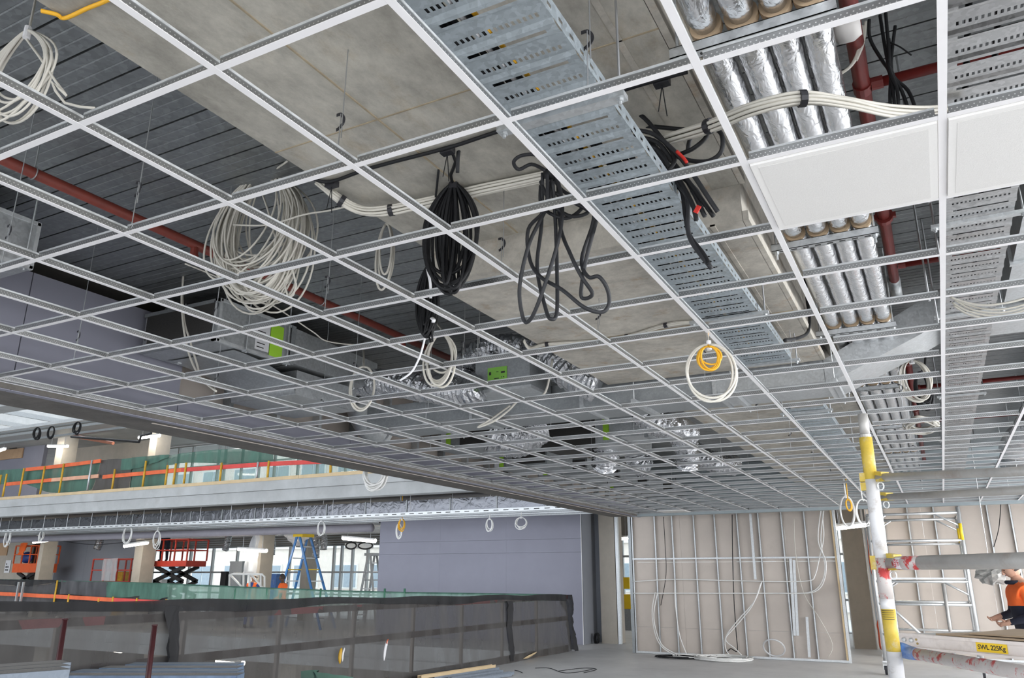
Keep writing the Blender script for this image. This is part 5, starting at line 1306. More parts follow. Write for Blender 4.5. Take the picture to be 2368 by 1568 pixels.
piece([(386, 1353), (545, 1360), (620, 1362)], [(386, 1400), (545, 1402), (620, 1402)], GREENT, amp=0.03, Y=FY + 0.2)
piece([(620, 1361), (740, 1366), (880, 1370), (1000, 1373), (1150, 1375), (1296, 1377)], [(620, 1404), (740, 1404), (880, 1404), (1000, 1402), (1150, 1396), (1296, 1388)], GREENT, amp=0.03)
m = MB()
P = hpts([(-60, 1340), (300, 1348), (620, 1361), (880, 1370), (1300, 1377)], FY + 0.05)
m.tube(spline(P, 6), 0.03, 6); m.build('top_wire', GREEN, gb)
def rail(px, par, m_, Y=FY - 0.06, h=0.13, name='rail'):
    P = hpts(px, Y)
    m = MB()
    for a, b_ in zip(P[:-1], P[1:]): m.bar(a, b_, 0.04, h)
    m.build(name, m_, par)
rail([(-60, 1369), (0, 1373), (140, 1380)], gb, ORANGE); rail([(140, 1380), (260, 1387)], gb, ORANGE); rail([(260, 1387), (388, 1394)], gb, REDTIM); rail([(388, 1395), (500, 1400)], gb, TIMB, h=0.1)
def post(xt, yt, xb, yb, par, m_, Y=FY - 0.08, r=0.032):
    a = AY(xt, yt, Y); m = MB(); b_ = Vector((a.x, Y, AY(xb, yb, Y).z)); m.tube([b_, a], r, 8); m.build('post', m_, par, smooth=True)
for (xt, yt, m_) in ((133, 1342, YEL), (160, 1374, YEL), (229, 1384, YEL), (262, 1380, YEL), (317, 1383, YEL), (385, 1386, YEL), (434, 1388, TIMB)): post(xt, yt, xt, 1404, gb, m_)
for x in (545, 618, 742, 890, 936): post(x, 1361, x, 1404, gb, mat('green wrapped post', (0.05, 0.16, 0.10), 0.8), Y=FY + 0.02, r=0.03)
for k, x in enumerate((42, 53)):
    a = AY(x + 2, 1346, FY - 0.4); b_ = AY(x - 7, 1400, FY - 0.4); m = MB(); m.bar(a, b_, 0.06, 0.06, (0, 1, 0)); m.build('grey_prop', GALV, gb)

# lilac wall and return
lp = struct('wall_far', (-12, 20.3, 0))
xa, xb = AY(876, 1290, 20.3).x, AY(1346, 1350, 20.3).x
cuts = [xa, xa + (xb - xa) * 0.33, xa + (xb - xa) * 0.66, xb]
for k in range(3):
    for (za, zb) in ((0, 2.36), (2.36, 2.72), (2.72, 3.7)):
        m = MB(); m.box(cuts[k] + 0.001, cuts[k + 1] - 0.001, 20.3, 20.33, za + 0.003, zb - 0.003); m.build('plasterboard', PURP, lp)
m = MB(); m.box(xa, xb, 20.332, 20.36, 0, 3.7); m.build('backing_board', PURPD, lp)
m = MB(); m.box(xb - 0.02, xb, 20.33, 21.6, 0, 3.7); m.build('return_board', PURPD, lp)
m = MB(); m.box(xa, xa + 0.03, 20.33, 22.6, 0, 3.7); m.build('return_board', PURPD, lp)
m = MB(); m.box(xb - 0.004, xb + 0.012, 20.29, 20.31, 0, 3.6); m.build('corner_bead', PAPER, lp)
xr_ = AY(1388, 1350, 21.3).x
m = MB(); m.box(xb, xr_, 21.3, 21.34, 0, 3.7); m.build('plasterboard', PURPD, lp)
# upper slab edge + upper barrier
us = struct('trim_2', (-24, 17.8, 3.9))
m = MB(); m.box(-45, -6.5, 17.72, 18.0, 4.22, 4.5); m.build('slab_edge', CONCL, us)
m = MB(); m.box(-45, -6.5, 17.80, 18.2, 3.88, 4.215); m.build('edge_beam', CONCL, us)
m = MB(); m.box(-45, -6.5, 18.2, 30, 3.95, 4.45); m.build('slab', CONCG, us)
for (a, b_) in ((-34, -24), (-24, -16.6), (-16.6, -9)):
    m = MB(); m.box(a + 0.01, b_, 17.70, 17.78, 4.50, 4.60); m.build('edge_timber', TIMB, us)
UY = 17.86
ub = thing('edge_barrier', 'orange railed barrier with green netting on the upper far slab', 'barrier', (-22, UY, 4.5))
up = lambda tops, bots, m_, amp=0.08, Y=UY + 0.1: cloth(hpts(tops, Y), hpts(bots, Y), 10, 'netting', m_, ub, amp, 1.3)
up([(-40, 1090), (0, 1087), (60, 1083), (90, 1080)], [(-40, 1122), (0, 1120), (60, 1118), (90, 1116)], GREEN)
up([(58, 1086), (110, 1080), (170, 1074), (232, 1064)], [(60, 1118), (110, 1138), (160, 1138), (215, 1132)], GREEN)
up([(232, 1064), (262, 1062), (300, 1062)], [(216, 1134), (260, 1132), (300, 1128)], BLACKN, Y=UY + 0.05)
up([(284, 1062), (330, 1056), (388, 1051)], [(280, 1088), (330, 1080), (388, 1056)], GREEN, Y=UY)
up([(300, 1080), (340, 1062), (388, 1054)], [(298, 1128), (340, 1126), (380, 1124)], GREEN)
up([(386, 1053), (440, 1046), (540, 1038), (635, 1040)], [(388, 1076), (440, 1070), (540, 1072), (635, 1066)], GREEN, 0.05)
up([(386, 1060), (440, 1050), (540, 1044), (640, 1046), (860, 1064)], [(380, 1122), (440, 1118), (540, 1114), (640, 1108), (860, 1098)], GREENT, 0.05, UY + 0.2)
rail([(60, 1086), (120, 1080), (233, 1066)], ub, ORANGE, UY - 0.05); rail([(15, 1120), (120, 1110)], ub, ORANGE, UY - 0.05); rail([(120, 1110), (228, 1101)], ub, PALEOR, UY - 0.05)
rail([(238, 1103), (330, 1095), (420, 1087)], ub, ORANGE, UY - 0.05); rail([(420, 1087), (620, 1073), (860, 1062)], ub, REDTIM, UY - 0.05)
for (x, yt, yb, m_) in ((3, 1098, 1150, YEL), (16, 1096, 1148, YEL), (56, 1083, 1146, YEL), (104, 1078, 1142, YEL), (148, 1072, 1140, YEL), (213, 1064, 1134, GALV), (266, 1085, 1131, YEL), (338, 1066, 1128, YEL), (388, 1076, 1124, YEL), (407, 1072, 1123, YEL), (431, 1070, 1121, YEL), (513, 1070, 1116, YEL), (597, 1068, 1112, GALV), (622, 1066, 1110, YEL), (766, 1060, 1104, YEL)):
    post(x, yt, x, yb, ub, m_, UY - 0.09, 0.036)
# upper floor backdrop: walls, columns, windows, ceiling
uw = struct('wall_upper', (-30, 24.5, 4.5))
xs_ = AY(465, 1040, 24.5).x
m = MB(); m.box(-46, AY(95, 1080, 24.5).x, 24.5, 24.7, 4.5, 8.3); m.build('end_wall', PURP, uw)
m = MB(); m.box(AY(95, 1080, 24.5).x, AY(385, 1040, 26).x, 26, 26.2, 4.5, 8.3); m.build('back_wall', CONCB, uw)
p = AY(40, 1047, 24.45); m = MB(); m.box(AY(-10, 1047, 24.45).x, AY(53, 1047, 24.45).x, 24.42, 24.48, AY(20, 1062, 24.45).z, AY(20, 1040, 24.45).z); tag(m.build('plywood_sheet', PLYW), 'plywood sheet over the doorway on the upper far floor', 'plywood')
cl = struct('ceiling_upper', (-26, 22, 8.3))
m = MB(); m.box(-46, -7, 23.0, 30, 8.3, 8.6); m.build('slab', CONCL, cl)
for k in range(14):
    m = MB(); m.box(-43.3 + 2.8 * k, -43.2 + 2.8 * k, 18.6, 23, 8.4, 8.6); m.build('skylight_bar', GALVD, cl)
m = MB(); m.box(-46, -7, 17.75, 18.6, 8.3, 9.0); m.build('slab_edge', CONCL, cl)
m = MB(); m.box(-46, -20, 17.3, 17.6, 9.3, 9.7); m.build('steel_edge', PURP, cl)
for k, (ya, yb_, zc, mm) in enumerate(((18.3, 18.5, 7.42, STUDM), (18.9, 19.1, 7.5, GALVD), (19.6, 20.3, 7.55, GALV), (20.8, 21.0, 7.6, GALVD))):
    m = MB(); m.box(-44, -14, ya, yb_, zc, zc + 0.12); tag(m.build('service_run', mm), ['bright steel tray line along the upper far ceiling edge', 'dark conduit run just behind the bright tray line, upper far ceiling', 'broad galvanised duct under the upper far ceiling', 'rearmost dark conduit run under the upper far ceiling'][k], 'duct')
tag(MB().tube([AY(165, 1010, 20.5), AY(322, 1022, 20.5), AY(326, 1008, 20.5), AY(350, 1002, 20.5)], 0.05, 8).build('black_pipe', BLACKP), 'black pipe with a dogleg by the upper far column', 'pipe')
tag(MB().tube([AY(172, 1009, 21.0), AY(262, 1025, 21.0)], 0.07, 8).build('copper_pipe', mat('copper pipe', (0.55, 0.22, 0.14), 0.4, 0.5)), 'copper coloured pipe under the upper far ceiling', 'pipe')
for k, (xa_, xb_, Y) in enumerate(((342, 380, 22.0), (128, 164, 22.6))):
    t = thing('concrete_column', ['upper floor column with a lit lamp, at the green netting', 'upper floor column with a lit lamp, by the orange railing'][k], 'column', (AY((xa_ + xb_) / 2, 1060, Y).x, Y, 4.5))
    x0_ = AY(xa_, 1050, Y).x; m = MB(); m.box(x0_, x0_ + 0.45 * (AY(xb_, 1050, Y).x - x0_), Y, Y + 0.7, 4.5, 8.3); m.build('column_shaft', CONCB, t)
for k, (xa_, ya_, xb_, yb_, Y) in enumerate(((322, 1012, 369, 1007, 21.6), (112, 1032, 156, 1032, 22.2), (-10, 1045, 11, 1038, 22.2))):
    tube_lamp(['lit tube lamp on the upper floor column by the netting', 'lit tube lamp on the upper floor column by the railing', 'lit tube lamp at the left edge of the upper floor'][k], AY(xa_, ya_, Y), AY(xb_, yb_, Y), 0.16)
t = thing('exit_sign', 'dark framed sign board over the plywood on the upper floor', 'sign', AY(30, 1034, 24.3)); a = AY(22, 1039, 24.4); b_ = AY(40, 1028, 24.4)
m = MB(); m.box(a.x, b_.x, 24.38, 24.42, a.z, b_.z); m.build('sign_board', INK, t); m = MB(); m.box(a.x + 0.05, b_.x - 0.05, 24.37, 24.382, a.z + 0.06, b_.z - 0.06); m.build('sign_face', PAPER, t)

# unseen roof added to cut sky light in the void, with strip skylights; end wall
rf_ = struct('added_atrium_roof', (-26, 4, 13.0))
for k, (a, b_) in enumerate(((-11, -5), (-3.6, 1.2), (2.6, 7.4), (8.8, 13.4), (14.8, 18.6))):
    m = MB(); m.box(-46, -6.4, a, b_, 13.0, 13.3); m.build('roof_slab', CONCL, rf_)
    if k < 4:
        m = MB(); m.face([(-46, b_, 13.1), (-6.4, b_, 13.1), (-6.4, b_ + 1.4, 13.1), (-46, b_ + 1.4, 13.1)]); m.build('skylight_pane', GLASS, rf_)
m = MB(); m.box(-6.6, -6.42, -11, 18.6, 4.5, 13.0); m.build('side_wall', CONCL, rf_)
m = MB(); m.box(-46.2, -46, -11, 30, -4.7, 13.3); m.build('end_wall', CONCL, rf_)
# glazed fronts: frames and panes with daylight behind
def window(name, x0, x1, y, z0, z1, cols, rws, fw=0.09, mulls=None):
    t = struct(name, ((x0 + x1) / 2, y, z0))
    xs = [x0 + (x1 - x0) * k / cols for k in range(cols + 1)] if mulls is None else mulls
    zs = [z0 + (z1 - z0) * f for f in rws]
    for x in xs:
        m = MB(); m.box(x - fw / 2, x + fw / 2, y - 0.06, y + 0.06, z0, z1); m.build('mullion', FRAMEM, t)
    for z in zs:
        m = MB(); m.box(xs[0], xs[-1], y - 0.05, y + 0.05, z - fw * 0.4, z + fw * 0.4); m.build('transom', FRAMEM, t)
    for a, b_ in zip(xs[:-1], xs[1:]):
        for c, d in zip(zs[:-1], zs[1:]):
            m = MB(); m.face([(a + fw / 2, y, c), (b_ - fw / 2, y, c), (b_ - fw / 2, y, d), (a + fw / 2, y, d)]); m.build('pane', GLASS, t)
    return t
WY = 27.0
mx_ = [AY(x, 1300, WY).x for x in (355, 440, 492, 548, 622, 670, 728, 772, 790, 815, 850, 905, 960)]
window('window_1', mx_[0], mx_[-1], WY, 0.0, 3.0, 0, (0, 0.33, 0.63, 1.0), mulls=mx_)
wf = struct('wall_front', (-24, 27, 3)); m = MB(); m.box(-45, AY(355, 1300, WY).x, 26.95, 27.1, 0, 4); m.build('wall_board', PURPD, wf); m = MB(); m.box(-45, -8, 26.95, 27.1, 3.0, 4.0); m.build('spandrel', CONCG, wf)
z_l = 3.02
for q in range(9):
    m = MB(); m.box(mx_[1], -13.8, 26.88, 26.93, z_l + q * 0.1, z_l + q * 0.1 + 0.05); m.build('louvre_blade', GALVD, wf)
mu_ = [AY(x, 1070, 28.0).x for x in (385, 412, 445, 505, 520, 560, 600, 636, 690, 735, 766, 800, 850, 900)]
window('window_2', mu_[0], mu_[-1], 28.0, 4.5, 8.2, 0, (0, 0.35, 0.7, 1.0), mulls=mu_)
window('window_3', -46, -20, 29.5, 9.0, 14.0, 14, (0, 0.5, 1.0))
mr_ = [AY(x, 1300, 28.5).x for x in (1395, 1440, 1470, 1700, 1900, 1942, 1965, 2010, 2060)]
window('window_4', mr_[0], mr_[-1], 28.5, 0.0, 3.4, 0, (0, 0.3, 0.72, 1.0), mulls=mr_)
m = MB(); m.box(mr_[1] - 0.4, mr_[-1], 28.6, 28.7, 3.4, 4.1); m.build('spandrel', CONCG, wf)
# building across the street
nbk = thing('office_building', 'pale brick building with rows of windows across the street', 'building', (-30, 46, -0.4))
m = MB(); m.box(-75, 25, 46, 56, -0.4, 13); m.build('facade_wall', BRICKF, nbk)
for z in (0.9, 4.6, 8.4):
    m = MB(); m.box(-75, 25, 45.85, 46, z - 0.9, z - 0.2); m.build('facade_band', FACW, nbk)
    for k in range(24):
        x = -68 + k * 3.6
        m = MB(); m.box(x, x + 2.4, 45.9, 46.0, z, z + 1.7); fr = m.build('window', FACW, nbk)
        m = MB()
        for q in range(2): m.box(x + 0.1 + 1.15 * q, x + 1.15 + 1.15 * q, 45.86, 45.9, z + 0.1, z + 1.6)
        pn = MB(); pn.v, pn.f, pn.m = m.v, m.f, m.m
        o = pn.build('pane', mat('dim far glass', (0.30, 0.36, 0.42), 0.15, var=0.1), nbk); o.parent = fr
# dark grey board wall and stud pack on the far side
dw = struct('wall_inner', (-28, 24.6, 0)); xa, xb = AY(128, 1290, 24.6).x, AY(312, 1290, 24.6).x
for a, b_ in ((xa, xa + (xb - xa) * .4), (xa + (xb - xa) * .4, xb)):
    m = MB(); m.box(a + 0.004, b_ - 0.004, 24.6, 24.63, 0, 3.6); m.build('plasterboard', PURPD, dw)
m = MB(); m.box(-46, AY(70, 1290, 24.0).x, 24, 24.1, 0, 3.9); m.build('side_wall', CONCB, dw)
m = MB(); m.box(-46, xa, 25.2, 25.3, 0, 3.9); m.build('dark_recess_wall', CONCG, dw)
for k in range(6):
    x = AY(104 + k * 4, 1290, 23.4).x; m = MB(); m.box(x, x + 0.05, 23.4, 23.5, 0, 3.3); tag(m.build('bare_stud', STUDM), ['leftmost', 'second', 'third', 'fourth', 'fifth', 'rightmost'][k] + ' bare steel stud from the left beside the far grey board wall', 'stud', 'bare studs beside the far grey wall')
for k, (xa_, xb_, Y, lb) in enumerate(((308, 350, 21.8, 'concrete column behind the middle lamp on the far side'), (586, 622, 21.8, 'concrete column behind the right lamp, by the white frame'), (86, 106, 21.8, 'slim concrete column behind the left lamp by the orange lift'), (697, 726, 25.5, 'concrete column behind the blue stepladder'))):
    t = thing('concrete_column', lb, 'column', (AY((xa_ + xb_) / 2, 1300, Y).x, Y, 0))
    x0_ = AY(xa_, 1300, Y).x; m = MB(); m.box(x0_, x0_ + 0.45 * (AY(xb_, 1300, Y).x - x0_), Y, Y + 0.62, 0, 3.9); m.build('column_shaft', CONCB, t)
for k, (xa_, ya_, xb_, yb_) in enumerate(((78, 1254, 113, 1249), (288, 1263, 341, 1255), (552, 1270, 616, 1274), (793, 1244, 868, 1251))):
    tube_lamp(['lit tube lamp above the orange lift', 'lit tube lamp left of the red scissor lift', 'lit tube lamp above the white frame', 'lit tube lamp beside the lilac wall'][k], AY(xa_, ya_, 20.8), AY(xb_, yb_, 20.8), 0.15)
# services under the far slab
t = thing('foil_duct_run', 'long shiny duct along the far slab edge above the bright rail', 'duct', (-20, 18.9, 3.45))
x = -40
while x < -6.6:
    m = MB(); m.box(x + 0.01, x + 1.45, 18.75, 19.3, 3.46, 3.80); m.build('duct_section', mat_foil('bright duct skin', (0.16, 0.165, 0.18), (1, 1, 1), 0.5, 0.24, 0.05, 3.5) if 'bright duct skin' not in MATS else MATS['bright duct skin'], t)
    m = MB(); m.box(x - 0.03, x + 0.01, 18.73, 19.32, 3.44, 3.82); m.build('joint_flange', GALVD, t); x += 1.48
t = thing('steel_channel_rail', 'bright slotted steel channel running along the far ceiling edge', 'rail', (-20, 18.4, 3.36))
m = MB(); m.box(-40, -6.4, 18.38, 18.42, 3.35, 3.44); m.build('channel', STUDM, t)
m = MB()
for k in range(90): m.box(-34 + k * 0.3, -33.85 + k * 0.3, 18.376, 18.38, 3.385, 3.405)
o = m.build('slots', INK, t); o['kind'] = 'stuff'
m = MB()
for k in range(20): m.cyl((-34 + k * 1.4, 18.4, 3.42), (-34 + k * 1.4, 18.4, 3.95), 0.008, 5)
o = m.build('drop_rods', WIRE, t); o['kind'] = 'stuff'
t = thing('ceiling_grid', 'dull ceiling grid hung under the far slab across the void', 'ceiling grid', (-20, 21, 3.33))
m = MB()
for k in range(12): m.box(-40, -6.6 if k < 3 else -15.6, 18.6 + k * 0.6, 18.625 + k * 0.6, 3.33, 3.37)
o = m.build('far_tees', GALV, t); o['kind'] = 'stuff'
tag(MB().tube([(-40, 20.2, 3.18), (-15.7, 20.2, 3.18)], 0.13, 12).build('pvc_pipe', PVC, smooth=True), 'thick grey pipe along the far ceiling behind the lamps', 'pipe')
tag(MB().tube(spline([AY(60, 1247, 20.6), AY(130, 1250, 20.6), (AY(210, 1259, 20.6)), AY(290, 1254, 20.6), AY(400, 1240, 20.6)], 6), 0.012, 5).build('sagging_cable', GCAB), 'thin cable sagging between the far lamps', 'cable')
for k, (x, ya, yb_, r) in enumerate(((228, 1236, 1272, 0.16), (524, 1232, 1275, 0.13), (628, 1236, 1284, 0.13), (730, 1238, 1292, 0.13), (748, 1236, 1272, 0.12))):
    a, b_ = AY(x + 6 * (k < 2), ya, 23.4), AY(x - 4 * (k < 2), yb_, 23.4)
    flex(['foil duct end dangling before the far grey wall', 'foil duct end dangling right of the red lift', 'foil duct end dangling left of the blue stepladder', 'foil duct end dangling right of the blue stepladder, longer one', 'foil duct end dangling right of the blue stepladder, shorter one'][k], [a, a.lerp(b_, 0.5) + Vector((0.03, 0, 0)), b_], r)
tag(cloth(hpts([(652, 1236), (690, 1236), (718, 1238)], 22.0), hpts([(680, 1262), (694, 1262), (700, 1260)], 22.0), 6, 'plastic_sheet', PLASTIC, None, 0.1, 3), 'clear plastic sheet draped over the blue stepladder top', 'plastic')
tag(cloth(hpts([(592, 1205), (604, 1203)], 20.9), hpts([(560, 1330), (592, 1330)], 20.9), 14, 'plastic_sheet', PLASTIC, None, 0.05, 3), 'long twisted plastic sheet hanging before the right lamp', 'plastic')
for k, (x, y, rx_) in enumerate(((845, 1262, 20), (812, 1262, 15))):
    p = AY(x, y, 24.0); t = thing('fan_unit', ['oval fan housing in the far window bay, right one', 'oval fan housing in the far window bay, left one'][k], 'fan unit', p)
    m = MB(); m.tube([p + Vector((0.33 * rx_ / 20 * math.cos(a), 0, 0.12 * math.sin(a))) for a in [2 * math.pi * q / 20 for q in range(20)]], 0.03, 6, closed=True); m.build('housing_ring', BLACKP, t, smooth=True)
    m = MB(); m.box(p.x - 0.3, p.x + 0.3, 24.0, 24.1, p.z - 0.1, p.z + 0.1); m.build('housing_back', GALV, t)

# ---- red scissor lift
def lift(label, xl, xr, ytop, ymid, ybot, Y, m_, scissor=True, ystand=1355, dep=1.0):
    a = AY(xl, ytop, Y); b_ = AY(xr, ytop, Y); zm = AY((xl + xr) / 2, ymid, Y).z; zb = AY((xl + xr) / 2, ybot, Y).z; zt = (a.z + b_.z) / 2
    t = thing('scissor_lift', label, 'lift', ((a.x + b_.x) / 2, Y + dep / 2, 0))
    m = MB(); m.box(a.x, b_.x, Y, Y + dep, zb, zm); m.build('platform_box', m_, t)
    for yy in (Y, Y + dep):
        n = 4
        for k in range(n):
            x = a.x + (b_.x - a.x) * k / (n - 1); m = MB(); m.box(x - 0.025, x + 0.025, yy - 0.025, yy + 0.025, zm, zt); m.build('guard_post', m_, t)
        for z in (zt, (zt + zm) / 2):
            m = MB(); m.bar((a.x, yy, z), (b_.x, yy, z), 0.045, 0.045); m.build('guard_rail', m_, t)
    for x in (a.x, b_.x):
        for z in (zt, (zt + zm) / 2):
            m = MB(); m.bar((x, Y, z), (x, Y + dep, z), 0.045, 0.045); m.build('guard_rail', m_, t)
    if scissor:
        nx = 3; h = (zb - 0.35) / nx
        for s in range(nx):
            for yy in (Y + 0.15, Y + dep - 0.15):
                z0, z1 = 0.35 + s * h, 0.35 + (s + 1) * h
                for (p, q) in (((a.x + 0.25, yy, z0), (b_.x - 0.25, yy, z1)), ((b_.x - 0.25, yy, z0), (a.x + 0.25, yy, z1))):
                    m = MB(); m.bar(p, q, 0.09, 0.14); m.build('scissor_arm', BLACKP, t)
        m = MB(); m.box(a.x, b_.x, Y, Y + dep, 0.12, 0.36); m.build('chassis', GALVD, t)
        for x in (a.x + 0.25, b_.x - 0.25):
            m = MB(); m.tube([(x, Y - 0.02, 0.16), (x, Y + 0.08, 0.16)], 0.16, 14); m.build('wheel', RUBB, t)
    return t
lift('red scissor lift raised on black arms beside the middle column', 352, 437, 1248, 1297, 1310, 22.6, LIFTR)
lift('orange lift basket at the far left with a hi-vis jacket on it', 38, 92, 1262, 1303, 1324, 22.6, LIFTO)
rf = lift('low red guard rail basket behind the grey cloth, with plastic on it', 217, 305, 1293, 1344, 1352, 22.8, LIFTR, False)
tag(cloth(hpts([(240, 1293), (258, 1292), (272, 1290)], 22.7), hpts([(234, 1342), (255, 1344), (268, 1344)], 22.7), 8, 'plastic_sheet', PLASTIC, None, 0.06, 3), 'pale plastic sheet draped over the low red basket', 'plastic')
tag(cloth(hpts([(44, 1258), (54, 1255), (62, 1256)], 22.4), hpts([(43, 1282), (50, 1284), (54, 1280)], 22.4), 8, 'hi_vis_jacket', HIVIS, None, 0.12, 3), 'orange hi-vis jacket hung on the orange lift', 'jacket')
m = MB(); p = AY(60, 1303, 23.0) + Vector((0, 0, 0.27)); m.ball(p, 0.33, 12, 8, (1.2, 0.6, 0.8)); tag(m.build('blue_bag', NAVYP, smooth=True), 'blue bag in the orange lift basket', 'bag')
# ---- blue stepladder
def stepladder(label, xt, yt, xl, xr, yb_, Y, m_, mt, wd=0.55, sp=0.9):
    a = AY(xt, yt, Y); t = thing('stepladder', label, 'ladder', (a.x, Y, 0)); xL, xR = AY(xl, yb_, Y).x, AY(xr, yb_, Y).x
    zt = a.z
    for (xo, nm) in ((xL, 'rear'), (xR, 'front')):
        # extend the splay down to the floor
        zb = AY(xl, yb_, Y).z; f = zt / (zt - zb); xf = a.x + (xo - a.x) * f
        for s in (0, wd):
            m = MB(); m.bar((a.x + (0.05 if xo > a.x else -0.05), Y + s, zt), (xf, Y + s - 0.1 + 0.2 * (s > 0), 0), 0.08, 0.04, (0, 1, 0)); m.build('side_rail', m_, t)
        n = 8
        for k in range(1, n):
            g = k / n; x = a.x + (xf - a.x) * g; z = zt * (1 - g)
            m = MB(); m.box(x - 0.04, x + 0.04, Y - 0.1 * g, Y + wd + 0.1 * g, z - 0.02, z + 0.02); m.build('tread', mt if k in (0, 3) else GALV, t)
    m = MB(); m.box(a.x - 0.22, a.x + 0.22, Y - 0.03, Y + wd + 0.03, zt - 0.05, zt + 0.05); m.build('top_cap', mt, t)
    return t
stepladder('tall blue fibreglass stepladder with a yellow top', 690, 1238, 655, 722, 1362, 21.6, BLUEL, YELP)
stepladder('thin grey stepladder by the windows next to the lilac wall', 854, 1282, 838, 864, 1368, 25.0, GALVD, GALVD, 0.4)
# ---- white tubular frame
wfm = thing('white_guard_frame', 'white tubular guard frame above the green cloth', 'guard frame', AY(570, 1360, 20.2))
def tubw(p): MB().tube(spline([AY(x, y, 20.2) for x, y in p], 1) , 0.035, 8).build('frame_tube', WHITEP, wfm, smooth=True)
tubw([(531, 1362), (531, 1329), (540, 1327), (606, 1328), (612, 1334), (612, 1362)]); tubw([(533, 1330), (562, 1360)]); tubw([(563, 1329), (563, 1361)]); tubw([(582, 1330), (608, 1360)]); tubw([(577, 1330), (577, 1361)]); tubw([(603, 1330), (603, 1361)])
m = MB(); p = AY(590, 1300, 23); 
# misc pallets / boxes on the far floor
for k, (x, y, w_, h_, mm, lb) in enumerate(((335, 1345, 0.5, 1.55, GALV, 'grey steel box at the foot of the red lift'), (365, 1343, 0.5, 1.58, WHITEP, 'white box at the foot of the red lift'), (275, 1335, 0.4, 1.9, YEL, 'yellow case inside the low red basket'), (516, 1335, 0.3, 1.9, BLACKP, 'black speaker-like case left of the white frame'), (545, 1315, 0.7, 2.3, GALVD, 'stack of steel frames left of the white frame'), (630, 1338, 0.4, 1.8, BLUEP, 'blue sign panel in the far window bay'))):
    p = AY(x, y, 24.05); t = thing(['steel_box', 'white_box', 'tool_case', 'black_case', 'frame_stack', 'blue_signboard'][k], lb, 'box', (p.x, 23.6, 0)); m = MB(); m.box(p.x - w_ / 2, p.x + w_ / 2, 24.05, 24.4, 0.0, h_); m.build('box_body', mm, t); m = MB(); m.box(p.x - w_ / 2 - 0.01, p.x + w_ / 2 + 0.01, 24.04, 24.41, h_ - 0.06, h_); m.build('box_lid', mm, t)
# yellow lift seen through the doorway
t = thing('yellow_machine', 'yellow machine seen through the gap right of the beige column', 'machine', AY(1445, 1480, 27)); a = AY(1437, 1408, 26.5); b_ = AY(1458, 1375, 26.5)
m = MB(); m.box(a.x, b_.x, 26.5, 27.2, a.z, b_.z); m.build('machine_body', YELP, t); m = MB(); m.box(a.x + 0.05, b_.x - 0.03, 26.5, 27.1, AY(1445, 1362, 26.5).z, AY(1445, 1335, 26.5).z); m.build('machine_top', YELP, t); m = MB(); m.box(a.x, b_.x, 26.45, 27.2, 0.0, a.z); m.build('machine_base', GALVD, t)
tube_lamp('lit tube lamp in the gap between the lilac wall and the stud partition', AY(1418, 1246, 24.0), AY(1452, 1244, 24.0), 0.14)
p_ = AY(14, 1310, 23.9); pn_ = thing('paper_notice', 'white paper notice with black marks taped to the far left wall', 'notice', p_); m = MB(); m.box(p_.x - 0.22, p_.x + 0.22, 23.97, 23.98, p_.z - 0.3, p_.z + 0.3); m.build('notice_sheet', PAPER, pn_)
m = MB()
for q in range(7): m.box(p_.x - 0.14 + 0.09 * (q % 3), p_.x - 0.08 + 0.09 * (q % 3), 23.96, 23.968, p_.z - 0.2 + 0.14 * (q // 3), p_.z - 0.13 + 0.14 * (q // 3))
o = m.build('notice_print', INK, pn_); o['kind'] = 'stuff'
p_ = AY(8, 1268, 23.9); m = MB(); m.box(p_.x - 0.5, p_.x + 0.25, 23.95, 23.99, p_.z - 0.35, p_.z + 0.35); tag(m.build('plywood_sheet', PLYW), 'plywood sheet fixed on the far left wall at floor level', 'plywood')
# small coil hung low on the lilac wall return
tag(MB().tube([AY(1378 + 5 * math.cos(a), 1477 + 12 * math.sin(a), 20.8) + Vector((0, 0.003 * q, 0)) for q, a in enumerate([2 * math.pi * k / 14 for k in range(42)])], 0.02, 6).build('black_hose', BCAB, smooth=True), 'black hose coil standing at the beige column foot', 'hose')

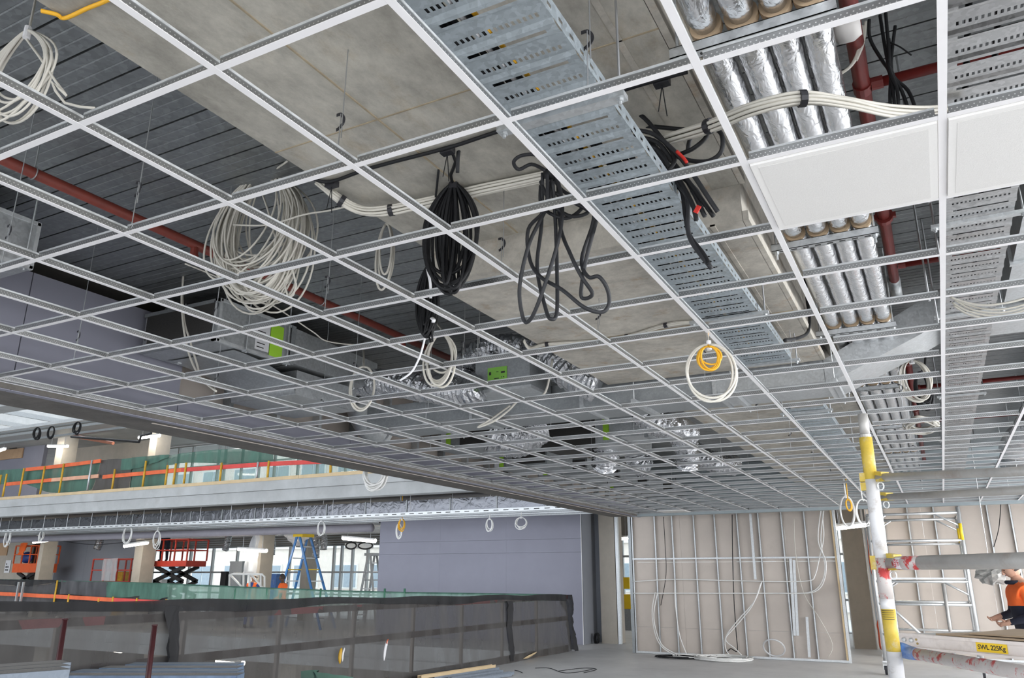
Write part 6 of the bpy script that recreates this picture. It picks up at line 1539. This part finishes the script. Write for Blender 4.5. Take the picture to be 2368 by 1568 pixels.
# ================================================================== FOREGROUND LEFT: RACKS OF STEEL PLANKS
BLUEZ = mat('blue stained zinc edge', (0.17, 0.24, 0.35), 0.5, 0.2, var=0.3, vscale=4, stain=(0.03, 0.08, 0.26), stain_scale=3.0, stain_amt=0.8)
DUSTD = mat('dusty plank deck', (0.215, 0.205, 0.195), 0.7, 0.1, var=0.2, vscale=5)
def steel_plank(label, p0, dirv, L, wv, w_, h, m_, perf=True, group=None, fm_=None):
    d = Vector(dirv).normalized(); wv = Vector(wv).normalized(); up = Vector((0, 0, 1)); p0 = Vector(p0)
    t = thing('steel_plank', label, 'plank', p0 + d * L / 2, group)
    def bx(mb, s0, s1, o0, o1, z0, z1): mb.hexa([p0 + d * s0 + wv * o0 + up * z0, p0 + d * s1 + wv * o0 + up * z0, p0 + d * s1 + wv * o1 + up * z0, p0 + d * s0 + wv * o1 + up * z0, p0 + d * s0 + wv * o0 + up * z1, p0 + d * s1 + wv * o0 + up * z1, p0 + d * s1 + wv * o1 + up * z1, p0 + d * s0 + wv * o1 + up * z1])
    m = MB(); bx(m, 0, L, 0, w_, h - 0.003, h); m.build('deck', m_, t)
    m = MB(); bx(m, 0, L, 0, 0.004, 0, h); bx(m, 0, L, w_ - 0.004, w_, 0, h); bx(m, 0, 0.004, 0, w_, 0, h); bx(m, L - 0.004, L, 0, w_, 0, h); m.build('edge_flanges', fm_ or GALVB, t)
    if perf:
        m = MB(); n = int(L / 0.09)
        for k in range(n):
            for q in range(4):
                c = p0 + d * (0.05 + k * 0.09 + 0.045 * (q % 2)) + wv * (w_ * (0.2 + 0.2 * q)) + up * (h + 0.0006)
                m.face([c + d * 0.008, c + wv * 0.008, c - d * 0.008, c - wv * 0.008])
        o = m.build('perforations', INK, t); o['kind'] = 'stuff'
    return t
GALVB = mat_galv('bluish galvanised plank', (0.20, 0.235, 0.28), 0.55, 0.3, 40, 0.15)
# left rack: end of the top plank points to the right; compute its corner from the picture
e0 = AZ(183, 1524, 1.08); 
dL = (AZ(-60, 1556, 1.08) - AZ(165, 1540, 1.08)).normalized()
wv = Vector((-dL.y, dL.x, 0)); 
if wv.dot(FWD) < 0: wv = -wv
c0 = AZ(163, 1547, 1.08)
for k, (off, z, lb, mm) in enumerate(((0.0, 1.02, 'topmost galvanised plank of the left foreground stack, with punched holes', GALVB), (0.30, 1.015, 'second galvanised plank on top of the left foreground stack', GALVB), (0.60, 1.01, 'third galvanised plank on top of the left foreground stack', GALVB))):
    steel_plank(lb, c0 + wv * off - dL * (0.0 + 0.1 * k) + Vector((0, 0, z - 1.08)), dL, 2.6, wv, 0.23, 0.06, DUSTD, k == 0)
t = thing('blue_plank_box', 'blue painted steel plank under the topmost one in the left foreground stack', 'plank', c0 + dL + Vector((0, 0, -0.2)))
m = MB(); q0 = c0 + dL * 0.28 + Vector((0, 0, -0.24)); m.hexa([q0, q0 + dL * 2.2, q0 + dL * 2.2 + wv * 0.7, q0 + wv * 0.7] + [p + Vector((0, 0, 0.15)) for p in (q0, q0 + dL * 2.2, q0 + dL * 2.2 + wv * 0.7, q0 + wv * 0.7)]); m.build('blue_side', BLUEP, t)
m = MB(); q1 = c0 + dL * 0.30 + wv * -0.004 + Vector((0, 0, -0.205)); m.hexa([q1, q1 + dL * 0.36, q1 + dL * 0.36 + wv * 0.003, q1 + wv * 0.003] + [p + Vector((0, 0, 0.11)) for p in (q1, q1 + dL * 0.36, q1 + dL * 0.36 + wv * 0.003, q1 + wv * 0.003)]); m.build('deep_blue_panel', NAVYP, t)
m = MB(); q0 = c0 + dL * 0.4 + Vector((0, 0, -1.02)); m.hexa([q0, q0 + dL * 2.0, q0 + dL * 2.0 + wv * 0.7, q0 + wv * 0.7] + [p + Vector((0, 0, 0.78)) for p in (q0, q0 + dL * 2.0, q0 + dL * 2.0 + wv * 0.7, q0 + wv * 0.7)]); tag(m.build('steel_plank_stack', GALVB), 'lower planks of the left foreground stack', 'plank stack')
# middle rack of blue planks
Zm = 0.80
g0 = AZ(560, 1562, Zm); g1 = AZ(180, 1562, Zm)
dM = (g1 - g0).normalized(); wM = Vector((-dM.y, dM.x, 0))
if wM.dot(FWD) < 0: wM = -wM
c1 = g0 + dM * 0.1
for k in range(4):
    steel_plank(['blue edged steel plank at the front of the middle stack', 'second blue edged steel plank of the middle stack', 'third blue edged steel plank of the middle stack', 'rearmost blue edged steel plank of the middle stack'][k], g0 + wM * (0.32 * k) + dM * (0.05 + 0.10 * k) + Vector((0, 0, -0.06)), dM, 1.85 - 0.22 * k, wM, 0.24, 0.06, DUSTD if k % 2 == 0 else GALVB, k == 0, None, BLUEZ)
m = MB(); q0 = c1 + dM * 0.1 + Vector((0, 0, -0.8)); m.hexa([q0, q0 + dM * 1.6, q0 + dM * 1.6 + wM * 1.0, q0 + wM * 1.0] + [p + Vector((0, 0, 0.62)) for p in (q0, q0 + dM * 1.6, q0 + dM * 1.6 + wM * 1.0, q0 + wM * 1.0)]); tag(m.build('steel_plank_stack', BLUEP), 'lower planks of the middle foreground stack', 'plank stack')
for k, (x, yt) in enumerate(((151, 1430), (358, 1444))):
    p = AD(x, yt, 7.0); m = MB(); m.tube([(p.x, p.y, 0), (p.x, p.y, p.z - 0.01)], 0.024, 14); m.tube([(p.x, p.y, p.z - 0.012), (p.x, p.y, p.z)], 0.025, 14)
    t = thing('rack_post', ['maroon steel rack post beside the left plank stack', 'maroon steel rack post behind the middle plank stack'][k], 'post', (p.x, p.y, 0)); m.build('post_tube', MAROON, t, smooth=True)
    m = MB(); m.box(p.x - 0.06, p.x + 0.06, p.y - 0.06, p.y + 0.06, 0, 0.01); m.build('foot_plate', MAROON, t)
# green cloth bundle and loose steel studs on the floor
tag(cloth([AD(690, 1552, 8.6), AD(715, 1549, 8.6), AD(760, 1556, 8.6), AD(810, 1566, 8.6)], [Vector((AD(685, 1600, 8.2).x, AD(685, 1600, 8.2).y, 0.03)), Vector((AD(720, 1600, 8.1).x, AD(720, 1600, 8.1).y, 0.03)), Vector((AD(780, 1600, 8.1).x, AD(780, 1600, 8.1).y, 0.03)), Vector((AD(840, 1600, 8.1).x, AD(840, 1600, 8.1).y, 0.03))], 8, 'green_cloth', GREEN, None, 0.1, 3), 'crumpled green cloth heap right of the blue planks', 'cloth')
sl_ = ['long steel stud on the floor, rearmost of the pile', 'long steel stud on the floor, second from the back', 'tan edged steel stud in the middle of the floor pile', 'steel stud in the middle of the floor pile', 'second front steel stud of the floor pile', 'front steel stud of the floor pile', 'short bright steel offcut beside the floor pile', 'frontmost steel channel of the floor pile']
for k, (xa_, ya_, xb_, yb_, z, w_) in enumerate(((905, 1566, 1100, 1533, 0.05, 0.09), (930, 1566, 1110, 1535, 0.09, 0.07), (970, 1566, 1142, 1540, 0.12, 0.08), (1000, 1568, 1150, 1546, 0.07, 0.09), (1040, 1570, 1160, 1553, 0.05, 0.08), (1080, 1572, 1185, 1556, 0.04, 0.08), (1132, 1557, 1152, 1552, 0.03, 0.12), (1060, 1576, 1180, 1560, 0.03, 0.08))):
    a, b_ = AZ(xa_, ya_, z), AZ(xb_, yb_, z); d = (b_ - a).normalized(); s = Vector((-d.y, d.x, 0)); 
    m = MB(); m.bar(a, b_, w_, 0.004); m.bar(a + s * w_ / 2, b_ + s * w_ / 2, 0.004, 0.05); m.bar(a - s * w_ / 2, b_ - s * w_ / 2, 0.004, 0.05)
    tag(m.build('floor_stud', GALVB if k != 2 else TIMB), sl_[k], 'stud')
for k, q in enumerate(([(1238, 1545), (1270, 1545), (1300, 1555), (1330, 1555), (1370, 1548)], [(1190, 1550), (1200, 1552), (1208, 1556)], [(1290, 1552), (1350, 1545), (1380, 1548), (1350, 1556)])):
    cable(['thin dark cable lying on the bare floor', 'short dark scrap of wire by the stud pile', 'curled thin wire lying on the floor'][k], [AZ(x, y, 0.006) for x, y in q], 0.006, GCAB, 'floor_wire', sides=5)
# ================================================================== PEOPLE
def figure(name, label, base, rotz, J, edges, R, matfn, mats, head=None):
    """one continuous skinned body: joints J (local metres, z up, facing -Y), radii R"""
    t = thing(name, label, 'person', base)
    me = bpy.data.meshes.new('body_cage')
    keys = list(J); idx = {k: i for i, k in enumerate(keys)}
    me.from_pydata([J[k] for k in keys], [(idx[a], idx[b]) for a, b in edges], [])
    o = bpy.data.objects.new('body_cage', me); COL.objects.link(o)
    sk = o.modifiers.new('skin', 'SKIN'); sk.use_smooth_shade = True
    for k in keys:
        v = me.skin_vertices[0].data[idx[k]]; r = R[k]; v.radius = r if isinstance(r, tuple) else (r, r); v.use_root = (k == 'pelvis')
    sb = o.modifiers.new('sub', 'SUBSURF'); sb.levels = 2; sb.render_levels = 2
    dg = bpy.context.evaluated_depsgraph_get(); dg.update()
    m2 = bpy.data.meshes.new_from_object(o.evaluated_get(dg))
    bpy.data.objects.remove(o)
    m2.name = 'body'
    m2.materials.clear()
    for m in mats: m2.materials.append(m)
    for p in m2.polygons:
        p.use_smooth = True; p.material_index = matfn(p.center)
    b = bpy.data.objects.new('body', m2); COL.objects.link(b); b.parent = t; WL[b.name] = Vector(base)
    t.rotation_euler = (0, 0, rotz)
    return t
def head_parts(t, c, yaw, pitch, skin, hair=None, hat=None, r=0.098):
    """head shaped from a sphere: jaw, nose, ears, eyes; faces local -Y before yaw"""
    c = Vector(c); Rm = Matrix.Rotation(yaw, 3, 'Z') @ Matrix.Rotation(pitch, 3, 'X')
    def P(x, y, z): return c + Rm @ Vector((x, y, z))
    org = WL[t.name]
    def bld(mb, nm, m, sm=True):
        mb.v = [p + org for p in mb.v]
        return mb.build(nm, m, t, smooth=sm)
    mb = MB(); rows = []
    for i in range(13):
        th = math.pi * i / 12; z = -math.cos(th)
        row = []
        for j in range(17):
            a = 2 * math.pi * j / 16; x = math.sin(th) * math.cos(a); y = math.sin(th) * math.sin(a)
            w_ = 0.80 if z > -0.2 else 0.80 - 0.22 * (-0.2 - z)
            yy = y * (0.98 if y > 0 else 0.92 + 0.05 * (z < -0.3))
            row.append(P(x * r * w_, yy * r, z * r * 1.2))
        rows.append(row)
    mb.grid(rows); bld(mb, 'head', skin)
    mb = MB(); mb.tube([P(0, -r * 0.88, r * 0.18), P(0, -r * 1.06, -r * 0.12), P(0, -r * 1.10, -r * 0.22), P(0, -r * 0.9, -r * 0.28)], [r * 0.07, r * 0.13, r * 0.17, r * 0.12], 8); bld(mb, 'nose', skin)
    for s in (-1, 1):
        mb = MB(); mb.ball(P(s * r * 0.80, r * 0.08, 0), r * 0.24, 8, 6, (0.35, 0.7, 1.1)); bld(mb, 'ear', skin)
        mb = MB(); mb.ball(P(s * r * 0.32, -r * 0.84, r * 0.10), r * 0.10, 8, 6, (1.3, 0.5, 0.7)); bld(mb, 'eye', HAIR)
    mb = MB(); mb.tube([P(-r * 0.24, -r * 0.88, -r * 0.52), P(0, -r * 0.94, -r * 0.50), P(r * 0.24, -r * 0.88, -r * 0.52)], r * 0.055, 6); bld(mb, 'mouth', mat('lips', (0.35, 0.14, 0.11), 0.5))
    if hair:
        mb = MB(); rows = []
        for i in range(9):
            th = math.pi * 0.62 * i / 8; row = []
            for j in range(17):
                a = 2 * math.pi * j / 16; fr = 1.0 if math.sin(a) > -0.35 else 0.55
                tt = th * fr; x = math.sin(tt) * math.cos(a); y = math.sin(tt) * math.sin(a)
                row.append(P(x * r * 0.86, y * r * 1.05 + 0.004, math.cos(tt) * r * 1.25))
            rows.append(row)
        mb.grid(rows); bld(mb, 'hair', hair)
    if hat:
        mb = MB(); rows = []
        for i in range(8):
            th = math.pi * 0.5 * i / 7; row = []
            for j in range(21):
                a = 2 * math.pi * j / 20
                row.append(P(math.sin(th) * math.cos(a) * r * 1.25, math.sin(th) * math.sin(a) * r * 1.4, r * 0.35 + math.cos(th) * r * 1.2))
            rows.append(row)
        rows.append([P(math.cos(2 * math.pi * j / 20) * r * 1.35, math.sin(2 * math.pi * j / 20) * r * 1.5 - (r * 0.35 if math.sin(2 * math.pi * j / 20) < -0.3 else 0), r * 0.33) for j in range(21)])
        mb.grid(rows); bld(mb, 'hard_hat', hat)
def hand(J, E, R, side, w, dirv, palm_n, curl=0.5, L=0.17):
    """palm and five separate fingers appended to the skeleton"""
    w = Vector(w); d = Vector(dirv).normalized(); n = Vector(palm_n); n = (n - d * n.dot(d)).normalized(); s = d.cross(n)
    pm = w + d * L * 0.35; k = side + 'palm'
    J[k] = tuple(pm); R[k] = (0.030, 0.020); E.append((side + 'wrist', k))
    for q, (off, ln) in enumerate(((-0.027, 0.92), (-0.009, 1.0), (0.009, 0.95), (0.026, 0.75))):
        base = w + d * L * 0.52 + s * off; prev = k
        for z in range(3):
            g = curl * (z + 1) * 0.55
            base = base + (d * math.cos(g) + n * math.sin(g)) * (L * 0.16 * ln)
            kk = f'{side}f{q}{z}'; J[kk] = tuple(base); R[kk] = 0.0095 - 0.001 * z; E.append((prev, kk)); prev = kk
    base = w + d * L * 0.2 + s * -0.030; J[side + 't0'] = tuple(base); R[side + 't0'] = 0.013; E.append((k, side + 't0'))
    base = base + (d * 0.7 - s * 0.5 + n * 0.4).normalized() * 0.04; J[side + 't1'] = tuple(base); R[side + 't1'] = 0.0105; E.append((side + 't0', side + 't1'))
    base = base + (d * 0.9 + n * 0.3).normalized() * 0.03; J[side + 't2'] = tuple(base); R[side + 't2'] = 0.009; E.append((side + 't1', side + 't2'))
def standing(arms, hm=1.0, lean=0.0, bulk=1.0):
    J = {'pelvis': (0, 0, 0.97), 'waist': (0, -lean * 0.2, 1.10), 'chest': (0, -lean * 0.6, 1.30), 'shoulder': (0, -lean * 0.9, 1.44), 'neck': (0, -lean - 0.01, 1.53), 'skull': (0, -lean - 0.03, 1.60),
         'Lhip': (0.10, 0, 0.90), 'Rhip': (-0.10, 0, 0.90), 'Lknee': (0.12, -0.02, 0.50), 'Rknee': (-0.12, -0.01, 0.50), 'Lankle': (0.13, 0.02, 0.10), 'Rankle': (-0.13, 0.03, 0.10), 'Lheel': (0.13, 0.03, 0.045), 'Rheel': (-0.13, 0.04, 0.045), 'Ltoe': (0.15, -0.17, 0.035), 'Rtoe': (-0.15, -0.16, 0.035),
         'Lsh': (0.19, -lean * 0.9, 1.42), 'Rsh': (-0.19, -lean * 0.9, 1.42)}
    R = {'pelvis': (0.165 * bulk, 0.125 * bulk), 'waist': (0.16 * bulk, 0.12 * bulk), 'chest': (0.175 * bulk, 0.13 * bulk), 'shoulder': (0.13, 0.10), 'neck': 0.058, 'skull': 0.06, 'Lhip': 0.105, 'Rhip': 0.105, 'Lknee': 0.075, 'Rknee': 0.075, 'Lankle': 0.052, 'Rankle': 0.052, 'Lheel': 0.045, 'Rheel': 0.045, 'Ltoe': 0.035, 'Rtoe': 0.035, 'Lsh': 0.082, 'Rsh': 0.082}
    E = [('pelvis', 'waist'), ('waist', 'chest'), ('chest', 'shoulder'), ('shoulder', 'neck'), ('neck', 'skull'), ('pelvis', 'Lhip'), ('pelvis', 'Rhip'), ('Lhip', 'Lknee'), ('Rhip', 'Rknee'), ('Lknee', 'Lankle'), ('Rknee', 'Rankle'), ('Lankle', 'Lheel'), ('Rankle', 'Rheel'), ('Lheel', 'Ltoe'), ('Rheel', 'Rtoe'), ('shoulder', 'Lsh'), ('shoulder', 'Rsh')]
    for s in 'LR':
        el, wr, pn, cu = arms[s]
        J[s + 'elbow'] = el; J[s + 'wrist'] = wr; R[s + 'elbow'] = 0.058; R[s + 'wrist'] = 0.036
        E += [(s + 'sh', s + 'elbow'), (s + 'elbow', s + 'wrist')]
        hand(J, E, R, s, wr, Vector(wr) - Vector(el), pn, cu)
    return J, E, R
# right edge worker: facing left, forearms brought together in front
base = AD(2362, 1336, 10.0); base.z = 0
J, E, R = standing({'L': ((0.27, -0.02, 1.14), (0.10, -0.24, 1.06), (-1, 0, 0.3), 0.7), 'R': ((-0.29, -0.06, 1.15), (-0.12, -0.30, 1.10), (0.6, 0.2, 0.8), 0.6)}, lean=0.04, bulk=1.25)
def dress1(c):
    z = c.z
    if z > 1.50: return 0
    if c.y < -0.235 and 0.98 < z < 1.25 and abs(c.x) < 0.2: return 0     # hands
    if z > 1.23: return 1
    if z > 0.93: return 2
    if z > 0.12: return 3
    return 4
t = figure('person', 'worker in orange and navy shirt and khaki trousers at the right edge, facing left', base, math.radians(-76), J, E, R, dress1, [SKIN, HIVIS, NAVY, KHAKI, BLACKP])
head_parts(t, (0, -0.10, 1.66), 0.0, 0.45, SKIN, HAIR)
t.scale = (1.1, 1.1, 1.1)
mb = MB(); org = WL[t.name]
mb.tube([Vector((0.085 * math.cos(a), -0.085 + 0.075 * math.sin(a), 1.50)) + org for a in [2 * math.pi * k / 14 for k in range(14)]], 0.024, 8, closed=True); mb.build('collar', NAVY, t, smooth=True)
t = thing('grey_plastic_bag', 'crumpled grey plastic wrap hanging by the worker at the right edge', 'bag', AD(2290, 1345, 10.6))
mb = MB(); c = AD(2292, 1328, 10.6); rows = []
for i in range(11):
    th = math.pi * i / 10; rows.append([c + Vector((math.sin(th) * math.cos(2 * math.pi * j / 16) * 0.17, math.sin(th) * math.sin(2 * math.pi * j / 16) * 0.12, -math.cos(th) * 0.12)) * (1 + 0.55 * mnoise.noise(Vector((i * 0.9, j * 0.9 % 14.4, 3.3)))) if 0 < i < 10 else c + Vector((0, 0, -math.cos(th) * 0.12)) for j in range(17)])
    rows[-1][16] = rows[-1][0]
mb.grid(rows); mb.build('bag_film', mat('grey plastic film', (0.36, 0.36, 0.34), 0.25, var=0.3, vscale=14), t)
mb = MB(); mb.tube([c + Vector((0, 0, 0.11)), Vector((c.x + 0.03, c.y, 4.06))], 0.004, 6); mb.build('bag_string', WIRE, t)
# far worker in the orange shirt
p = AY(655, 1340, 19.7); base2 = Vector((p.x, p.y, 0))
J, E, R = standing({'L': ((0.36, 0.12, 1.15), (0.20, 0.02, 0.98), (-1, 0, 0), 0.6), 'R': ((-0.26, -0.05, 1.14), (-0.24, -0.28, 1.05), (0, 0, -1), 0.7)})
def dress2(c):
    if c.z > 1.50: return 0
    if abs(c.x) > 0.30 and c.z < 1.2: return 0
    if c.z > 0.95: return 1
    if c.z > 0.12: return 2
    return 3
t = figure('person', 'worker in an orange shirt standing behind the green cloth by the blue stepladder', base2, math.radians(-70), J, E, R, dress2, [SKIND, HIVIS, NAVY, BLACKP])
head_parts(t, (0, -0.04, 1.67), -0.2, 0.1, SKIND, HAIR)
mb = MB(); org = WL[t.name]; mb.tube([Vector((0.085 * math.cos(a), -0.02 + 0.075 * math.sin(a), 1.49)) + org for a in [2 * math.pi * k / 14 for k in range(14)]], 0.022, 8, closed=True); mb.build('collar', NAVY, t, smooth=True)
# worker with white hard hat
p = AY(584, 1340, 20.9); base3 = Vector((p.x, p.y, 0))
J, E, R = standing({'L': ((0.26, -0.06, 1.15), (0.18, -0.28, 1.05), (0, 0, -1), 0.6), 'R': ((-0.26, -0.06, 1.15), (-0.18, -0.28, 1.05), (0, 0, -1), 0.6)}, lean=0.05)
def dress3(c):
    if c.z > 1.50: return 0
    if c.z > 0.95 and 0.07 < abs(c.x) < 0.2: return 1
    if c.z > 0.12: return 2
    return 3
t = figure('person', 'worker in a white hard hat and orange vest behind the white frame', base3, math.radians(190), J, E, R, dress3, [SKIN, HIVIS, NAVYP, BLACKP])
head_parts(t, (0, -0.06, 1.67), 0.1, 0.3, SKIN, None, WHITEP)
# worker up on the red scissor lift
p = AY(378, 1290, 23.1); zb = AY(395, 1297, 22.6).z; base4 = Vector((p.x, 23.1, zb))
J, E, R = standing({'L': ((0.30, -0.05, 1.62), (0.22, -0.16, 1.85), (0, -1, 0), 0.6), 'R': ((-0.26, -0.06, 1.15), (-0.18, -0.28, 1.10), (0, 0, -1), 0.6)})
t = figure('person', 'worker in dark clothes standing on the red scissor lift', base4, math.radians(30), J, E, R, lambda c: 0 if c.z > 1.5 and abs(c.x) < 0.12 else 1, [SKIN, NAVY])
head_parts(t, (0, -0.04, 1.67), 0, -0.2, SKIN, HAIR)
